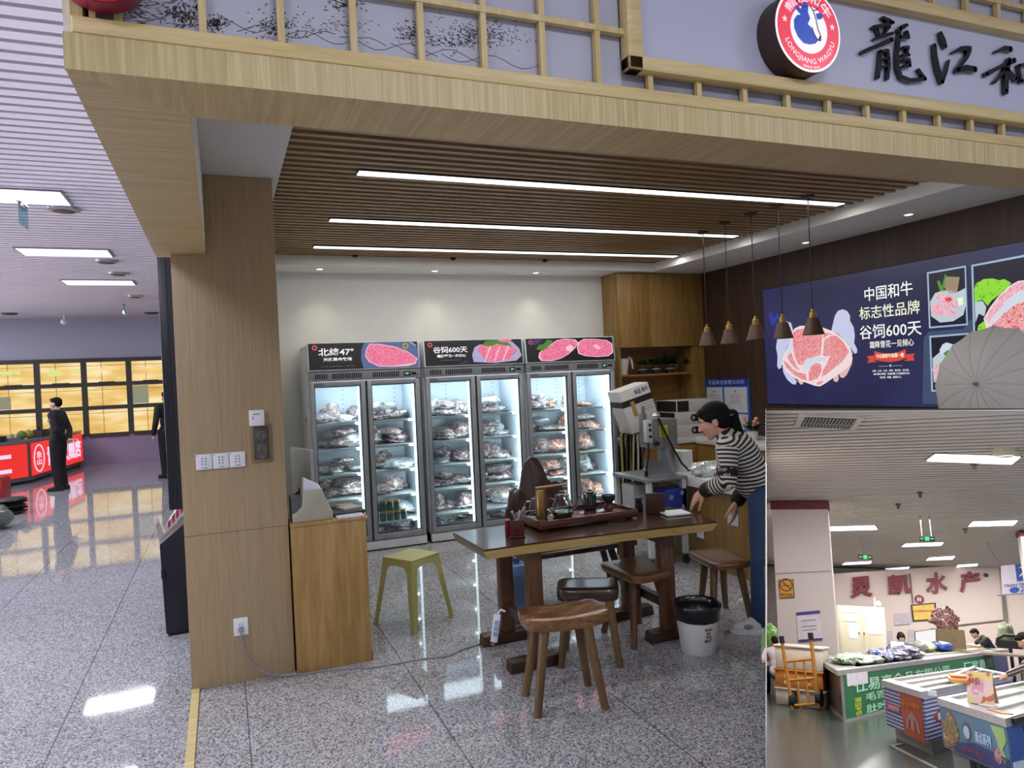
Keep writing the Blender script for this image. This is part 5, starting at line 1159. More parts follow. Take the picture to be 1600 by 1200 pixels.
stool('walnut stool with a wavy figured saddle seat, nearest of all the stools', 1.55, 3.285, -0.13, 0.455, slab_seat(0.43, 0.25, 0.062, 0.022, 0.10, 3), W_SAD, W_STL, [(-0.185, -0.125), (0.155, -0.155), (-0.175, 0.125), (0.17, 0.125)], 0.026, 0.020, 0.62)
stool('dark stool with a thick straight plank seat, just behind the nearest stool', 1.92, 3.70, -0.50, 0.44, slab_seat(0.36, 0.25, 0.075, 0.0, 0.02, 5), W_DKS, W_STL, [(-0.165, -0.13), (0.165, -0.12), (-0.15, 0.14), (0.16, 0.15)], 0.026, 0.020, 0.7)
stool('dark brown stool with a curved seat, under the table edge beside the bin', 2.34, 3.86, 0.05, 0.44, slab_seat(0.30, 0.43, 0.05, 0.012, 0.10, 9), W_BRS, W_LEG, [(-0.135, -0.155), (0.185, -0.12), (-0.135, 0.18), (0.15, 0.20)], 0.026, 0.020, 0.55)
stool('brown stool with a flat rectangular seat, at the table end by the woman', 2.98, 3.86, -0.18, 0.425, slab_seat(0.27, 0.42, 0.045, 0.0, 0.03, 12), W_BRS, W_STL, [(-0.14, -0.16), (0.135, -0.155), (-0.05, 0.20), (0.14, 0.20)], 0.026, 0.020, 0.62)
# ---- mountain-backed chair behind the table
W_MTN = wood('dark_rosewood', '#4a2a1a', '#2a160e', 'Z', 18, 0.28, 8, 1.4, coat=0.4)
t = thing('wooden_chair', 'dark wooden chair with a back carved like three mountain peaks behind the table', 'chair', (2.25, 4.72, 0))
pk = [(-0.36,0.0),(-0.365,0.22),(-0.33,0.30),(-0.31,0.395),(-0.27,0.42),(-0.235,0.40),(-0.225,0.41),(-0.20,0.53),(-0.17,0.60),(-0.12,0.635),(-0.07,0.62),(-0.03,0.55),(0.0,0.46),(0.03,0.435),(0.075,0.44),(0.11,0.41),(0.13,0.33),(0.17,0.22),(0.20,0.12),(0.22,0.0)]
b = MB(); b.prism(pk, (0, 0.14, 0.42), (1, 0, 0), (0, 0.10, 1), (0, 0.035, 0)); obj('backrest', b, W_MTN, t, 0.008)
b = MB(); b.prism([(-0.235,0.40),(-0.30,0.05),(-0.26,0.03),(-0.19,0.36)], (0, 0.136, 0.42), (1, 0, 0), (0, 0.10, 1), (0, 0.006, 0)); obj('carved_ridge', b, W_LEGX, t)
b = MB(); b.box(-0.37, -0.24, 0.395, 0.50, 0.20, 0.435); obj('seat', b, W_MTN, t, 0.01)
for fx, fy in ((-0.30, -0.20), (0.36, -0.22), (-0.30, 0.17), (0.46, 0.17)):
    b = MB(); b.cyl((fx*1.12, fy*1.15, 0), (fx*0.85, fy*0.8, 0.40), 0.021, 0.028, 12); obj('leg', b, W_LEGX, t)

# ---- tea things on the table
W_TRAY = mat('red_brown_lacquer', '#4c1f14', 0.16, var=0.2, scale=12, coat=0.6)
TZ = 0.7405
t = thing('tea_tray', 'red brown lacquered tea tray with a rim on the table', 'tray', (2.03, 4.02, TZ), 0.04)
b = MB(); b.box(-0.33, -0.175, 0.012, 0.33, 0.175, 0.048); obj('tray_body', b, W_TRAY, t, 0.008)
b = MB()
for x0, y0, x1, y1 in ((-0.34, -0.185, 0.34, -0.167), (-0.34, 0.167, 0.34, 0.185), (-0.34, -0.167, -0.322, 0.167), (0.322, -0.167, 0.34, 0.167)): b.box(x0, y0, 0.012, x1, y1, 0.060)
obj('rim', b, W_TRAY, t, 0.004)
for sx in (-0.30, 0.30):
    for sy in (-0.14, 0.14):
        b = MB(); b.cyl((sx, sy, 0), (sx, sy, 0.014), 0.02, n=12); obj('foot', b, M_BLACK, t)
RZ = TZ+0.0485
M_GOLD = mat('gold_anodised', '#8d7344', 0.35, 0.85)
M_KGL = mat('clear_kettle_glass', '#f4f8f8', 0.02, var=0.0, trans=1.0, ior=1.3); M_TEA = mat('amber_tea', '#8a6a34', 0.1, trans=0.6, ior=1.2)
p = V((1.775, 3.985, RZ))
t = thing('water_dispenser', 'gold cylindrical water pump with a flat spout arm on the tea tray', 'dispenser', tuple(p))
b = MB(); b.lathe([(0, 0), (0.032, 0), (0.034, 0.01), (0.034, 0.17), (0.03, 0.178), (0, 0.18)], n=28); obj('body', b, M_GOLD, t)
b = MB(); b.T = Matrix.Rotation(-0.35, 4, 'Z'); b.hexa([(-0.03, -0.026, 0.178), (0.16, -0.016, 0.196), (0.16, 0.016, 0.196), (-0.03, 0.026, 0.178)], [(-0.03, -0.026, 0.190), (0.16, -0.016, 0.204), (0.16, 0.016, 0.204), (-0.03, 0.026, 0.190)]); obj('spout_arm', b, M_GOLD, t, 0.002)
def teapot(name, label, x, y, s, spout, handle, tea):
    t = thing(name, label, 'teapot', (x, y, RZ+0.001))
    b = MB(); pr_ = [(0, 0), (0.05, 0.0), (0.066, 0.012), (0.07, 0.035), (0.062, 0.075), (0.045, 0.115), (0.043, 0.128)]
    inn = [(0.040, 0.128), (0.042, 0.115), (0.059, 0.075), (0.067, 0.035), (0.063, 0.014), (0.048, 0.003), (0, 0.003)]
    b.lathe([(r_*s, z*s) for r_, z in pr_+inn], n=32); obj('glass_body', b, M_KGL, t)
    if tea:
        b = MB(); b.lathe([(0, 0.0045*s), (0.047*s, 0.0045*s), (0.062*s, 0.015*s), (0.0655*s, 0.033*s), (0, 0.033*s)], n=28); part_label(obj('tea', b, M_TEA, t), 'amber tea')
    b = MB(); b.lathe([(0.046*s, 0.128*s), (0.044*s, 0.136*s), (0.02*s, 0.142*s), (0.0, 0.143*s)], n=24); obj('lid', b, M_KGL, t)
    b = MB(); b.lathe([(0.0, 0.142*s), (0.016*s, 0.143*s), (0.017*s, 0.158*s), (0, 0.16*s)], n=16); obj('knob', b, W_LEG, t)
    dx, dy = math.cos(handle), math.sin(handle)
    b = MB(); b.tube([V((dx*r_*s, dy*r_*s, z*s)) for r_, z in ((0.05, 0.11), (0.085, 0.118), (0.105, 0.09), (0.10, 0.05), (0.07, 0.03))], 0.005*s, 8); obj('handle', b, M_KGL, t)
    if spout is not None:
        dx, dy = math.cos(spout), math.sin(spout)
        b = MB(); b.tube([V((dx*r_*s, dy*r_*s, z*s)) for r_, z in ((0.062, 0.05), (0.085, 0.07), (0.095, 0.10), (0.11, 0.125))], [0.014*s, 0.011*s, 0.009*s, 0.007*s], 10); obj('spout', b, M_KGL, t)
    return t
teapot('glass_teapot', 'clear glass teapot with amber tea, right of the gold pump', 1.905, 3.955, 0.98, -0.5, 2.6, True)
teapot('glass_pitcher', 'clear glass pitcher half hidden behind the gold pump', 1.80, 4.115, 0.72, None, 2.9, False)
M_GLAZE = mat('dark_green_glaze', '#1f2622', 0.15, var=0.2, coat=0.6); M_TEAL = mat('dark_teal_glaze', '#23333a', 0.2, coat=0.5)
t = thing('tea_caddy', 'black green ceramic tea jar with a lid and a small tool on top', 'jar', (2.16, 4.075, RZ))
b = MB(); b.lathe([(0, 0), (0.034, 0), (0.042, 0.008), (0.044, 0.03), (0.040, 0.05), (0.043, 0.075), (0.040, 0.098), (0.03, 0.104), (0, 0.104)], n=28); obj('jar_body', b, M_GLAZE, t)
b = MB(); b.lathe([(0.03, 0.104), (0.03, 0.112), (0.012, 0.118), (0.012, 0.124), (0, 0.126)], n=24); obj('lid', b, M_GLAZE, t)
b = MB(); b.tube([(0.02, 0, 0.11), (0.024, 0, 0.13), (0.03, 0, 0.15)], 0.004, 6); obj('tea_pick', b, M_CER, t)
t = thing('tea_cup', 'dark teal bowl on a red brown pedestal, right end of the tray', 'cup', (2.285, 4.055, RZ))
b = MB(); b.lathe([(0, 0), (0.034, 0), (0.03, 0.012), (0.02, 0.028), (0, 0.03)], n=24); obj('pedestal', b, mat('red_pedestal', '#5a241a', 0.25), t)
b = MB(); b.lathe([(0, 0.03), (0.024, 0.03), (0.04, 0.05), (0.047, 0.08), (0.044, 0.08), (0.036, 0.054), (0, 0.04)], n=28); obj('bowl', b, M_TEAL, t)
t = thing('tea_tool_holder', 'square dark red holder with tea tools at the left of the tray', 'holder', (1.535, 3.80, TZ), -0.35)
b = MB(); b.box(-0.045, -0.04, 0, 0.045, 0.04, 0.012); b.box(-0.04, -0.035, 0.012, 0.04, 0.035, 0.10); obj('holder_body', b, mat('red_rosewood', '#431711', 0.3, var=0.15), t, 0.004)
for i, (dx, dy, a_, h_) in enumerate(((-0.02, 0, -0.035, 0.16), (-0.005, 0.01, -0.02, 0.145), (0.01, -0.005, 0.012, 0.15), (0.022, 0.008, 0.03, 0.14), (0.015, 0.015, 0.035, 0.165))):
    b = MB(); b.cyl((dx, dy, 0.09), (dx+a_, dy, h_), 0.006 if i else 0.008, 0.009, 8); obj('tea_tool', b, [M_BLACK, M_CHROME, M_CHROME, M_GREYP, M_CHROME][i], t)
b = MB(); b.box(-0.014, -0.03, 0, 0.014, 0.03, 0.085); o = obj('tea_box', b, mat('bright_red_box', '#7a2018', 0.3), None, 0.003); o.location = (1.515, 3.90, TZ); o.rotation_euler = (0, 0, -0.35); tag(o, 'narrow red box left of the tea tool holder', 'box')
p = fl(1015, 810, TZ)
t = thing('carved_plaque', 'red brown carved wooden plaque standing on the table right of the tray', 'plaque', (2.535, 3.90, TZ), -0.42)
b = MB(); b.box(-0.06, -0.008, 0, 0.06, 0.008, 0.135); obj('board', b, mat('plaque_red_brown', '#3e1a12', 0.35, var=0.2), t, 0.003)
b = MB(); r_ = random.Random(2)
for i in range(26): x_, z_ = r_.uniform(-0.045, 0.045), r_.uniform(0.02, 0.12); b.bar((x_, -0.009, z_), (x_+r_.uniform(-0.012, 0.012), -0.009, z_+r_.uniform(-0.012, 0.012)), 0.003, 0.003)
obj('carving', b, mat('plaque_carving', '#5a2c1c', 0.35), t)
b = MB(); b.box(-0.02, -0.02, 0, 0.02, 0.02, 0.05); b.box(-0.017, -0.017, 0.05, 0.017, 0.017, 0.09); o = obj('phone_holder', b, mat('dark_navy_plastic', '#23242e', 0.4), None, 0.004); o.location = (2.50, 4.04, TZ); tag(o, 'small dark gadget behind the carved plaque, beside the tray end', 'gadget')
t = thing('notebook', 'white notebook with dark covers lying right of the carved plaque', 'notebook', (2.63, 3.83, TZ), -0.15)
b = MB(); b.box(-0.085, -0.075, 0, 0.085, 0.075, 0.003); obj('cover', b, M_BLACK, t)
b = MB(); b.box(-0.08, -0.07, 0.003, 0.08, 0.07, 0.014); obj('pages', b, M_PAPW, t, 0.001)
# ---- rubbish bin
M_BIN = mat('white_bin_plastic', '#dcdad8', 0.4, var=0.02); M_BINB = mat('black_bin_bag', '#17171a', 0.25, coat=0.3, bump=0.4, bscale=30)
t = thing('rubbish_bin', 'white round bin with black letters and a black bag over its rim', 'bin', (2.53, 3.50, 0))
BH = 0.27
b = MB(); b.lathe([(0, 0.002), (0.095, 0.0), (0.10, 0.006), (0.130, BH), (0.126, BH), (0.098, 0.012), (0, 0.012)], n=40); obj('body', b, M_BIN, t)
b = MB(); b.lathe([(0.1265, BH-0.075), (0.131, BH-0.07), (0.1345, BH-0.02), (0.140, BH-0.005), (0.142, BH+0.008), (0.136, BH+0.018), (0.127, BH+0.012), (0.122, BH-0.02), (0.114, BH-0.10), (0.0, BH-0.17)], n=40)
for i, v_ in enumerate(b.v):
    k = 1+0.018*mnoise.noise(v_*40) ; b.v[i] = V((v_.x*k, v_.y*k, v_.z+0.006*mnoise.noise(V((v_.x*30, v_.y*30, 3)))))
obj('bag_liner', b, M_BINB, t, sharp=70)
al = math.atan2(-3.5, -2.53)+0.55
for s_, z_, w_ in (('WHAT', 0.150, 0.050), ('IS', 0.128, 0.022), ('THE', 0.106, 0.038), ('BEST', 0.084, 0.046)):
    o = txt('lettering', s_, (0, 0, 0), (1, 0, 0), (0, 0, 1), w_, 0.017, M_BLACK, t, 0.001, 0.02)
    rz = 0.10+(0.130-0.10)*(z_/BH)+0.0012
    for v_ in o.data.vertices:
        a_ = al+(v_.co.x-w_/2)/rz; z__ = z_+v_.co.z; rr_ = 0.10+0.03*(z__/BH)+0.0008-v_.co.y*0.5; v_.co = V((rr_*math.cos(a_), rr_*math.sin(a_), z__))
# ---- yellow-green plastic stool
M_YEL = mat('pale_olive_plastic', '#b3ae6e', 0.42, var=0.03)
t = thing('plastic_stool', 'pale olive plastic stool with four legs beside the narrow counter', 'stool', (1.165, 4.865, 0), 0.55)
hS, hb, ht = 0.465, 0.195, 0.135
b = MB(); b.box(-ht-0.004, -ht-0.004, hS-0.016, ht+0.004, ht+0.004, hS); obj('seat', b, M_YEL, t, 0.007)
b = MB()
for k in range(4):
    rot = Matrix.Rotation(k*PI/2, 3, 'Z'); z0 = hS-0.085; kx = lambda z: ht+(hb-ht)*(hS-z)/hS
    yb = kx(z0); pts = [(-yb+0.052, z0), (-yb+0.075, z0+0.028), (0, z0+0.036), (yb-0.075, z0+0.028), (yb-0.052, z0), (kx(hS-0.016), z0) if False else (yb, z0), (ht, hS-0.014), (-ht, hS-0.014), (-yb, z0)]
    lo = [rot @ V((x_, -kx(z_), z_)) for x_, z_ in pts]; hi = [rot @ V((x_, -kx(z_)+0.006, z_)) for x_, z_ in pts]; n_ = len(pts)
    b.add(lo+hi, [tuple(range(n_)), tuple(range(n_, 2*n_))[::-1]]+[(i, n_+i, n_+(i+1) % n_, (i+1) % n_) for i in range(n_)])
obj('apron', b, M_YEL, t)
for k in range(4):
    rot = Matrix.Rotation(k*PI/2, 3, 'Z'); z0 = hS-0.085; b = MB()
    def Lp(z_, w_): 
        q = ht+(hb-ht)*(hS-z_)/hS; th = 0.007
        return [rot @ V(p_) for p_ in ((-q, -q, z_), (-q+w_, -q, z_), (-q+w_, -q+th, z_), (-q+th, -q+th, z_), (-q+th, -q+w_, z_), (-q, -q+w_, z_))]
    A_, B_, C_ = Lp(z0+0.002, 0.053), Lp(0.02, 0.036), Lp(0.0, 0.040); D_ = Lp(0.02, 0.042)
    b.add(A_+B_, [(5,4,3,2,1,0), (6,7,8,9,10,11)]+[(i, (i+1) % 6, 6+(i+1) % 6, 6+i) for i in range(6)])
    b.add(D_+C_, [(5,4,3,2,1,0), (6,7,8,9,10,11)]+[(i, (i+1) % 6, 6+(i+1) % 6, 6+i) for i in range(6)])
    obj('leg', b, M_YEL, t, 0.003)
# ---- blue bag, carton under the table
M_BAG = mat('blue_plastic_sack', '#6482ad', 0.3, var=0.12, coat=0.4, bump=0.7, bscale=22)
b = MB(); b.ell((0, 0, 0.22), (0.12, 0.10, 0.22), None, 30, 22, fn=lambda q: (1+0.10*mnoise.noise(q*2.2)+0.05*mnoise.noise(q*6))*(1 if abs(q.z) < 0.7 else 1.04))
for i, v_ in enumerate(b.v):
    g = 1.0 if v_.z < 0.30 else max(0.55, 1-(v_.z-0.30)*2.0); b.v[i] = V((max(-0.125, min(0.125, v_.x*1.25))*g, max(-0.10, min(0.10, v_.y*1.25))*g, max(0.0, min(0.40, v_.z*1.08-0.012))))
o = obj('plastic_sack', b, M_BAG, sharp=80); o.location = (1.80, 4.50, 0.001); tag(o, 'blue plastic sack standing behind the left legs of the table', 'sack')
b = MB(); r_ = random.Random(6)
for i in range(14):
    a_ = r_.uniform(0, 6.28); b.add([V((0.02*math.cos(a_), 0.02*math.sin(a_), 0.0)), V((0.05*math.cos(a_+0.3), 0.05*math.sin(a_+0.3), 0.035+0.02*r_.random())), V((0.05*math.cos(a_-0.3), 0.05*math.sin(a_-0.3), 0.03+0.02*r_.random()))], [(0, 1, 2)])
tuft = obj('sack_knot', b, M_BAG, o); tuft.location = (0, 0, 0.395)
# ---- power strip on the table leg and its cable to the outlet
M_STRIP = mat('white_power_strip', '#e4e4ea', 0.35)
pA_, pB_ = at(783, 958, 4.36), at(768, 994, 4.30)
pA_ = V((1.515, 4.135, 0.20)); pB_ = V((1.47, 4.10, 0.045))
t = thing('power_strip', 'white power strip leaning on the left table leg', 'power strip', tuple(pB_))
d_ = (pA_-pB_); b = MB(); b.bar((0, 0, 0), d_, 0.045, 0.028, (0.4, 0.9, 0)); obj('casing', b, M_STRIP, t, 0.006)
b = MB(); dn = d_.normalized(); fr_ = V((-0.35, -0.93, 0.1)).normalized()
fr_ = (fr_-dn*fr_.dot(dn)).normalized()
for k in (0.3, 0.5, 0.7): b.bar(d_*k+fr_*0.0235-dn*0.012, d_*k+fr_*0.0235+dn*0.012, 0.022, 0.004, fr_)
part_label(obj('socket', b, mat('pale_blue_socket', '#8fa8d4', 0.4), t), 'pale blue sockets')
b = MB(); b.tube([d_, d_+dn*0.02+V((0.02, 0, 0.004)), d_+dn*0.02+V((0.045, -0.01, -0.01))], 0.008, 8); obj('plug', b, M_STRIP, t)
M_CORD = mat('grey_white_cord', '#85868c', 0.45)
cpx = [(376,980),(380,996),(398,1012),(430,1024),(478,1053),(525,1046),(580,1043),(620,1037),(665,1029),(700,1025),(722,1015),(745,1008),(760,1003)]
pts = [OUT+V((0.0, -0.012, -0.012)), OUT+V((0.0, -0.03, -0.03)), OUT+V((0.008, -0.035, -0.10)), V((0.10, 4.30, 0.10)), V((0.20, 4.285, 0.03))]+[fl(x, y, 0.004)+V((0, 0, 0)) for x, y in cpx[4:]]
pts = [p for p in pts]+[pB_+V((-0.008, -0.005, -0.012)), pB_+V((0.002, 0.0, 0.004))]
dense = []
for i in range(len(pts)-1):
    p0, p1, p2, p3 = pts[max(i-1, 0)], pts[i], pts[i+1], pts[min(i+2, len(pts)-1)]
    for k in range(6):
        u_ = k/6; q_ = 0.5*((2*p1)+(p2-p0)*u_+(2*p0-5*p1+4*p2-p3)*u_*u_+(3*p1-p0-3*p2+p3)*u_**3); dense.append(V((q_.x, q_.y, max(q_.z, 0.0045))))
dense.append(pts[-1])
b = MB(); b.tube(dense, 0.0052, 8)
c_ = thing('power_cable', 'grey white cable snaking over the floor from the pillar outlet to the table', 'cable', tuple(OUT))
o = obj('cord', b, M_CORD, c_); o.location = -OUT
b = MB(); b.cyl((0, -0.0115, -0.014), (0, -0.035, -0.014), 0.017, 0.014, 16); obj('plug', b, mat('grey_plug', '#8f9298', 0.4), c_)
# ================================================================== PEOPLE
M_SKIN = mat('skin', '#c99a80', 0.5, var=0.05, scale=20); M_HAIR = mat('black_hair', '#0b0908', 0.7, var=0.2, scale=60, spec=0.2); M_LIP = mat('lips', '#a8605a', 0.45)
M_EYEW = mat('eye_white', '#d8d4d0', 0.3); M_IRIS = mat('dark_iris', '#20160f', 0.2)
def frame(fwd, up):
    """matrix whose columns are forward (x), left (y), up (z)"""
    f = V(fwd).normalized(); u = V(up); u = (u-f*u.dot(f)).normalized(); l = u.cross(f)
    return Matrix((f, l, u)).transposed()
def head_prims(c, fr, s):
    """skull, jaw, nose, brow, lips and ears about the head centre"""
    P = lambda x, y, z: V(c)+fr @ V((x, y, z))*s
    E = lambda p, r: ('e', P(*p), tuple(q*s for q in r), fr)
    return [E((-0.012, 0, 0.03), (0.094, 0.074, 0.082)), E((0.022, 0, -0.02), (0.066, 0.062, 0.075)), E((0.030, 0, -0.070), (0.048, 0.046, 0.036)), E((0.058, 0, -0.094), (0.022, 0.024, 0.018)),
            E((0.068, 0, 0.022), (0.022, 0.048, 0.014)), ('c', P(0.078, 0, 0.012), 0.010*s, P(0.100, 0, -0.026), 0.013*s), E((0.090, 0.010, -0.030), (0.011, 0.009, 0.008)), E((0.090, -0.010, -0.030), (0.011, 0.009, 0.008)),
            E((0.076, 0, -0.054), (0.014, 0.022, 0.008)), E((0.073, 0, -0.066), (0.013, 0.019, 0.008)),
            E((-0.008, 0.076, -0.008), (0.020, 0.009, 0.032)), E((-0.008, -0.076, -0.008), (0.020, 0.009, 0.032)), E((0.050, 0.040, -0.022), (0.024, 0.022, 0.022)), E((0.050, -0.040, -0.022), (0.024, 0.022, 0.022))]
def hand_prims(w, d, n, s, side, curl=0.35, spread=0.10, point=False):
    """w wrist, d direction of the hand, n back of the hand; side +1: thumb towards d x n"""
    d = V(d).normalized(); n = V(n); n = (n-d*n.dot(d)).normalized(); t = d.cross(n)*side
    Q = lambda x, y, z: V(w)+(d*x+t*y+n*z)*s
    pr = [('c', Q(0.0, 0.012, 0), 0.018*s, Q(0.075, 0.024, 0), 0.0125*s), ('c', Q(0.0, -0.002, 0), 0.018*s, Q(0.080, 0.004, 0), 0.0125*s), ('c', Q(0.0, -0.012, 0), 0.017*s, Q(0.074, -0.016, 0), 0.012*s), ('c', Q(0.0, -0.014, 0), 0.016*s, Q(0.066, -0.032, 0), 0.0115*s)]
    for i, (y0, ln, x0) in enumerate(((0.026, 0.072, 0.078), (0.006, 0.080, 0.084), (-0.015, 0.074, 0.079), (-0.034, 0.058, 0.070))):
        a = curl*(0.75+0.18*i); yo = spread*(1.2-i)*0.35; p = V((x0, y0, 0)); ang = 0.0; r = 0.0088-0.0005*i
        for k, (fr_, bend) in enumerate(((0.46, a*0.8), (0.30, a*1.2), (0.24, a*0.8))):
            ang += bend; q = p+V((math.cos(ang)*math.cos(yo), math.sin(yo), -math.sin(ang)))*ln*fr_
            pr.append(('c', Q(*p), (r-0.0006*k)*s, Q(*q), (r-0.0006*(k+1))*s)); p = q
    p = V((0.012, 0.020, -0.006)); 
    for k, (dx, dy, dz, r) in enumerate(((0.030, 0.024, -0.010, 0.0125), (0.030, 0.014, -0.010, 0.0100), (0.024, 0.004, -0.010, 0.0088))):
        q = p+V((dx, dy, dz)); pr.append(('c', Q(*p), (r+0.0008)*s, Q(*q), r*s)); p = q
    return pr
def limb(a, ra, b, rb, mid=None):
    a, b = V(a), V(b)
    if mid is None: return [('c', a, ra, b, rb)]
    k, rm = mid; m_ = a.lerp(b, k); return [('c', a, ra, m_, rm), ('c', m_, rm, b, rb)]
def grow(pr, e):
    out_ = []
    for p in pr:
        if p[0] == 'c': out_.append(('c', p[1], p[2]+e, p[3], p[4]+e))
        else: out_.append(('e', p[1], tuple(q+e for q in p[2]))+tuple(p[3:]))
    return out_
def body_parts(J, s):
    """primitive sets of the body from a dictionary of joints"""
    up = (J['neck']-J['pelvis']).normalized(); fw = J['fwd']; fr = frame(fw-up*fw.dot(up), up); d = {}
    ch = J['pelvis'].lerp(J['neck'], 0.70); wa = J['pelvis'].lerp(J['neck'], 0.36)
    d['torso'] = [('e', ch, (0.105*s, 0.150*s, 0.165*s), fr), ('e', wa, (0.098*s, 0.130*s, 0.15*s), fr), ('e', J['pelvis'], (0.115*s, 0.158*s, 0.125*s), fr),
                  ('c', J['shL'], 0.055*s, ch+fr @ V((0, 0.06, 0.05))*s, 0.085*s), ('c', J['shR'], 0.055*s, ch+fr @ V((0, -0.06, 0.05))*s, 0.085*s), ('c', J['shL'], 0.045*s, J['neck'], 0.052*s), ('c', J['shR'], 0.045*s, J['neck'], 0.052*s)]
    d['neck'] = [('c', J['neck'], 0.054*s, J['head']-J['hfr'] @ V((0.02, 0, 0.05))*s, 0.050*s)]
    for S in 'LR':
        d['ua'+S] = limb(J['sh'+S], 0.054*s, J['el'+S], 0.040*s, (0.4, 0.049*s)); d['fa'+S] = limb(J['el'+S], 0.041*s, J['wr'+S], 0.026*s, (0.3, 0.040*s))
        d['th'+S] = limb(J['hip'+S], 0.092*s, J['kn'+S], 0.060*s, (0.4, 0.082*s)); d['ca'+S] = limb(J['kn'+S], 0.060*s, J['an'+S], 0.038*s, (0.35, 0.058*s))
        d['ft'+S] = [('c', J['an'+S]-V((0, 0, 0.02))*s, 0.036*s, J['an'+S]+J['toe'+S]*0.13*s-V((0, 0, 0.055))*s, 0.030*s), ('c', J['an'+S]-V((0, 0, 0.05))*s, 0.034*s, J['an'+S]+J['toe'+S]*0.13*s-V((0, 0, 0.055))*s, 0.030*s)]
    return d, fr
def shoe(name, an, toe, s, m_up, m_sole, parent, floor_z):
    toe = V(toe).normalized(); side = V((-toe.y, toe.x, 0)); up = V((0, 0, 1))
    Pq = lambda x, y, z: V((an.x, an.y, floor_z))+toe*x*s+side*y*s+up*z*s
    pr = [('c', Pq(-0.055, 0, 0.05), 0.040*s, Pq(0.09, 0, 0.045), 0.040*s), ('c', Pq(0.09, 0, 0.045), 0.040*s, Pq(0.150, 0, 0.038), 0.034*s), ('c', Pq(-0.03, 0, 0.06), 0.040*s, Pq(-0.02, 0, 0.105), 0.043*s), ('c', Pq(0.0, 0, 0.075), 0.040*s, Pq(0.08, 0, 0.055), 0.038*s)]
    o = blob(name, pr, 0.007*s, m_up, parent, 4)
    b = MB(); pts = []; n_ = 28
    for i in range(n_):
        a = 2*PI*i/n_; x = 0.052+0.142*math.cos(a); y = (0.046-0.008*math.cos(a))*math.sin(a); pts.append((x, y))
    lo = [Pq(x, y, 0.001) for x, y in pts]; mi_ = [Pq(x*1.01, y*1.06, 0.016) for x, y in pts]; hi = [Pq(x, y, 0.032) for x, y in pts]
    b.add(lo+mi_+hi, [tuple(range(n_))[::-1], tuple(range(2*n_, 3*n_))]+[(k*n_+i, k*n_+(i+1) % n_, (k+1)*n_+(i+1) % n_, (k+1)*n_+i) for k in (0, 1) for i in range(n_)]); so = obj('sole', b, m_sole, o, sharp=50)
    return o, Pq
def face(hd, fr, s, parent, smile=False):
    P = lambda x, y, z: V(hd)+fr @ V((x, y, z))*s
    for sd in (1, -1):
        b = MB(); b.ell(P(0.069, 0.030*sd, 0.004), 0.0100*s, nu=12, nv=8); e_ = obj('eye', b, M_EYEW, parent)
        b = MB(); b.ell(P(0.0752, 0.031*sd, 0.002), 0.0055*s, nu=10, nv=6); obj('iris', b, M_IRIS, e_)
        b = MB(); b.tube([P(0.086, 0.014*sd, 0.026), P(0.084, 0.032*sd, 0.031), P(0.070, 0.050*sd, 0.025)], [0.0032*s, 0.0036*s, 0.002*s], 6); obj('eyebrow', b, M_HAIR, parent)
    b = MB(); b.ell(P(0.082, 0, -0.058), (0.010*s, 0.020*s, 0.0045*s), fr); b.ell(P(0.081, 0, -0.065), (0.010*s, 0.018*s, 0.005*s), fr); obj('mouth', b, M_LIP, parent)
def stripe_mat(name, c1, c2, rough=0.8, duty=0.42):
    m = bpy.data.materials.new(name); nt, N, L, b = nodes(m)
    at_ = N.new('ShaderNodeAttribute'); at_.attribute_name = 'stripe'; fr_ = N.new('ShaderNodeMath'); fr_.operation = 'FRACT'; L.new(at_.outputs['Fac'], fr_.inputs[0])
    r = ramp(N, [(0.0, c1), (duty, c2)], 'CONSTANT'); L.new(fr_.outputs[0], r.inputs['Fac']); L.new(r.outputs[0], b.inputs['Base Color']); b.inputs['Roughness'].default_value = rough
    return m
def set_stripe(o, axis_fn, period):
    at_ = o.data.attributes.new('stripe', 'FLOAT', 'POINT')
    for i, v_ in enumerate(o.data.vertices): at_.data[i].value = 50+axis_fn(v_.co)/period
def along(a, b):
    a, b = V(a), V(b); d = (b-a).normalized(); return lambda p: (p-a).dot(d)

# ---- the woman in the striped sweater (world coordinates; the empty stands at her feet)
base = V((3.12, 3.62, 0)); wm = thing('person', 'woman in a black and white striped sweater and jeans reaching over the table', 'person', tuple(base))
def W(px, py, dep): return at(px, py, dep)-base
J = {}
J['fwd'] = V((-0.80, 0.60, 0))
dC = 4.62
J['pelvis'] = W(1198, 768, dC+0.02); J['neck'] = W(1137, 683, dC); J['head'] = W(1114, 658, dC); 
J['shL'] = W(1136, 700, dC-0.16); J['shR'] = W(1140, 700, dC+0.16)
J['elL'] = W(1136, 752, dC-0.20); J['wrL'] = W(1098, 768, dC-0.05); J['elR'] = W(1168, 752, dC+0.20); J['wrR'] = W(1150, 786, dC+0.10)
J['hipL'] = W(1196, 782, dC-0.08); J['hipR'] = W(1200, 782, dC+0.12); J['knL'] = W(1192, 872, dC-0.16); J['knR'] = W(1200, 870, dC+0.10)
fL = fl(1190, 988); fR = fl(1196, 950)
J['anL'] = V((fL.x, fL.y, 0.085))-base; J['anR'] = V((fR.x, fR.y, 0.085))-base
J['toeL'] = V((-0.85, 0.35, 0)).normalized(); J['toeR'] = V((-0.85, 0.45, 0)).normalized()
J['hfr'] = frame(V((-0.80, 0.56, -0.36)), V((-0.25, 0.2, 1)))
S_ = 1.0
bp_, tf = body_parts(J, S_)
handL = hand_prims(J['wrL'], W(1073, 794, dC+0.02)-J['wrL'], V((-0.3, -0.35, 0.9)), 1.0, -1, 0.22)
handR = hand_prims(J['wrR'], V((-0.10, 0.10, -1)), V((0.45, -0.85, 0.0)), 0.98, 1, 0.28)
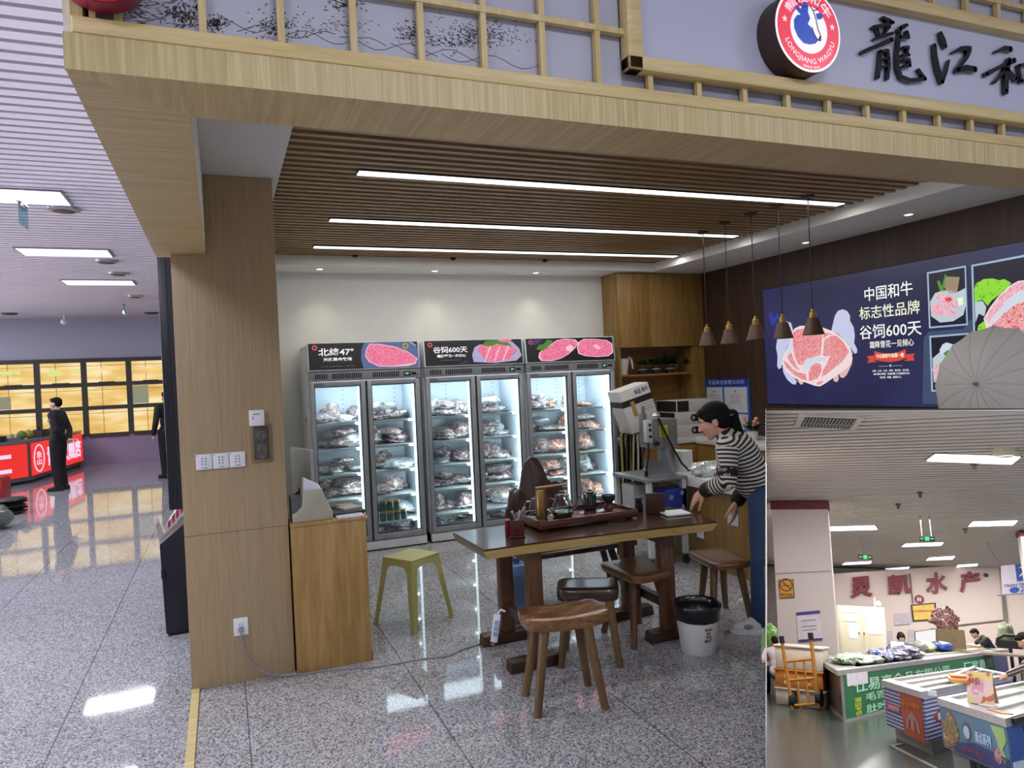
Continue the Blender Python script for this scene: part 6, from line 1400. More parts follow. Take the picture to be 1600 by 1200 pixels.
allp = bp_['torso']+bp_['neck']+head_prims(J['head'], J['hfr'], 0.98)+handL+handR
for S in 'LR': allp += bp_['ua'+S]+bp_['fa'+S]+bp_['th'+S]+bp_['ca'+S]+bp_['ft'+S]
obj_body = blob('body', allp, 0.0042, M_SKIN, wm, 3)
face(J['head'], J['hfr'], 0.98, wm)
# hair: cap, side sweep and a long pony tail
P = lambda x, y, z: J['head']+J['hfr'] @ V((x, y, z))*0.98
Eh = lambda p, r: ('e', P(*p), r, J['hfr'])
hp = [Eh((-0.024, 0, 0.042), (0.100, 0.084, 0.084)), Eh((-0.052, 0, 0.0), (0.068, 0.080, 0.082)), Eh((0.028, 0.0, 0.076), (0.054, 0.062, 0.032)), Eh((0.000, 0.066, 0.032), (0.050, 0.022, 0.030)), Eh((0.000, -0.066, 0.032), (0.050, 0.022, 0.030)),
      ('c', P(-0.10, 0, 0.01), 0.032, P(-0.135, 0, -0.01), 0.034)]
tail = [P(-0.13, 0, -0.005), W(1152, 672, dC-0.02), W(1158, 680, dC-0.03), W(1163, 687, dC-0.03)]
hp += [('c', tail[0], 0.036, tail[1], 0.034), ('c', tail[1], 0.034, tail[2], 0.026), ('c', tail[2], 0.026, tail[3], 0.012)]
hair = blob('hair', hp, 0.005, M_HAIR, wm, 3)
b = MB()
for k in range(14):
    a = random.Random(k); o_ = V((a.uniform(-0.02, 0.02), a.uniform(-0.02, 0.02), a.uniform(-0.02, 0.02))); b.tube([tail[0]+o_*1.2, tail[1]+o_*1.4, tail[2]+o_*1.2, tail[3]+o_+V((0.03, -0.01, -0.02))*a.random()], [0.006, 0.006, 0.005, 0.001], 5)
obj('hair_strand', b, M_HAIR, hair)
b = MB(); c_ = P(-0.115, 0, 0.002); ax_ = (tail[1]-tail[0]).normalized(); q1 = ax_.cross(V((0, 0, 1))).normalized(); q2 = ax_.cross(q1)
b.tube([c_+(q1*math.cos(i*PI/8)+q2*math.sin(i*PI/8))*0.036 for i in range(17)], 0.006, 6); obj('hair_tie', b, mat('olive_hair_tie', '#6d6a48', 0.6), wm)
# sweater: torso and two sleeves in separate meshes so that the knit stripes follow each
M_STR = stripe_mat('black_white_knit', '#c9c2b8', '#1b1817', duty=0.50)
M_BLKK = mat('black_knit', '#171415', 0.8)
hem = J['pelvis']+(J['neck']-J['pelvis'])*0.06
tp = grow([q for q in bp_['torso'] if True], 0.020)
tp[2] = ('e', J['pelvis'].lerp(J['neck'], 0.10), (0.128, 0.170, 0.085), tf)
tp.append(('e', J['pelvis'].lerp(J['neck'], 0.30)+tf @ V((0.045, 0, 0)), (0.11, 0.14, 0.16), tf))
torso = blob('sweater', tp, 0.008, [M_STR, M_BLKK], wm, 5, assign=lambda c_: 1 if (c_-J['pelvis']).dot((J['neck']-J['pelvis']).normalized()) < 0.005 else 0)
ad = (J['neck']-J['pelvis']).normalized()
set_stripe(torso, lambda p: (p-J['pelvis']).dot((ad+V((0.30, -0.22, -0.1))).normalized()), 0.0255)
for S in 'LR':
    sp = grow(bp_['ua'+S], 0.020)+grow(limb(J['el'+S], 0.045, J['el'+S].lerp(J['wr'+S], 0.86), 0.034), 0.014)
    a_, e_, w_ = J['sh'+S], J['el'+S], J['wr'+S]; lu = (e_-a_).length
    def sfn(p, a_=a_, e_=e_, w_=w_, lu=lu):
        u1 = (p-a_).dot((e_-a_).normalized()); u2 = (p-e_).dot((w_-e_).normalized())
        k = min(1, max(0, (u2+0.03)/0.06)); return u1*(1-k)+(lu+u2)*k
    def asg(c_, e_=e_, w_=w_, a_=a_): 
        u2 = (c_-e_).dot((w_-e_).normalized()); t_ = (c_-a_).dot((e_-a_).normalized())/(e_-a_).length
        return 1 if (u2 > (w_-e_).length*0.62 or (0.62 < t_ < 0.86 and u2 < 0.02)) else 0
    sl = blob('sleeve', sp, 0.007, [M_STR, M_BLKK], wm, 4, assign=asg); set_stripe(sl, sfn, 0.0255)
    cf = limb(e_.lerp(w_, 0.80), 0.036, e_.lerp(w_, 0.97), 0.032); cuff = blob('cuff', cf, 0.006, M_BLKK, sl, 3); part_label(cuff, 'black ribbed cuff')
# white letters on the black arm band
am = J['shL'].lerp(J['elL'], 0.74); td = (CAM_POS-(am+base)).normalized(); ud = (J['shL']-J['elL']).normalized(); ud = (ud-td*ud.dot(td)).normalized(); rd = ud.cross(td)
txt('lettering', 'DSP', am+td*0.071-rd*0.052+ud*0.008, rd, ud, 0.052, 0.018, mat('white_knit_letter', '#c9c5c0', 0.8), wm, 0.003, 0.01)
txt('lettering', '613', am+td*0.071-rd*0.020-ud*0.020, rd, ud, 0.040, 0.016, mat('white_knit_letter', '#c9c5c0', 0.8), wm, 0.003, 0.03)
cl = [('c', J['neck']-ad*0.02, 0.062, J['neck']+ad*0.015, 0.060)]; blob('collar', cl, 0.007, M_STR, wm, 3)
M_DENIM = mat('blue_denim', '#2a3f60', 0.75, var=0.22, scale=7, bump=0.25, bscale=18)
jp = grow([bp_['torso'][2]], 0.012)
for S in 'LR': jp += grow(bp_['th'+S], 0.016)+limb(J['kn'+S], 0.076, J['an'+S]+V((0, 0, 0.02)), 0.060, (0.4, 0.070))
blob('jeans', jp, 0.009, M_DENIM, wm, 5)
M_SHW = mat('white_trainer', '#d6d6d8', 0.5, var=0.04); M_SHS = mat('white_sole', '#e6e4e0', 0.4); M_SHG = mat('grey_trainer_patch', '#8d9096', 0.5); M_NAV = mat('navy_trainer_patch', '#2a3350', 0.5)
for S, fp in (('L', fL), ('R', fR)):
    o, Pq = shoe('shoe', J['an'+S], J['toe'+S], 1.0, M_SHW, M_SHS, wm, 0.0)
    b = MB()
    for i in range(4): b.bar(Pq(0.045+0.022*i, -0.024, 0.090-0.006*i), Pq(0.050+0.022*i, 0.024, 0.090-0.006*i), 0.008, 0.005)
    obj('lace', b, M_SHS, o)
    b = MB()
    for sd in (1, -1): b.ell(Pq(0.09, 0.036*sd, 0.050), (0.03, 0.010, 0.016), frame(J['toe'+S], V((0, 0, 1))))
    part_label(obj('side_patch', b, M_SHG, o), 'grey side patch')
    b = MB()
    for sd in (1, -1): b.ell(Pq(-0.005, 0.038*sd, 0.060), (0.020, 0.009, 0.022), frame(J['toe'+S], V((0, 0, 1))))
    part_label(obj('heel_patch', b, M_NAV, o), 'navy patch')
    sock = limb(J['an'+S]+V((0, 0, 0.08)), 0.045, J['an'+S]+V((0, 0, 0.0)), 0.042); part_label(blob('sock', sock, 0.008, M_NAV, o, 3), 'dark sock')

# ---- simple standing or sitting figures, built the same way at lower resolution
def figure(name, label, base, yaw_, s, pose, cloth, mw=None, vox=0.013, hair_style='short', mask=None, sleeves='long'):
    """base at the feet; local +x forward. pose: dictionary of joints in body units (metres for a 1.70 m person)"""
    t = thing(name, label, 'person', base, yaw_, None, mw); J = {k: V(v_) if not isinstance(v_, Matrix) else v_ for k, v_ in pose.items()}
    J = {k: (v_*s if not isinstance(v_, Matrix) and k not in ('fwd', 'toeL', 'toeR', 'hdir', 'handL', 'handR') else v_) for k, v_ in J.items()}
    J['hfr'] = frame(J.get('hdir', V((1, 0, 0))), V((0.0, 0, 1)))
    d, tf_ = body_parts(J, s); pr = d['torso']+d['neck']+head_prims(J['head'], J['hfr'], s)
    for S in 'LR':
        pr += d['ua'+S]+d['fa'+S]+d['th'+S]+d['ca'+S]+d['ft'+S]
        pr += hand_prims(J['wr'+S], J.get('hand'+S, (J['wr'+S]-J['el'+S])), V((0.2, 0.9 if S == 'L' else -0.9, 0.3)), s, 1 if S == 'R' else -1, 0.35)
    blob('body', pr, vox*0.5*s, M_SKIN, t, 3); face(J['head'], J['hfr'], s, t)
    P = lambda x, y, z: J['head']+J['hfr'] @ V((x, y, z))*s
    E_ = lambda p, r: ('e', P(*p), tuple(q*s for q in r), J['hfr'])
    hp = [E_((-0.022, 0, 0.045), (0.098, 0.082, 0.080)), E_((-0.050, 0, 0.01), (0.066, 0.078, 0.072)), E_((0.03, 0, 0.078), (0.058, 0.062, 0.034))]
    if hair_style == 'bob': hp += [E_((-0.045, 0, -0.02), (0.07, 0.085, 0.085)), E_((0.01, 0.07, 0.0), (0.045, 0.022, 0.06)), E_((0.01, -0.07, 0.0), (0.045, 0.022, 0.06)), E_((0.055, 0, 0.065), (0.045, 0.06, 0.03))]
    if hair_style == 'long': hp += [E_((-0.06, 0, -0.05), (0.06, 0.09, 0.14)), E_((-0.08, 0, -0.20), (0.05, 0.10, 0.18))]
    blob('hair', hp, vox*0.6*s, M_HAIR, t, 3)
    tp = grow(d['torso'], 0.018*s)
    for S in 'LR':
        tp += grow(d['ua'+S] if sleeves == 'long' else limb(J['sh'+S], 0.056*s, J['sh'+S].lerp(J['el'+S], 0.62), 0.054*s), 0.016*s)
        if sleeves == 'long': tp += grow(limb(J['el'+S], 0.042*s, J['el'+S].lerp(J['wr'+S], 0.9), 0.032*s), 0.014*s)
    top_ = blob('jacket' if sleeves == 'long' else 'shirt', tp, vox*0.8*s, cloth['top'], t, 4)
    lp_ = grow([d['torso'][2]], 0.014*s)
    for S in 'LR': lp_ += grow(d['th'+S], 0.016*s)+limb(J['kn'+S], 0.076*s, J['an'+S]+V((0, 0, -0.02))*s, 0.062*s)
    blob('trousers', lp_, vox*0.8*s, cloth['low'], t, 4)
    for S in 'LR': shoe('shoe', J['an'+S], J['toe'+S], s, cloth['shoe'], M_BLACK, t, J['an'+S].z-0.085*s)
    if mask:
        b = MB(); b.grid(lambda i, j: P(0.052+0.052*math.cos((i-0.5)*2.2)-0.012*j+0.004, 0.072*math.sin((i-0.5)*2.2), -0.020-0.085*j), 14, 6); obj('face_mask', b, mask, t, sharp=80)
    return t, J, top_
STAND = dict(fwd=(1, 0, 0), pelvis=(0, 0, 0.93), neck=(0.0, 0, 1.43), head=(0.02, 0, 1.585), shL=(0, 0.185, 1.38), shR=(0, -0.185, 1.38), hipL=(0, 0.09, 0.90), hipR=(0, -0.09, 0.90), knL=(0.02, 0.10, 0.48), knR=(0.02, -0.10, 0.48), anL=(-0.02, 0.11, 0.085), anR=(-0.02, -0.11, 0.085), toeL=(1, 0.15, 0), toeR=(1, -0.15, 0), elL=(-0.08, 0.25, 1.10), elR=(-0.08, -0.25, 1.10), wrL=(-0.17, 0.06, 0.93), wrR=(-0.17, -0.04, 0.92), hdir=(1, 0, -0.02))
M_UNI = mat('black_uniform_cloth', '#121216', 0.75, var=0.1)
uni = dict(top=M_UNI, low=M_UNI, shoe=M_BLACK)
gp = fl(95, 766); gdir = math.atan2(0.38, -0.92)+0.12
g, GJ, _ = figure('person', 'guard in a black uniform standing before the red stall with hands behind the back', (gp.x, gp.y, 0), gdir, 0.985, STAND, uni, vox=0.016)
b = MB(); b.box(-0.30, -0.10, 0.90, -0.17, 0.06, 0.912); obj('held_paper', b, M_PAPERW, g)
b = MB(); b.cyl((0.0, 0.25, 1.27), (0.0, 0.262, 1.27), 0.035, n=14); part_label(obj('sleeve_badge', b, M_GREYP, g), 'grey sleeve badge')
gp2 = fl(266, 746)
st2 = dict(STAND); st2['wrL'] = (0.06, 0.27, 0.86); st2['wrR'] = (0.04, -0.27, 0.86); st2['elL'] = (-0.04, 0.27, 1.10); st2['elR'] = (-0.04, -0.27, 1.10)
figure('person', 'person in black mostly hidden behind the dark panel beside the pillar', (gp2.x, gp2.y, 0), 2.2, 1.0, st2, uni, vox=0.018)

# ================================================================== THE HALL ON THE LEFT
M_KRED = emis('stall_red_lit', '#ee2f2a', 1.0); M_KWH = emis('stall_white_lit', '#f6d9f2', 1.0); M_KGR = mat('stall_grey_trim', '#6a6a72', 0.4, 0.3)
k0 = V((-3.59, 16.8, 0)); k1 = V((-3.17, 19.9, 0)); kl = V((-4.85, 15.2, 0))
ks = thing('market_stall', 'red lit market stall counter with white characters behind the guard', 'stall', tuple(k0))
dR = (k1-k0); dL = (kl-k0)
foot = [V((0, 0, 0)), dR, dR+V((-1.9, 0.2, 0)), dL+V((-1.6, 1.2, 0)), dL]
n = len(foot)
def ring_(z0, z1, k=1.0, m_=0):
    b_ = MB(); c0 = sum(foot, V())/n; lo = [c0+(p-c0)*k+V((0, 0, z0)) for p in foot]; hi = [c0+(p-c0)*k+V((0, 0, z1)) for p in foot]
    b_.add(lo+hi, [tuple(range(n))[::-1], tuple(range(n, 2*n))]+[(i, (i+1) % n, n+(i+1) % n, n+i) for i in range(n)], m_); return b_
obj('plinth', ring_(0.0, 0.10, 0.97), M_BLACK, ks); obj('kick_panel', ring_(0.06, 0.13, 0.995), M_KGR, ks); obj('body', ring_(0.13, 0.80, 0.99), M_KGR, ks)
obj('counter_top', ring_(0.80, 0.86, 1.005), mat('stall_steel_top', '#8a8d94', 0.3, 0.5), ks)
nR = V((dR.y, -dR.x, 0)).normalized(); nL = V((-dL.y, dL.x, 0)).normalized()
for d_, nn, sgn in ((dR, nR, 1), (dL, nL, 0)):
    u_ = d_.normalized(); L_ = d_.length; b = MB()
    b.prism([(0.06, 0.14), (L_-0.03, 0.14), (L_-0.03, 0.79), (0.06, 0.79)], nn*0.005, u_, V((0, 0, 1)), nn*0.02); lp_ = obj('lit_panel', b, M_KRED, ks)
    off = nn*0.0265
    if sgn:
        b = MB(); cx, cz = 0.42, 0.46
        pts = [(cx+0.26*math.sin(2*PI*i/24)*(1.0), cz+0.27*math.cos(2*PI*i/24)) for i in range(25)]
        b.tube([off+u_*x+V((0, 0, z)) for x, z in pts], 0.014, 6); obj('crest', b, M_KWH, lp_)
        txt('crest_lettering', '鱼\n山', off+u_*(cx-0.13)+V((0, 0, 0.32)), u_, (0, 0, 1), 0.26, 0.28, M_KWH, lp_, 0.004, 0.01)
        txt('lettering', '青蟹旗舰店', off+u_*0.85+V((0, 0, 0.24)), u_, (0, 0, 1), 2.10, 0.44, M_KWH, lp_, 0.004, 0.03)
    else:
        b = MB()
        for z in (0.26, 0.54): b.prism([(0.40, z), (1.55, z), (1.55, z+0.075), (0.40, z+0.075)], off, u_, V((0, 0, 1)), nn*0.004)
        obj('lettering', b, M_KWH, lp_)
# goods on the stall
r_ = random.Random(11)
gm = [mat('stall_goods_dark', '#26262a', 0.5), mat('stall_goods_grey', '#777a7c', 0.5), mat('stall_goods_green', '#6a7a3a', 0.6), mat('stall_goods_yellow', '#a89a48', 0.6), mat('stall_goods_brown', '#5a3a2a', 0.6)]
gl = ['dark crate', 'grey tray', 'green melon', 'yellow fruit', 'brown parcel']
c0 = sum(foot, V())/n
for i in range(14):
    k = (i+0.5)/14; p = k0+(dL*(1-k*2.0) if k < 0.5 else dR*(2*k-1)*0.75)+(c0-V((0, 0, 0)))*0.20; p.z = 0.861
    m_ = i % 5; b = MB()
    if m_ in (2, 3): b.ell((0, 0, 0.09), 0.09, nu=14, nv=10, fn=lambda q: 1+0.06*mnoise.noise(q*2))
    else: b.box(-0.12, -0.10, 0, 0.12, 0.10, 0.05+0.10*r_.random()); b.cyl((0, 0, 0.04), (0.04, 0.03, 0.22 if m_ == 0 else 0.12), 0.03, n=8)
    o = obj(['crate', 'tray', 'melon', 'fruit', 'parcel'][m_], b, gm[m_], None, 0); o.location = p; o.rotation_euler = (0, 0, r_.random()*3)
    tag(o, '%s on the red stall, %s along its counter' % (gl[m_], ['first', 'second', 'third', 'fourth', 'fifth', 'sixth', 'seventh', 'eighth', 'ninth', 'tenth', 'eleventh', 'twelfth', 'thirteenth', 'last'][i]), 'goods', 'goods on the red stall')
# things cut by the left edge
M_RBOX = mat('red_crate_plastic', '#a01c24', 0.4)
p = fl(-8, 789); b = MB(); b.box(-0.5, -0.25, 0, 0.17, 0.25, 0.42); b.box(-0.48, -0.23, 0.42, 0.15, 0.23, 0.44); o = obj('red_crate', b, M_RBOX, None, 0.01); o.location = (p.x, p.y, 0); tag(o, 'dark red crate on the floor cut by the left edge', 'crate')
p = fl(4, 826); b = MB(); b.ell((-0.25, 0, 0.16), (0.38, 0.3, 0.16), None, 24, 14, fn=lambda q: 1+0.18*mnoise.noise(q*3)); o = obj('grey_bundle', b, mat('grey_green_wrap', '#5e665c', 0.3, coat=0.5), sharp=60); o.location = (p.x, p.y, 0.0); tag(o, 'grey green wrapped bundle on the floor cut by the left edge', 'bundle')
p = fl(28, 802); b = MB()
for i in range(5): b.ell((-0.18+0.03*i, 0.05*(i % 2), 0.03+0.045*i), (0.30-0.03*i, 0.22, 0.035), None, 22, 10, fn=lambda q: 1+0.15*mnoise.noise(q*4+V((i, 0, 0))))
o = obj('folded_tarpaulin', b, mat('black_tarpaulin', '#242620', 0.5), sharp=60); o.location = (p.x, p.y, 0.0); tag(o, 'dark folded tarpaulin heap on the shiny floor before the red stall', 'tarpaulin')
# dark panel and cabinet outside the pillar
b = MB(); b.box(-0.336, 4.97, 0.92, -0.2225, 5.05, 2.65); b.box(-0.30, 4.96, 0.92, -0.29, 4.97, 2.65); o = obj('dark_panel', b, M_NAVYB, None, 0.004); tag(o, 'tall blue black panel standing out from the shop side, behind the pillar', 'panel')
t = thing('black_cabinet', 'black floor cabinet with a sloping top beside the wooden pillar', 'cabinet', (-0.32, 5.5, 0))
b = MB(); b.hexa([(-0.10, -0.10, 0.02), (0.097, -0.10, 0.02), (0.097, 0.25, 0.02), (-0.10, 0.25, 0.02)], [(-0.115, -0.10, 0.63), (0.097, -0.10, 0.80), (0.097, 0.25, 0.80), (-0.115, 0.25, 0.63)]); obj('body', b, M_NAVYB, t, 0.006)
b = MB(); b.box(-0.112, -0.11, 0.40, -0.09, -0.08, 0.46); obj('handle', b, M_BLACK, t)
b = MB(); b.box(-0.09, -0.08, 0, 0.09, 0.23, 0.02); obj('base', b, M_BLACK, t)
t = thing('leaflet_rack', 'slanting red and white leaflet rack above the black cabinet', 'rack', (-0.30, 5.95, 0))
b = MB(); b.hexa([(-0.12, -0.02, 0.62), (0.075, -0.02, 0.82), (0.075, 0.3, 0.82), (-0.12, 0.3, 0.62)], [(-0.13, -0.02, 0.66), (0.075, -0.02, 0.96), (0.075, 0.3, 0.96), (-0.13, 0.3, 0.66)]); b.box(-0.05, 0.1, 0, 0.03, 0.16, 0.75); obj('rack', b, M_PAPERW, t)
b = MB()
for i in range(6): x = -0.115+0.03*i; b.prism([(x, 0.645+0.033*i), (x+0.018, 0.665+0.033*i), (x+0.018, 0.72+0.04*i), (x, 0.69+0.04*i)], (0, -0.021, 0), (1, 0, 0), (0, 0, 1), (0, -0.003, 0))
obj('leaflet', b, mat('crimson_leaflet', '#b3273c', 0.5), t)
# ================================================================== A MADE-UP TILTED SHOW CASE AT THE LOWER RIGHT: a small model of a seafood market hall
# model metres about the model's own eye level (x right, y into the hall, z up); the case leans back towards the viewer
IU, IV, IW = V((0.6565058778623689, -0.7527685469817645, 0.048368864025564506)), V((0.1908664641842694, 0.22781012161796624, 0.95481544883721)), V((0.7297739548531145, 0.617609960382255, -0.29323695479027534))
SC = 0.15
MI = Matrix.Translation(CAM_POS) @ Matrix((IU, IW, IV)).transposed().to_4x4() @ Matrix.Scale(SC, 4)
FZ = -1.6
def il(px, py):
    d = ray(px, py); return V((d.dot(IU), d.dot(IW), d.dot(IV)))
def iw(px, py, w_): d = il(px, py); return d*(w_/d.y)
def ifl(px, py, h=0.0): d = il(px, py); return d*((FZ+h)/d.z)
def icl(px, py): d = il(px, py); return d*(2.95/(d.z+0.0594*d.y))
def cz(w_): return 2.95-0.0594*w_
def place(o, p=(0, 0, 0), rz=0.0): o.matrix_world = MI @ Matrix.Translation(V(p)) @ Matrix.Rotation(rz, 4, 'Z'); return o
def ithing(name, label, cat, p=(0, 0, 0), rz=0.0, group=None):
    return thing(name, label, cat, group=group, mw=MI @ Matrix.Translation(V(p)) @ Matrix.Rotation(rz, 4, 'Z'))
M_IWALL = mat('model_white_wall', '#cfc4c0', 0.6, var=0.03, scale=0.3); M_ICEIL = mat('model_ceiling_strip', '#d2ccc4', 0.5, var=0.04, scale=0.4); M_ICGAP = mat('model_ceiling_gap', '#2c2824', 0.8)
M_IFLOOR = mat('model_dark_floor', '#434741', 0.22, var=0.12, scale=0.25); M_MAROON = mat('maroon_band', '#6a1e2c', 0.5); M_CASE = mat('case_outer_skin', '#4a3c34', 0.5)
# shell
f0, f1 = ifl(1197.3, 1300), ifl(1197.3, 1040); fd = (f1-f0)/(f1.y-f0.y); f2 = f0+fd*(28.4-f0.y)
b = MB(); pl = [f0, V((2.4, f0.y-0.7, FZ)), V((5.3, 28.4, FZ)), f2]; b.hexa([p-V((0, 0, 0.25)) for p in pl], pl); place(struct('floor_case', b, M_IFLOOR))
TLd, BLd = il(1197, 641.5), il(1197.2, 1215); TLd /= TLd.y; BLd /= BLd.y; TRd = il(1660, 641.5); TRd /= TRd.y; BRd = il(1660, 1215); BRd /= BRd.y
tw = 2.95/(TLd.z+0.0594); tw2 = 2.95/(TRd.z+0.0594)
be_ = (TLd.x-BLd.x)/(TLd.z-BLd.z); al_ = TLd.x-be_*TLd.z
b = MB(); y = 6.0
dirx = V((1.0, 0.05, 0)).normalized()
while y < 28.0:
    w0, w1 = y, y+0.118
    def cpt(u_, w_):
        ww = w_+0.05*u_; lim_ = tw+(tw2-tw)*((u_-TLd.x*tw)/(TRd.x*tw2-TLd.x*tw)); ww = max(ww, lim_); return V((u_, ww, cz(ww)))
    us = [TLd.x*tw*1.0, 4.6]
    yy_ = max(y, tw); ua, ub = al_*yy_+be_*cz(yy_), 0.165*yy_+0.2
    q = [cpt(ua, w0), cpt(ub, w0), cpt(ub, w1), cpt(ua, w1)]
    if (q[3]-q[0]).length > 0.01 or (q[2]-q[1]).length > 0.01:
        b.add(q+[p+V((0, 0, 0.012)) for p in q], [(3,2,1,0),(4,5,6,7),(0,1,5,4),(1,2,6,5),(2,3,7,6),(3,0,4,7)], 0)
    y += 0.18
q = [V((TLd.x*tw, tw, cz(tw)+0.014)), V((TRd.x*tw2, tw2, cz(tw2)+0.014)), V((5.2, 28.5, cz(28.5)+0.014)), V((al_*28.5+be_*cz(28.5), 28.5, cz(28.5)+0.014))]
b.add(q+[p+V((0, 0, 0.012)) for p in q], [(3,2,1,0),(4,5,6,7),(0,1,5,4),(1,2,6,5),(2,3,7,6),(3,0,4,7)], 1)
place(struct('ceiling_case', b, [M_ICEIL, M_ICGAP]))
b = MB(); k = 0.999; wb = 28.2
A, B_ = TLd*tw+V((0, 0, 0.02)), BLd*(1.70/-BLd.z)
th = V((-0.06, 0, 0)); al_ += 0.0012; C_ = V((al_*wb+be_*(FZ-0.25), wb, FZ-0.25)); D_ = V((al_*wb+be_*(cz(wb)+0.02), wb, cz(wb)+0.02)); 
b.add([A, B_, C_, D_, A+th*0.05, B_+th*0.05, C_+th, D_+th], [(0,1,2,3),(7,6,5,4),(0,4,5,1),(1,5,6,2),(2,6,7,3),(3,7,4,0)], 0)
place(struct('wall_case_left', b, [M_IWALL]))
for u_, w_ in ((0.178*9.6, 9.7), (0.176*28.0, 27.9)):      # posts that carry the open right side of the case
    b = MB(); b.box(u_-0.06, w_-0.06, FZ-0.05, u_+0.06, w_+0.06, cz(w_)+0.01); place(struct('trim_13', b, M_CASE))
b = MB(); b.box(-4.14, 28.1, FZ-0.25, 5.3, 28.4, cz(28.1)-0.03); place(struct('wall_case_back', b, mat('model_far_wall', '#8f8680', 0.7)))
# legs of the case down to the shop floor
for (u_, w_, lb) in ((-0.9, 8.0, ''), (1.2, 8.0, ''), (-2.6, 26.5, ''), (3.6, 26.5, '')):
    p = MI @ V((u_, w_, FZ-0.22)); b = MB(); b.box(p.x-0.03, p.y-0.03, 0, p.x+0.03, p.y+0.03, p.z); struct('trim_10', b, M_CASE)
# ceiling fittings of the model
E_IL = emis('model_lamp_lit', '#fff8ff', 2.4)
lamps = [((1462,708),(1594,712),(1580,723),(1448,718),'largest lamp in the seafood hall, high at the right edge'), ((1297,822),(1367,820),(1371,826),(1292,828),'lamp right of the maroon topped pillar'), ((1520,814),(1590,812),(1583,819),(1513,821),'lamp above the red sign characters at the right'), ((1415,848.5),(1474,846.5),(1470,851),(1409,853),'lamp beside the middle green exit sign'), ((1452,870.5),(1492,868),(1488,872.5),(1447,874.5),'lamp just below the middle exit sign'), ((1497,882),(1528,880),(1526,883),(1494,885),'small lamp touching the wall top over the characters 水产'), ((1384,888),(1421,885),(1418,889),(1380,891.5),'small lamp touching the wall top over the character 凯'), ((1320,878.5),(1362,876),(1360,879.5),(1316,881.5),'lamp under the left exit sign')]
for (a, c, d, e, lb) in lamps:
    q = [icl(*p) for p in (a, c, d, e)]; cen = sum(q, V())/4; t = ithing('hall_lamp', lb, 'ceiling light', cen, 0, 'lamps of the seafood hall')
    b = MB(); z_ = V((0, 0, -0.03)); b.add([p-cen+z_ for p in q]+[p-cen+V((0, 0, 0.04)) for p in q], [(3,2,1,0),(4,5,6,7),(0,1,5,4),(1,2,6,5),(2,3,7,6),(3,0,4,7)]); obj('diffuser', b, E_IL, t)
    b = MB(); q2 = [(p-cen)*1.05 for p in q]; b.add([p+V((0, 0, -0.012)) for p in q2]+[p+V((0, 0, 0.05)) for p in q2], [(3,2,1,0),(4,5,6,7),(0,1,5,4),(1,2,6,5),(2,3,7,6),(3,0,4,7)]); obj('frame', b, mat('model_lamp_frame', '#77736e', 0.5), t)
for (u_, w_, pw) in ((1.2, 12.0, 3.3), (-0.9, 12.0, 2.6), (0.2, 17.5, 3.8), (2.2, 18.5, 3.4), (1.0, 24.0, 4.6), (-1.6, 17.0, 2.2), (3.0, 24.5, 2.5), (-1.5, 24.0, 2.5)):
    o = area('model_hall_lamp', (0, 0, 0), 1.4*SC, pw, (1.0, 0.97, 0.95), size_y=0.5*SC); o.matrix_world = MI @ Matrix.Translation(V((u_, w_, cz(w_)-0.10)))
    o.scale = (1, 1, 1)
def quad3(name, pts, lift, m, parent=None, org=V((0, 0, 0)), thick=0.02, away=V((0, 1, 0))):
    pts = [V(p)-org+lift for p in pts]; b_ = MB(); n_ = len(pts)
    b_.add(pts+[p+away*thick for p in pts], [tuple(range(n_)), tuple(range(n_, 2*n_))[::-1]]+[(i, n_+i, n_+(i+1) % n_, (i+1) % n_) for i in range(n_)])
    o_ = obj(name, b_, m, parent)
    if parent is None: place(o_)
    return o_
q = [icl(*p) for p in ((1249,646),(1350,649.5),(1336,669),(1240,664))]; cen = sum(q, V())/4
t = ithing('air_vent', 'rectangular air vent in the strip ceiling of the seafood hall', 'vent', cen)
b = MB(); z_ = V((0, 0, -0.03)); b.add([p-cen+z_ for p in q]+[p-cen+V((0, 0, 0.04)) for p in q], [(3,2,1,0),(4,5,6,7),(0,1,5,4),(1,2,6,5),(2,3,7,6),(3,0,4,7)]); obj('frame', b, mat('vent_white', '#cfcac2', 0.5), t)
b = MB(); qi = [(p-cen)*0.80 for p in q]; b.add([p+V((0, 0, -0.036)) for p in qi]+[p+V((0, 0, -0.03)) for p in qi], [(3,2,1,0),(4,5,6,7),(0,1,5,4),(1,2,6,5),(2,3,7,6),(3,0,4,7)], 0)
for i in range(15):
    k = (i+0.5)/15; p0, p1 = qi[0].lerp(qi[1], k), qi[3].lerp(qi[2], k); b.bar(p0+V((0, 0, -0.04)), p1+V((0, 0, -0.04)), 0.016, 0.01, mi=1)
b.bar(qi[0].lerp(qi[3], 0.5)+V((0, 0, -0.046)), qi[1].lerp(qi[2], 0.5)+V((0, 0, -0.046)), 0.03, 0.01, mi=1)
obj('grille', b, [mat('vent_dark', '#2e2d2c', 0.7), mat('vent_fin', '#8f8c88', 0.5)], t)
p = icl(1570, 703); b = MB(); b.lathe([(0.16, 0.02), (0.16, -0.05), (0.10, -0.10), (0, -0.11)], n=18); o = place(obj('smoke_detector', b, mat('cream_plastic', '#d6d0b8', 0.5)), p); tag(o, 'cream round smoke detector above the largest hall lamp', 'detector')
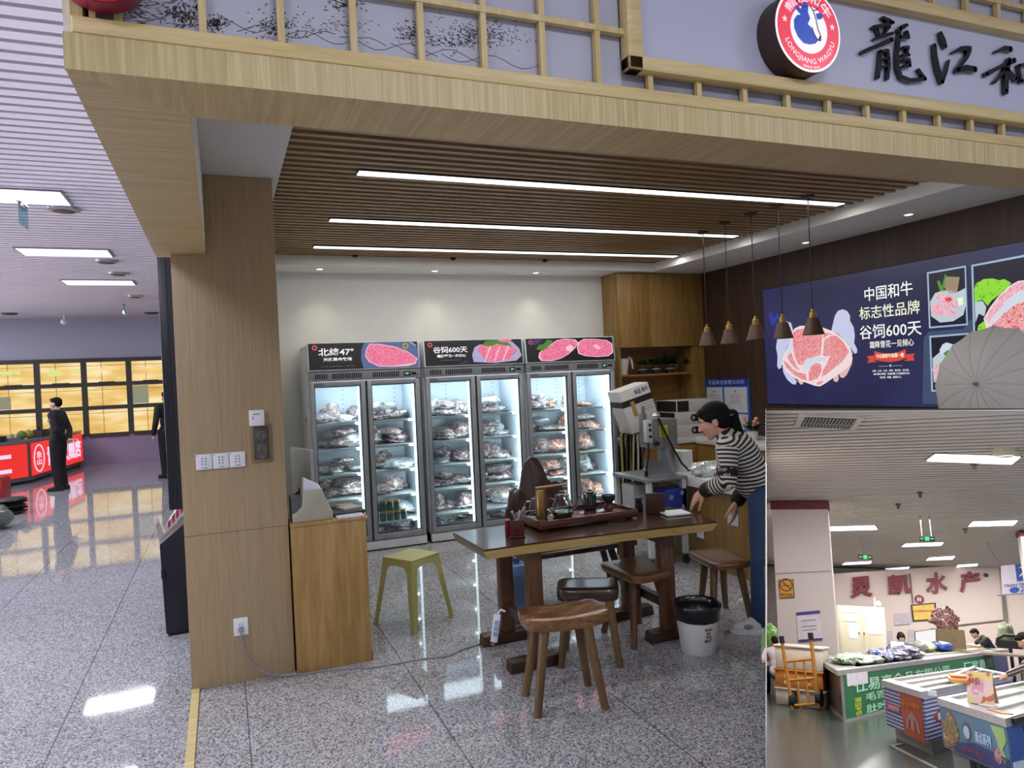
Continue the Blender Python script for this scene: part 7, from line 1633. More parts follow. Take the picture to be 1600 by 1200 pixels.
for px, py, lb in ((1403, 787, 'sprinkler head nearest the maroon topped pillar'), (1437, 769, 'middle sprinkler head on the strip ceiling'), (1522, 724, 'sprinkler head just under the largest hall lamp'), (1508, 826, 'small pale sensor left of the right hand lamp')):
    p = icl(px, py); b = MB(); b.cyl((0, 0, 0.02), (0, 0, -0.10), 0.025, n=8); b.cyl((0, 0, -0.03), (0, 0, 0.0), 0.05, n=10); o = place(obj('sprinkler', b, mat('sprinkler_grey', '#55504c', 0.5)), p); tag(o, lb, 'sprinkler', 'sprinklers of the seafood hall')
E_EX = emis('exit_green_lit', '#49e07c', 1.1)
for px, py, ww, lb, w_, sc_ in ((1448.5, 842, 18, 'green exit sign hanging on two thin rods, the higher one', 17.5, 1.0), (1352, 870.5, 17, 'green exit sign above the character 灵, the lower one', 20.5, 1.0)):
    p = iw(px, py, w_); t = ithing('exit_sign', lb, 'sign', p, 0, 'exit signs of the seafood hall'); hw = ww/2/FPX*w_; hh = hw*0.36
    b = MB(); b.box(-hw, -0.03, -hh, hw, 0.03, hh); obj('case', b, M_BLACK, t)
    b = MB(); b.box(-hw*0.28, -0.036, -hh*0.8, hw*0.28, -0.03, hh*0.8); b.prism([(-hw*0.9, 0), (-hw*0.65, hh*0.5), (-hw*0.65, hh*0.15), (-hw*0.38, hh*0.15), (-hw*0.38, -hh*0.15), (-hw*0.65, -hh*0.15), (-hw*0.65, -hh*0.5)], (0, -0.036, 0), (1, 0, 0), (0, 0, 1), (0, 0.006, 0)); b.prism([(hw*0.9, 0), (hw*0.65, -hh*0.5), (hw*0.65, -hh*0.15), (hw*0.38, -hh*0.15), (hw*0.38, hh*0.15), (hw*0.65, hh*0.15), (hw*0.65, hh*0.5)], (0, -0.036, 0), (1, 0, 0), (0, 0, 1), (0, 0.006, 0)); obj('pictogram', b, E_EX, t)
    for sx in (-0.6, 0.6):
        b = MB(); b.cyl((hw*sx, 0, hh), (hw*sx, 0, cz(w_)-p.z), 0.008, n=5); obj('rod', b, M_GREYP, t)
# pillars
def ipillar(name, l, r_, w_, yt, yb, yband, dpt):
    a = iw(l, yt, w_); c = iw(r_, yt, w_); z1 = cz(w_)-0.02; zb_ = iw((l+r_)/2, yband, w_).z
    b_ = MB(); b_.box(a.x, w_, FZ, c.x, w_+dpt, zb_, 0); b_.box(a.x-0.02, w_-0.02, zb_, c.x+0.02, w_+dpt+0.02, z1, 1)
    return place(struct(name, b_, [M_IWALL, M_MAROON]))
PW = 15.7
ipillar('wall_case_pillar', 1205, 1292, PW, 780, 1030, 796, 0.3); ipillar('wall_case_pillar_right', 1593, 1640, 19.5, 827, 1000, 838, 0.5)
M_ILINE = mat('thin_grey_line', '#8f8790', 0.6)
b = MB(); a, c = iw(1204, 897, PW-0.011), iw(1297, 892, PW-0.011); b.bar(a, c, 0.01, 0.012); o = place(obj('trim_11', b, M_ILINE)); o['kind'] = 'structure'
qs = [iw(x, y, PW-0.02) for x, y in ((1216,906),(1239.5,905),(1241.5,934),(1218.5,935.5))]; cen = sum(qs, V())/4
t = ithing('no_smoking_sign', 'yellow no smoking sign on the white pillar of the seafood hall', 'sign', cen)
quad3('plate', qs, V((0, -0.004, 0)), mat('sign_dark_edge', '#5a4020', 0.5), t, cen); quad3('face', [cen+(p-cen)*0.9 for p in qs], V((0, -0.012, 0)), mat('sign_amber', '#c89a3c', 0.5), t, cen, 0.008)
b = MB(); rr_ = 0.115; b.tube([V((rr_*math.cos(i*PI/12), -0.018, 0.075+rr_*math.sin(i*PI/12))) for i in range(25)], 0.013, 6); b.bar((-0.08, -0.018, 0.155), (0.08, -0.018, -0.005), 0.012, 0.02); b.bar((-0.07, -0.016, 0.065), (0.07, -0.016, 0.065), 0.008, 0.022); obj('symbol', b, mat('sign_brown_red', '#8a4428', 0.5), t)
txt('lettering', '禁止吸烟', (-0.11, -0.016, -0.145), (1, 0, 0), (0, 0, 1), 0.22, 0.06, mat('sign_brown_red', '#8a4428', 0.5), t, 0.004, 0.02)
qs = [iw(x, y, PW-0.02) for x, y in ((1244,957),(1281,953.5),(1285,1000),(1248,1003))]; cen = sum(qs, V())/4
t = ithing('notice_poster', 'white notice with purple bars at top and foot on the white pillar', 'poster', cen); M_IPUR = mat('purple_bar', '#433c86', 0.5); M_IPAPER = mat('model_paper', '#d9d0d6', 0.6)
quad3('sheet', qs, V((0, -0.004, 0)), M_IPAPER, t, cen)
L_ = lambda k0, k1: [qs[0].lerp(qs[3], k0), qs[1].lerp(qs[2], k0), qs[1].lerp(qs[2], k1), qs[0].lerp(qs[3], k1)]
quad3('heading_bar', L_(0.0, 0.11), V((0, -0.012, 0)), M_IPUR, t, cen, 0.008); quad3('foot_bar', L_(0.93, 1.0), V((0, -0.012, 0)), M_IPUR, t, cen, 0.008)
b = MB()
for k in (0.3, 0.5, 0.62):
    l0, l1 = qs[0].lerp(qs[3], k)-cen, qs[1].lerp(qs[2], k)-cen; b.bar(l0.lerp(l1, 0.2)+V((0, -0.010, 0)), l0.lerp(l1, 0.8)+V((0, -0.010, 0)), 0.01, 0.016)
obj('text_line', b, mat('grey_text_line', '#9a93a4', 0.6), t)
# ---- stall wall with the four red characters
WW = 27.0
b = MB(); zt0, zt1 = iw(1296, 897, WW), iw(1600, 876.5, WW); x0_ = -2.6; x1_ = 4.9; zl = zt0.z+(zt1.z-zt0.z)*(x0_-zt0.x)/(zt1.x-zt0.x); zr = zt0.z+(zt1.z-zt0.z)*(x1_-zt0.x)/(zt1.x-zt0.x)
b.add([(x0_, WW, FZ), (x1_, WW, FZ), (x1_, WW, zr), (x0_, WW, zl), (x0_, WW+0.2, FZ), (x1_, WW+0.2, FZ), (x1_, WW+0.2, zr), (x0_, WW+0.2, zl)], [(0,1,2,3),(7,6,5,4),(0,4,5,1),(1,5,6,2),(2,6,7,3),(3,7,4,0)])
place(struct('wall_case_stall', b, mat('model_pink_white_wall', '#c5b4ac', 0.6, var=0.03, scale=0.3)))
M_RCH = mat('dark_red_character', '#6e1a2a', 0.5)
def ichar(s, x0, y1, x1, y0, lb, w_=WW):
    a = iw(x0, y1, w_); c = iw(x1, y1-0.09*(x1-x0), w_); tp_ = iw(x0-1.5, y0, w_)
    o_ = txt('sign_character', s, (a.x, w_-0.01, a.z), (c-a), (tp_-a), (c-a).length, (tp_-a).length, M_RCH, None, 0.10, 0.035); place(o_); tag(o_, lb, 'sign letter', 'red characters on the stall wall')
ichar('灵', 1329.5, 935, 1364, 902.5, 'red wall character 灵, leftmost of the four'); ichar('凯', 1388, 931, 1424.5, 899.5, 'red wall character 凯, second of the four'); ichar('水', 1447, 928.5, 1481, 896, 'red wall character 水, third of the four'); ichar('产', 1500, 926, 1532, 894, 'red wall character 产, rightmost of the four')
p = iw(1436.5, 936.5, WW-0.02); b = MB(); b.cyl((0, 0, 0), (0, 0.02, 0), 0.135, n=24); o = place(obj('wall_seal', b, M_RCH), p); tag(o, 'small round dark red seal over the yellow certificate', 'seal'); txt('lettering', '鲜', (-0.07, -0.002, -0.07), (1, 0, 0), (0, 0, 1), 0.14, 0.14, M_IPAPER, o, 0.004, 0.01)
qs = [iw(x, y, WW-0.03) for x, y in ((1423,945),(1462,941.5),(1464,968),(1426,971))]; cen = sum(qs, V())/4
t = ithing('certificate', 'yellow framed certificate on the wall under the small red seal', 'certificate', cen); quad3('frame', qs, V((0, -0.02, 0)), M_BLACK, t, cen, 0.04); quad3('sheet', [cen+(p-cen)*0.87 for p in qs], V((0, -0.03, 0)), mat('gold_paper', '#c8a94e', 0.5), t, cen, 0.008)
txt('lettering', '水产质量信得过单位', (-0.30, -0.032, -0.03), (1, 0, 0.09), (0, 0, 1), 0.60, 0.07, mat('certificate_red_text', '#a0502c', 0.6), t, 0.004, 0.01)
qs = [iw(x, y, WW-0.03) for x, y in ((1397,959),(1421,957),(1422,975),(1398,977))]; o = quad3('wall_paper_sheet', qs, V((0, -0.01, 0)), mat('grey_sheet', '#a8a0a8', 0.6)); tag(o, 'grey white paper clipped to the wall left of the yellow certificate', 'paper')
for i, (pp, lb) in enumerate(((((1384,985.5),(1394,985),(1395,1002),(1385,1003)), 'small paper with a dark top edge on the wall behind the seated woman'), (((1419,984),(1429,983.5),(1430,1007),(1420,1008)), 'paper sheet on the wall left of the monitor'))):
    o = quad3('wall_paper_sheet', [iw(x, y, WW-0.03) for x, y in pp], V((0, -0.01, 0)), mat('grey_sheet', '#a8a0a8', 0.6)); tag(o, lb, 'paper')
def pipe(pts, r_, lb, w_): 
    b_ = MB(); b_.tube([iw(x, y, w_) for x, y in pts], r_, 6); o_ = place(obj('wall_pipe', b_, mat('pipe_grey', '#7a6e68', 0.5))); tag(o_, lb, 'pipe')
pipe([(1421.5, 896), (1426.5, 943)], 0.025, 'short grey pipe beside the character 凯 above the certificate', WW-0.04); pipe([(1562.5, 882), (1570.5, 985)], 0.03, 'left one of two tall grey wall pipes at the right', WW-0.04); pipe([(1570, 930), (1575, 985)], 0.025, 'right one of two grey wall pipes at the right', WW-0.04); pipe([(1495, 977), (1567, 969)], 0.02, 'thin horizontal pipe above the bent man', WW-0.04)
for px, py, r_, lb in ((1540.5, 898.5, 0.06, 'black round lens high on the wall right of 产'), (1480, 949, 0.045, 'upper dark spot fixed to the wall under 水'), (1484, 951.5, 0.03, 'lower dark spot fixed to the wall under 水')):
    p = iw(px, py, WW-0.06); b = MB(); b.cyl((0, 0, 0), (0, 0.06, 0), r_, n=12); o = place(obj('wall_fixture', b, M_BLACK), p); tag(o, lb, 'fixture')
# blue and white hanging sign at the right
a, c = iw(1566, 930, 21.0), iw(1640, 924, 21.0); tpz = iw(1564, 884, 21.0)-a
t = ithing('hanging_sign', 'white and blue hanging sign cut by the right edge, on two slanting wires', 'sign', a)
d_ = c-a; b = MB(); b.add([V((0, 0, 0)), d_, d_+tpz, tpz]+[p+V((0, 0.05, 0)) for p in (V((0, 0, 0)), d_, d_+tpz, tpz)], [(0,1,2,3),(7,6,5,4),(0,4,5,1),(1,5,6,2),(2,6,7,3),(3,7,4,0)]); obj('board', b, mat('sign_pale_board', '#c3bcc8', 0.5), t)
ux_, uy_ = d_.normalized(), tpz.normalized(); pr_ = lambda x, y: ux_*x*d_.length+uy_*y*tpz.length
b = MB(); b.prism([(0.33, 0.42), (1.0, 0.42), (1.0, 1.0), (0.30, 1.0)], V((0, -0.01, 0)), ux_*d_.length, uy_*tpz.length, V((0, 0.008, 0))); obj('blue_field', b, mat('sign_blue_field', '#2a4a9c', 0.5), t)
txt('lettering', '水', pr_(0.38, 0.5)+V((0, -0.014, 0)), ux_, uy_, 0.35, 0.38, M_IPAPER, t, 0.006, 0.0); txt('lettering', 'TRAN TRAN', pr_(0.04, 0.26)+V((0, -0.008, 0)), ux_, uy_, d_.length*0.6, 0.06, M_IPUR, t, 0.006, 0.02); txt('lettering', '●冻品', pr_(0.16, 0.03)+V((0, -0.008, 0)), ux_, uy_, 0.7, 0.16, mat('sign_blue_field', '#2a4a9c', 0.5), t, 0.006, 0.02)
b = MB(); b.tube([V((-0.12, 0.5, 1.25)), pr_(0.28, 0)], 0.012, 5); b.bar(V((-0.1, 0, -0.01)), d_+V((0, 0, -0.01)), 0.03, 0.03); obj('wire', b, M_GREYP, t)
# ---- white metal cabinet with papers
CW = 18.6
qs = [iw(x, y, CW) for x, y in ((1307,945.5),(1380.5,943),(1385,1032),(1313,1042))]; cen = V((qs[0].x, CW, FZ)); wd = qs[1].x-qs[0].x; hz = qs[0].z-FZ
t = ithing('metal_cabinet', 'cream two door metal cabinet with papers stuck on its doors', 'cabinet', cen); M_ICAB = mat('cream_cabinet', '#c6bfa8', 0.5, var=0.03)
b = MB(); b.box(0, 0.02, 0, wd, 0.6, hz); obj('body', b, M_ICAB, t, 0.01)
for k in (0, 1):
    b = MB(); b.box(0.03+k*wd/2, 0, 0.1, wd/2-0.02+k*wd/2, 0.02, hz-0.03); dr_ = obj('door', b, M_ICAB, t, 0.006)
    b = MB(); b.box(wd/2-0.07+k*0.10, -0.02, hz*0.62, wd/2-0.05+k*0.10, 0.0, hz*0.62+0.05); obj('handle', b, M_BLACK, dr_)
M_IW2 = mat('bright_paper', '#e4e2dc', 0.5)
for (x0, z0, x1, z1, lb, m_) in ((0.62, 0.42, 0.94, 0.92, 'large pale sheet on the right door', mat('pale_greenish_sheet', '#d3d3c4', 0.6)), (0.10, 0.66, 0.44, 0.83, 'white notice on the left door', M_IW2), (0.22, 0.30, 0.42, 0.64, 'white page under the notice', M_IW2), (0.12, 0.86, 0.42, 0.94, None, mat('pale_greenish_sheet', '#d3d3c4', 0.6))):
    b = MB(); b.box(x0*wd, -0.012, (z0*0.62+0.38)*hz, x1*wd, -0.001, (z1*0.62+0.38)*hz); o = obj('paper_note', b, m_, t)
    if lb: part_label(o, lb)
p = iw(1372, 940, CW-0.1+0.4); b = MB(); b.ell((0, 0, 0.0), (0.06, 0.08, 0.07)); b.cyl((-0.07, 0, -0.05), (-0.07, 0, 0.14), 0.015, n=6); o = place(obj('webcam', b, M_PLW), V((p.x, CW+0.3, FZ+hz+0.07))); tag(o, 'small white camera on top of the cream cabinet', 'camera')
# ---- freezers
M_IAL = mat('freezer_aluminium', '#b3afae', 0.3, 0.5); M_IIN = mat('freezer_white_inside', '#d8d8d0', 0.4); M_IDK = mat('freezer_base_grey', '#8c8a88', 0.5); M_IGL = mat('freezer_lid_pale', '#dcdccf', 0.15, var=0.08, scale=6)
def freezer(name, label, F0, Fx, Fy, h, skirt=0.0, inset=0.0):
    """F0 near corner on the floor, Fx along the long front, Fy along the short side (plan vectors)"""
    t = ithing(name, label, 'freezer', V((F0[0], F0[1], FZ))); X, Y = V((Fx[0], Fx[1], 0)), V((Fy[0], Fy[1], 0)); Z = V((0, 0, 1))
    up = lambda z, k=0.0: [X*k+Y*k+Z*z, X*(1-k)+Y*k+Z*z, X*(1-k)+Y*(1-k)+Z*z, X*k+Y*(1-k)+Z*z]
    b = MB(); b.hexa(up(skirt), up(h-0.07)); obj('body', b, M_IIN, t)
    if skirt:
        b = MB(); b.hexa(up(0.0, inset), up(skirt, inset)); obj('base', b, M_IDK, t)
    b = MB(); o1, i1 = up(h-0.07, -0.015), up(h-0.07, 0.06); o2, i2 = up(h, -0.015), up(h, 0.06)
    for i in range(4):
        j = (i+1) % 4; b.add([o1[i], o1[j], i1[j], i1[i], o2[i], o2[j], i2[j], i2[i]], [(0,1,2,3),(7,6,5,4),(0,4,5,1),(1,5,6,2),(2,6,7,3),(3,7,4,0)])
    obj('rim', b, M_IAL, t); b = MB(); b.hexa(up(h-0.05, 0.06), up(h-0.035, 0.06)); obj('glass_lid', b, M_IGL, t)
    b = MB()
    for k in (0.33, 0.66): b.bar(Y*k+X*0.06+Z*(h-0.02), Y*k+X*0.94+Z*(h-0.02), 0.05, 0.03)
    obj('lid_rail', b, M_IAL, t)
    return t, X, Y, Z
def skin(name, t, org, ux_, uy_, poly, m, lift):
    nn = ux_.cross(uy_).normalized(); b_ = MB(); b_.prism(poly, org+nn*lift, ux_, uy_, nn*0.006); return obj(name, b_, m, t)
HF = 0.70
gA, gB = V((-0.78, 12.1)), V((-1.34, 14.8)); gC = V((2.45, 23.45))
t, X, Y, Z = freezer('display_freezer', 'long green chest freezer with white characters along its front', gA, gC-gA, gB-gA, HF)
M_GRN = mat('freezer_green_print', '#1f6a42', 0.45, var=0.06); M_GREF = mat('freezer_mirror_side', '#6a6252', 0.25, var=0.35, scale=5, coat=0.4)
skin('front_print', t, V((0, 0, 0)), X, Z, [(0.004, 0.04), (0.86, 0.04), (0.86, HF-0.075), (0.004, HF-0.075)], M_GRN, 0.004); skin('photo_print', t, V((0, 0, 0)), X, Z, [(0.86, 0.04), (0.995, 0.04), (0.995, HF-0.075), (0.86, HF-0.075)], mat('freezer_blue_photo', '#46508e', 0.4, var=0.4, scale=3), 0.004)
skin('side_print', t, Y, -Y, Z, [(0.03, 0.04), (0.98, 0.04), (0.98, HF-0.075), (0.03, HF-0.075)], M_GREF, 0.004)
b = MB()
for p0, p1 in ((V((0, 0, 0.0)), Z*HF), (V((0, 0, 0.02)), X+Z*0.02), (Z*0.02, Y+Z*0.02)): b.bar(p0-X.normalized()*0.01, p1-X.normalized()*0.01, 0.04, 0.04)
obj('edge_strip', b, M_IAL, t)
xd = X.normalized(); nn = xd.cross(Z).normalized()*0.012
def gword(s, f0, z0, f1, z1, m, bold=0.015): return txt('lettering', s, X*f0+Z*z0+nn, xd, Z, X.length*(f1-f0), z1-z0, m, t, 0.006, bold)
M_PGR = mat('pale_green_letter', '#a9d6bd', 0.5); M_YGR = mat('yellow_green_letter', '#b5c23c', 0.5)
gword('仕易烹食品有限公司', 0.035, 0.36, 0.50, 0.55, M_PGR); gword('厂家直营', 0.60, 0.36, 0.84, 0.56, M_PGR); gword('毛百叶', 0.075, 0.22, 0.20, 0.33, M_PGR); gword('肚叶片', 0.075, 0.05, 0.20, 0.165, M_PGR); gword('酒\n店\n专\n供', 0.033, 0.05, 0.058, 0.29, M_YGR, 0.01)
qs = [X*0.012+Z*0.47, X*0.088+Z*0.47, X*0.088+Z*0.64, X*0.012+Z*0.64]; b = MB(); b.add([q_+nn*1.6 for q_ in qs]+[q_+nn*1.2 for q_ in qs], [(0,1,2,3),(7,6,5,4),(0,4,5,1),(1,5,6,2),(2,6,7,3),(3,7,4,0)]); part_label(obj('paper_note', b, M_IPAPER, t), 'lilac white paper note')
G0 = V((gA.x, gA.y, FZ))
gt = t
# goods on the green freezer
def lump(name, label, p, r, m, seed, cat, rough_=0.3):
    b_ = MB(); b_.ell((0, 0, r[2]*0.85), r, None, 22, 14, fn=lambda q: 1+rough_*mnoise.noise(q*2.2+V((seed, 0, 0)))+0.12*mnoise.noise(q*6+V((0, seed, 0)))); o_ = place(obj(name, b_, m, sharp=70), p); tag(o_, label, cat); return o_
def patch_mat(name, cols, scale=9):
    if name in MATS: return MATS[name]
    m = bpy.data.materials.new(name); nt, N, L, bb = nodes(m); tc = N.new('ShaderNodeTexCoord'); n_ = N.new('ShaderNodeTexNoise'); n_.inputs['Scale'].default_value = scale; n_.inputs['Detail'].default_value = 2; L.new(tc.outputs['Object'], n_.inputs['Vector'])
    r = ramp(N, [(0.30+0.4*i/len(cols), c_) for i, c_ in enumerate(cols)], 'CONSTANT'); L.new(n_.outputs['Fac'], r.inputs['Fac']); L.new(r.outputs[0], bb.inputs['Base Color']); bb.inputs['Roughness'].default_value = 0.3; MATS[name] = m; return m
M_PKG = patch_mat('green_white_pack', ['#3f6a34', '#c9cfc0', '#8a9a80', '#2f5a2c']); M_PKB = patch_mat('blue_white_pack', ['#242452', '#2e3c9c', '#b9b6c4', '#3a3048']); M_PKP = patch_mat('purple_pack', ['#22203c', '#5a566e', '#8c8698', '#2c2a50'])
def on_g(fx, fy): p = G0+X*fx+Y*fy; p.z = FZ+HF-0.01; return p
for fx, fy, r, m_, lb, sd in ((0.05, 0.35, (0.20, 0.7, 0.085), M_PKG, 'green and white food packs heaped at the left end of the green freezer', 1), (0.10, 0.30, (0.22, 0.6, 0.075), M_PKG, 'second heap of green and white packs on the green freezer', 2), (0.15, 0.25, (0.18, 0.5, 0.06), M_PKG, 'third heap of green and white packs, beside the blue bag', 3), (0.195, 0.30, (0.22, 0.4, 0.11), M_PKB, 'blue and white food bag on the green freezer', 4), (0.255, 0.25, (0.24, 0.4, 0.09), M_PKP, 'dark purple food bag on the green freezer beside the blue bag', 5), (0.32, 0.25, (0.26, 0.4, 0.12), M_PKP, 'purple and grey food bag standing highest on the green freezer', 6), (0.385, 0.3, (0.14, 0.3, 0.06), mat('pale_yellow_bag', '#c9c48a', 0.5), 'small pale yellow bag below the white card on the freezer', 7), (0.47, 0.7, (0.20, 0.4, 0.12), mat('grey_bag', '#6e6a68', 0.5, var=0.3), 'grey bag right of the monitor foot', 8), (0.53, 0.7, (0.20, 0.4, 0.11), mat('pale_green_bag', '#b0b88c', 0.5, var=0.15), 'pale green vegetable bag on the green freezer', 9), (0.62, 0.6, (0.24, 0.4, 0.11), mat('bright_blue_bag', '#23408f', 0.4, var=0.2), 'bright blue bag before the bent man', 10)):
    lump('food_bag', lb, on_g(fx, fy), r, m_, sd, 'bag')
p = on_g(0.36, 0.75); t = ithing('white_card', 'small white card stand under the monitor', 'card', p); b = MB(); b.box(-0.13, -0.01, 0, 0.13, 0.01, 0.22); obj('card', b, M_IW2, t); b = MB(); b.box(-0.14, -0.05, -0.0, 0.14, 0.05, 0.02); obj('foot', b, M_BLACK, t)
# monitor
MW_ = 21.0
qs = [iw(x, y, MW_) for x, y in ((1430,987.5),(1462,983),(1462.5,1006),(1431.5,1009.5))]; cen = sum(qs, V())/4
t = ithing('monitor', 'computer monitor with a bright white screen behind the green freezer', 'monitor', cen); quad3('casing', [cen+(p-cen)*1.08 for p in qs], V((0, 0.02, 0)), M_BLACK, t, cen, 0.08); quad3('screen', qs, V((0, 0.01, 0)), emis('monitor_white_lit', '#f8f2f4', 1.0), t, cen, 0.012)
b = MB(); b.box(-0.05, 0.08, FZ+0.7-cen.z, 0.05, 0.14, -0.1); b.box(-0.25, 0, FZ+0.70-cen.z, 0.25, 0.25, FZ+0.73-cen.z); obj('stand', b, M_BLACK, t)
b = MB(); b.box(-0.9, -0.3, -0.04, 2.2, 0.6, 0.0); o = place(obj('desk', b, mat('model_desk_wood', '#6a5a48', 0.5)), V((cen.x-0.2, MW_, FZ+0.70))); tag(o, 'brown desk behind the green freezer carrying the monitor', 'desk')
for sx in (-0.85, 2.1):
    b = MB(); b.box(sx-0.04, 0.0, -0.70, sx+0.04, 0.3, -0.04); obj('leg', b, mat('model_desk_wood', '#6a5a48', 0.5), o)
p = iw(1480, 1000, 22.5); b = MB(); b.box(-0.36, -0.2, 0, 0.36, 0.2, 0.45); o = place(obj('brown_carton', b, mat('brown_carton', '#7c6a4c', 0.7, var=0.1), None, 0.01), V((p.x, 22.0, FZ+0.70))); tag(o, 'brown carton right of the monitor', 'box')
lump('flower_bunch', 'bunch of dark red and pink flowers on the brown carton', V((p.x-0.05, 22.0, FZ+1.15)), (0.30, 0.15, 0.26), patch_mat('red_flower_patch', ['#5a1a24', '#a08a86', '#7c2a34', '#c0a8a4']), 3, 'flowers', 0.6)
p = iw(1582, 1004, 22.5); b = MB(); b.tube([(-0.28, 0, 0), (-0.24, 0, 0.18), (-0.10, 0, 0.26), (0.12, 0, 0.26), (0.24, 0, 0.16), (0.26, 0, 0)], 0.035, 8); b.box(-0.28, -0.05, -0.05, 0.26, 0.05, 0.14); o = place(obj('chair_back', b, M_BLACK), V((p.x-0.05, 22.6, p.z-0.1))); tag(o, 'black chair back at the right end behind the green freezer', 'chair')
b = MB(); b.cyl((0, 0, 0), (0, 0, p.z-0.1-FZ), 0.04, n=8); lo_ = obj('post', b, M_BLACK, o); lo_.location = (0, 0, -(p.z-0.1-FZ))
p = iw(1573, 995, 24); lump('green_bottle_crate', 'dull green bundle by the wall pipes', V((p.x, 24, p.z-0.2)), (0.2, 0.2, 0.3), mat('dull_green_bundle', '#6d6f58', 0.6, var=0.2), 6, 'bundle')
# striped freezer
sA = V((0.185, 10.03)); sX = V((1.50, 14.15))-sA; sY = V((-0.227, 11.09))-sA
t, X, Y, Z = freezer('display_freezer', 'chest freezer with blue and white stripes and an orange red panel', sA, sX, sY, HF, 0.16, 0.05)
def hstripe(name, c1, c2, period):
    m = bpy.data.materials.new(name); nt, N, L, bb = nodes(m); tc = N.new('ShaderNodeTexCoord'); sp_ = N.new('ShaderNodeSeparateXYZ'); L.new(tc.outputs['Object'], sp_.inputs[0])
    a_ = N.new('ShaderNodeMath'); a_.operation = 'DIVIDE'; a_.inputs[1].default_value = period; L.new(sp_.outputs['Z'], a_.inputs[0]); f_ = N.new('ShaderNodeMath'); f_.operation = 'FRACT'; L.new(a_.outputs[0], f_.inputs[0])
    r = ramp(N, [(0, c1), (0.5, c2)], 'CONSTANT'); L.new(f_.outputs[0], r.inputs['Fac']); L.new(r.outputs[0], bb.inputs['Base Color']); bb.inputs['Roughness'].default_value = 0.4; return m
M_STB = hstripe('blue_white_stripes', '#242f78', '#b6b8cc', 0.042); M_OR = mat('orange_red_print', '#a8442c', 0.45, var=0.12, scale=6); M_ORG = mat('orange_gold_letter', '#c07a2c', 0.5); M_PNK = mat('pink_red_print', '#9c4a58', 0.5)
skin('front_print', t, V((0, 0, 0)), X, Z, [(0.0, 0.17), (1.0, 0.17), (1.0, HF-0.072), (0.0, HF-0.072)], M_STB, 0.004); skin('side_print', t, Y, -Y, Z, [(0, 0.17), (1, 0.17), (1, HF-0.072), (0, HF-0.072)], M_STB, 0.004)
yd = -Y.normalized(); YL = Y.length; nn = yd.cross(Z).normalized()
skin('orange_panel', t, Y, -Y, Z, [(0.50, 0.15), (0.985, 0.15), (0.985, HF-0.085), (0.46, HF-0.085)], M_OR, 0.011)
txt('lettering', '鲜品冷鲜肉', Y+yd*YL*0.52+Z*0.47+nn*0.02, yd, Z, YL*0.42, 0.09, M_ORG, t, 0.004, 0.02)
b = MB(); cxx = 0.74
b.prism([(0.57, 0.23), (0.60, 0.35), (0.74, 0.44), (0.88, 0.35), (0.91, 0.23), (0.85, 0.23), (0.83, 0.32), (0.78, 0.36), (0.78, 0.23), (0.70, 0.23), (0.70, 0.36), (0.65, 0.32), (0.63, 0.23)], Y+nn*0.02, -Y, Z, nn*0.004); obj('house_emblem', b, mat('emblem_grey_pink', '#a87c78', 0.5), t)
skin('red_label', t, Y, -Y, Z, [(0.06, 0.33), (0.12, 0.36), (0.45, 0.36), (0.45, 0.45), (0.12, 0.45), (0.06, 0.47)], M_PNK, 0.011); txt('lettering', '冷鲜肉专柜', Y+yd*YL*0.12+Z*0.37+nn*0.02, yd, Z, YL*0.30, 0.065, mat('label_pale_letter', '#c9a8ac', 0.5), t, 0.004, 0.02)
xd = X.normalized(); nf = xd.cross(Z).normalized()
skin('diamond_label', t, V((0, 0, 0)), X, Z, [(0.055, 0.40), (0.12, 0.48), (0.185, 0.40), (0.12, 0.32)], mat('diamond_maroon', '#7a2438', 0.5), 0.011); txt('lettering', '鲜', X*0.09+Z*0.36+nf*0.02, xd, Z, X.length*0.06, 0.085, M_IPAPER, t, 0.004, 0.02)
b = MB(); b.box(-0.05, -0.02, -0.025, 0.05, 0.02, 0.025); o = obj('handle', b, M_PLW, t); o.location = X*0.045+Z*(HF-0.03)+nf*0.04
S0 = V((sA.x, sA.y, FZ+HF)); p = S0+X*0.40+Y*0.12; b = MB(); b.box(-0.12, -0.2, 0, 0.12, 0.2, 0.05, 0); b.box(-0.10, -0.17, 0.05, 0.10, 0.17, 0.09, 1); o = place(obj('snack_box', b, [mat('orange_red_lid', '#d05a34', 0.4), mat('amber_box', '#d8a860', 0.4)][::-1], None, 0.008), p); tag(o, 'small orange box lying on the rim of the striped freezer', 'box')
b = MB(); b.bar(S0+Y*0.5+X*0.5+V((0, 0, 0.01)), S0+Y*0.9+X*0.97+V((0, 0, 0.01)), 0.06, 0.03); o = place(obj('metal_tray', b, M_IAL)); tag(o, 'long metal lid edge pushed across the striped freezer', 'lid')
# floor strip before the freezers
a, c, d_ = ifl(1393, 1166), ifl(1470, 1205), ifl(1410, 1163); b = MB(); b.bar(a, c, 0.05, 0.02); b.bar(a, d_, 0.05, 0.02); o = place(struct('trim_12', b, mat('floor_channel', '#7c756a', 0.5)))
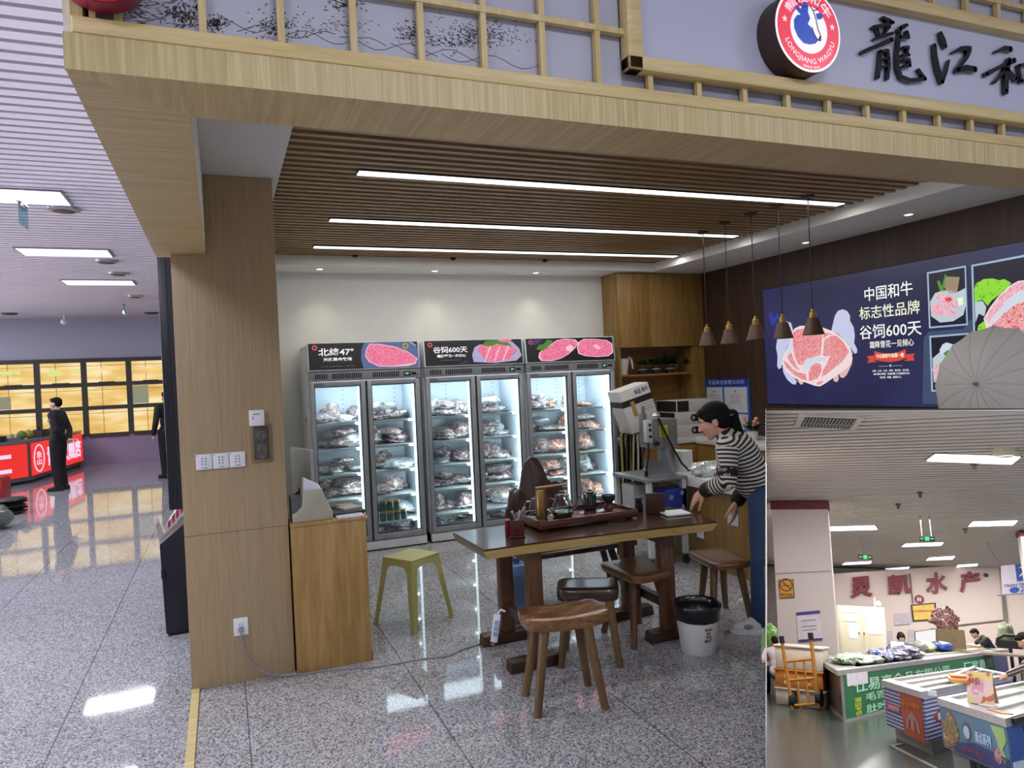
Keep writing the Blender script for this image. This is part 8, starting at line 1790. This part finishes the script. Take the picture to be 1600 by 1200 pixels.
# blue freezer
bA = V((0.79, 8.26)); bY = V((0.333, 9.50))-bA; bX = V((1.25, 3.63))
t, X, Y, Z = freezer('display_freezer', 'blue chest freezer with food pictures, nearest and cut by the right edge', bA, bX, bY, HF, 0.22, 0.04)
yd = -Y.normalized(); YL = Y.length; nn = yd.cross(Z).normalized(); xd = X.normalized(); nf = xd.cross(Z).normalized()
M_BL1 = mat('blue_teal_print', '#527387', 0.4, var=0.1, scale=2); M_BL2 = mat('deep_blue_print', '#333a68', 0.4, var=0.1); M_BL3 = mat('bright_blue_print', '#1f4f94', 0.4, var=0.08)
skin('side_print', t, Y, -Y, Z, [(0, 0.23), (1, 0.23), (1, HF-0.072), (0, HF-0.072)], M_BL1, 0.004); skin('blue_band', t, Y, -Y, Z, [(0.20, 0.23), (1, 0.23), (1, 0.36), (0.5, 0.38), (0.20, 0.31)], M_BL2, 0.011); skin('front_print', t, V((0, 0, 0)), X, Z, [(0, 0.30), (1, 0.30), (1, HF-0.072), (0, HF-0.072)], M_BL3, 0.004); skin('pale_wave', t, V((0, 0, 0)), X, Z, [(0, 0.23), (1, 0.23), (1, 0.28), (0.3, 0.36), (0.1, 0.32), (0, 0.34)], mat('pale_ice_print', '#b7cbd2', 0.4, var=0.1), 0.011)
skin('vegetable_print', t, Y, -Y, Z, [(0.03, 0.26), (0.10, 0.24), (0.27, 0.30), (0.30, 0.42), (0.24, 0.55), (0.16, 0.60), (0.10, 0.50), (0.04, 0.48)], patch_mat('vegetable_patch', ['#55683c', '#a08a54', '#8a4a34', '#c0b080'], 14), 0.011)
b = MB(); b.cyl(Y-Y*0.43+Z*0.46+nn*0.008, Y-Y*0.43+Z*0.46+nn*0.014, 0.085, n=22); obj('emblem', b, mat('emblem_purple', '#5a4a6e', 0.5), t); b = MB(); b.cyl(Y-Y*0.43+Z*0.455+nn*0.012, Y-Y*0.43+Z*0.455+nn*0.018, 0.06, n=18); obj('emblem_centre', b, mat('emblem_pale', '#a9c0c4', 0.5), t)
txt('lettering', '面点系列', Y+yd*YL*0.56+Z*0.40+nn*0.015, yd, Z, YL*0.22, 0.10, mat('pale_blue_letter', '#bccbe0', 0.5), t, 0.004, 0.015); txt('lettering', '品味鲜美 畅享生活', Y+yd*YL*0.36+Z*0.275+nn*0.02, yd, Z, YL*0.30, 0.045, mat('dull_red_letter', '#8c5468', 0.5), t, 0.004, 0.01)
skin('curl_print', t, Y, -Y, Z, [(0.80, 0.60), (0.86, 0.50), (0.88, 0.40), (0.93, 0.30), (0.97, 0.35), (0.93, 0.42), (0.99, 0.50), (0.98, 0.61)], mat('yellow_green_print', '#8fa868', 0.5), 0.011)
b = MB(); b.cyl(Y-Y*0.86+Z*0.36+nn*0.014, Y-Y*0.86+Z*0.36+nn*0.02, 0.07, n=20); obj('food_print', b, patch_mat('pink_food_patch', ['#6a3a54', '#b08a94', '#8a4a5c'], 16), t)
b = MB()
for i in range(5):
    for j in range(3): b.bar(Y-Y*(0.33+0.16*j)+Z*(0.05+0.03*i)+nn*(-0.045), Y-Y*(0.41+0.16*j)+Z*(0.045+0.03*i)+nn*(-0.045), 0.012, 0.03)
obj('vent_slot', b, M_BLACK, t)
b = MB(); b.bar(Z*(HF-0.035)+X*0.03+nf*0.03, Z*(HF-0.035)+X*0.14+nf*0.03, 0.02, 0.05); b.bar(Y*0.03+Z*(HF-0.035)-Y*0.0+nn*0.02, Y*0.09+Z*(HF-0.035)+nn*0.02, 0.02, 0.04); obj('corner_cap', b, M_BLACK, t); skin('red_tag', t, V((0, 0, 0)), X, Z, [(0.13, 0.545), (0.26, 0.545), (0.26, 0.60), (0.13, 0.60)], mat('red_tag_print', '#b0303c', 0.5), 0.012)
B0 = V((bA.x, bA.y, FZ+HF)); b = MB(); p0 = B0+Y*0.06+X*0.06; b.bar(p0, p0+Y*0.20, 0.10, 0.015); o = place(obj('orange_strip', b, M_ORG)); tag(o, 'orange strip label lying on the blue freezer lid', 'label')
# pink tent card
p = B0+Y*0.52+X*0.13; t = ithing('price_card', 'pink and yellow folded price card standing on the blue freezer', 'price card', p, -0.25)
M_PCARD = patch_mat('pink_card_patch', ['#c8909c', '#d8b4b0', '#d8c074', '#b8606c'], 8)
b = MB(); b.hexa([(-0.12, -0.11, 0), (0.12, -0.11, 0), (0.12, -0.10, 0), (-0.12, -0.10, 0)], [(-0.115, 0.0, 0.30), (0.115, 0.0, 0.30), (0.115, 0.008, 0.30), (-0.115, 0.008, 0.30)]); obj('front_leaf', b, M_PCARD, t)
b = MB(); b.hexa([(-0.12, 0.12, 0), (0.12, 0.12, 0), (0.12, 0.13, 0), (-0.12, 0.13, 0)], [(-0.115, 0.0, 0.30), (0.115, 0.0, 0.30), (0.115, 0.008, 0.30), (-0.115, 0.008, 0.30)]); obj('back_leaf', b, mat('card_back_tan', '#b89a80', 0.6), t)
txt('lettering', '特价', (-0.09, -0.075, 0.18), (1, 0, 0), (0, 0.34, 0.94), 0.10, 0.07, mat('card_red_letter', '#a83040', 0.5), t, 0.004, 0.02)
# ---- hand truck with boxes
HB = ifl(1259, 1108); t = ithing('hand_truck', 'yellow brown hand truck with black grips before the white pillar', 'hand truck', HB, -0.15); M_HT = mat('ochre_tube', '#a8742c', 0.45)
hw = 0.40; HH = 1.28
def hp(px, py): q_ = iw(px, py, HB.y-0.05)-HB; return Matrix.Rotation(0.15, 3, 'Z') @ q_
L0, L1, R0, R1 = hp(1238, 1108), hp(1222, 1003), hp(1279, 1105), hp(1267, 998)
for k, (a_, c_) in enumerate(((L0, L1), (R0, R1))):
    b = MB(); b.tube([a_, c_], 0.03, 8); ra = obj('rail', b, M_HT, t); b = MB(); d_ = (c_-a_).normalized(); b.tube([c_-d_*0.02, c_+d_*0.09], 0.042, 8); obj('grip', b, M_BLACK, ra)
for k in (0.05, 0.42, 0.70):
    b = MB(); b.tube([L0.lerp(L1, k), R0.lerp(R1, k)], 0.022, 8); obj('crossbar', b, M_HT, t)
for k in (0.33, 0.66):
    b = MB(); b.tube([L0.lerp(R0, k), L0.lerp(L1, 0.70).lerp(R0.lerp(R1, 0.70), k)], 0.018, 8); obj('upright', b, M_HT, t)
for q_ in (L0, R0):
    b = MB(); b.cyl(q_+V((-0.04, 0.08, 0.13)), q_+V((0.04, 0.08, 0.13)), 0.13, n=20); obj('wheel', b, M_BLACK, t)
M_FOAM = mat('white_foam', '#c9c0ae', 0.7, var=0.05)
hb2 = HB+V((-0.08, 0.42, 0))
def crate(name, lb, z0, z1, m, dx=0.0, w2=0.37):
    t_ = ithing(name, lb, 'crate', hb2+V((dx, 0, z0)), -0.1); b_ = MB(); b_.box(-w2, -0.24, 0, w2, 0.28, z1-z0-0.04); obj('crate_body', b_, m, t_, 0.015); b_ = MB(); b_.box(-w2-0.02, -0.26, z1-z0-0.04, w2+0.02, 0.30, z1-z0-0.003); obj('lid', b_, m, t_, 0.015); return t_
crate('foam_crate', 'white foam crate lowest on the hand truck', 0.0, 0.27, M_FOAM)
t_ = crate('plastic_crate', 'orange plastic crate in the middle of the hand truck load', 0.27, 0.56, mat('orange_crate', '#bf7a34', 0.45, var=0.1)); b = MB()
for i in range(3):
    for j in range(2): b.box(-0.22+0.18*i, -0.262, 0.06+0.09*j, -0.17+0.18*i, -0.25, 0.11+0.09*j)
obj('handle_hole', b, mat('crate_hole_pale', '#d8c090', 0.6), t_)
crate('foam_crate', 'tall white foam crate topmost on the hand truck', 0.56, 0.93, M_FOAM, 0.02)
# ---- people of the market
SIT = dict(fwd=(1, 0, 0), pelvis=(0, 0, 0.50), neck=(0.10, 0, 0.96), head=(0.17, 0, 1.10), shL=(0.10, 0.18, 0.91), shR=(0.10, -0.18, 0.91), hipL=(0.03, 0.09, 0.49), hipR=(0.03, -0.09, 0.49), knL=(0.42, 0.13, 0.50), knR=(0.42, -0.13, 0.50), anL=(0.40, 0.13, 0.085), anR=(0.40, -0.13, 0.085), toeL=(1, 0.1, 0), toeR=(1, -0.1, 0), elL=(0.22, 0.24, 0.68), elR=(0.22, -0.24, 0.68), wrL=(0.44, 0.14, 0.70), wrR=(0.44, -0.14, 0.70), hdir=(1, 0, -0.25))
def seat_at(name, lb, px, py, w_, yaw_, pose, cloth, **kw):
    h = iw(px, py, w_); s_ = (h.z-FZ)/pose['head'][2]; hx = pose['head'][0]*s_
    p_ = V((h.x-hx*math.cos(yaw_), w_-hx*math.sin(yaw_), FZ)); mw = MI @ Matrix.Translation(p_) @ Matrix.Rotation(yaw_, 4, 'Z')
    st_ = ithing('stool', 'plain stool under the ' + lb.split(' in ')[0].split(' with ')[0], 'stool', p_, yaw_); b_ = MB(); b_.cyl((0, 0, 0), (0, 0, 0.36*s_), 0.14*s_, 0.13*s_, 14); obj('base', b_, M_GREYP, st_); b_ = MB(); b_.cyl((0, 0, 0.36*s_), (0, 0, 0.385*s_), 0.16*s_, n=16); obj('seat', b_, M_BLACK, st_)
    return figure('person', lb, None, 0, s_, pose, cloth, mw=mw, vox=0.022, **kw)
ps = dict(SIT); ps['elR'] = (0.14, -0.42, 0.80); ps['wrR'] = (0.34, -0.62, 0.74); ps['hdir'] = (0.75, 0.2, -0.35)
M_TBL = mat('slate_blue_tshirt', '#3c4a62', 0.8, var=0.1); M_DRK = mat('dark_trousers', '#2a2a2e', 0.8); M_MASKB = mat('pale_blue_mask', '#8fa3b4', 0.7); M_TBK = mat('black_tshirt', '#17171a', 0.8); M_TWH = mat('pinkish_white_shirt', '#d0c0c4', 0.8); M_MASKW = mat('grey_white_mask', '#a9a49e', 0.7)
ps = dict(SIT); ps['elL'] = (0.05, 0.36, 0.74); ps['wrL'] = (0.20, 0.58, 0.70); ps['hdir'] = (1, 0, -0.45)
ps['elR'] = (0.12, -0.36, 0.76); ps['wrR'] = (0.22, -0.60, 0.72)
seat_at('person', 'woman in a slate blue top and face mask sitting by the monitor', 1408, 996, 18.6, -1.15, ps, dict(top=M_TBL, low=M_DRK, shoe=M_BLACK), hair_style='bob', mask=M_MASKB, sleeves='short')
pm = dict(SIT); pm['neck'] = (0.24, 0, 0.90); pm['head'] = (0.40, 0, 0.98); pm['shL'] = (0.20, 0.18, 0.86); pm['shR'] = (0.20, -0.18, 0.86); pm['elL'] = (0.40, 0.24, 0.68); pm['elR'] = (0.40, -0.24, 0.68); pm['wrL'] = (0.66, 0.16, 0.70); pm['wrR'] = (0.64, -0.12, 0.70); pm['hdir'] = (0.85, 0, -0.55)
seat_at('person', 'man in a black top and mask bent over at the right of the wall', 1523, 990, 23.8, PI+0.15, pm, dict(top=M_TBK, low=M_DRK, shoe=M_BLACK), mask=M_MASKW, sleeves='short')
pw_ = dict(SIT); pw_['head'] = (0.06, 0, 1.12); pw_['neck'] = (0.04, 0, 0.97)
seat_at('person', 'person in a pinkish white shirt seen from behind at the left edge', 1210.5, 1003, 14.6, 1.9, pw_, dict(top=M_TWH, low=M_DRK, shoe=M_BLACK), sleeves='short')
p = iw(1203, 1030, 16.6); lump('green_plant', 'green leafy plant behind the person at the left edge', V((p.x+0.05, 16.6, iw(1203, 1012, 16.6).z-0.25)), (0.22, 0.15, 0.35), mat('model_plant_green', '#55803a', 0.6, var=0.25), 2, 'plant', 0.5)
lean = dict(STAND); lean.update(neck=(0.30, 0, 1.30), head=(0.42, 0, 1.38), shL=(0.28, 0.18, 1.24), shR=(0.28, -0.18, 1.24), elL=(0.45, 0.22, 1.02), wrL=(0.66, 0.20, 0.90), elR=(0.45, -0.26, 1.02), wrR=(0.66, -0.22, 0.90), hdir=(0.8, 0, -0.6), pelvis=(0, 0, 0.92))
h = iw(1600, 1002, 12.3); yw = PI*0.93; s_ = (h.z-FZ)/1.38; pp_ = V((h.x-0.42*s_*math.cos(yw), 12.3-0.42*s_*math.sin(yw), FZ))
M_STR2 = stripe_mat('dark_fine_stripes', '#2a2624', '#8e8680', duty=0.55)
g_, GJ, tp_ = figure('person', 'shopper with long dark hair and a striped top leaning over the freezers', None, 0, s_, lean, dict(top=M_STR2, low=M_DRK, shoe=M_BLACK), mw=MI @ Matrix.Translation(pp_) @ Matrix.Rotation(yw, 4, 'Z'), vox=0.022, hair_style='long')
set_stripe(tp_, lambda p: p.z+0.5*p.x, 0.045)
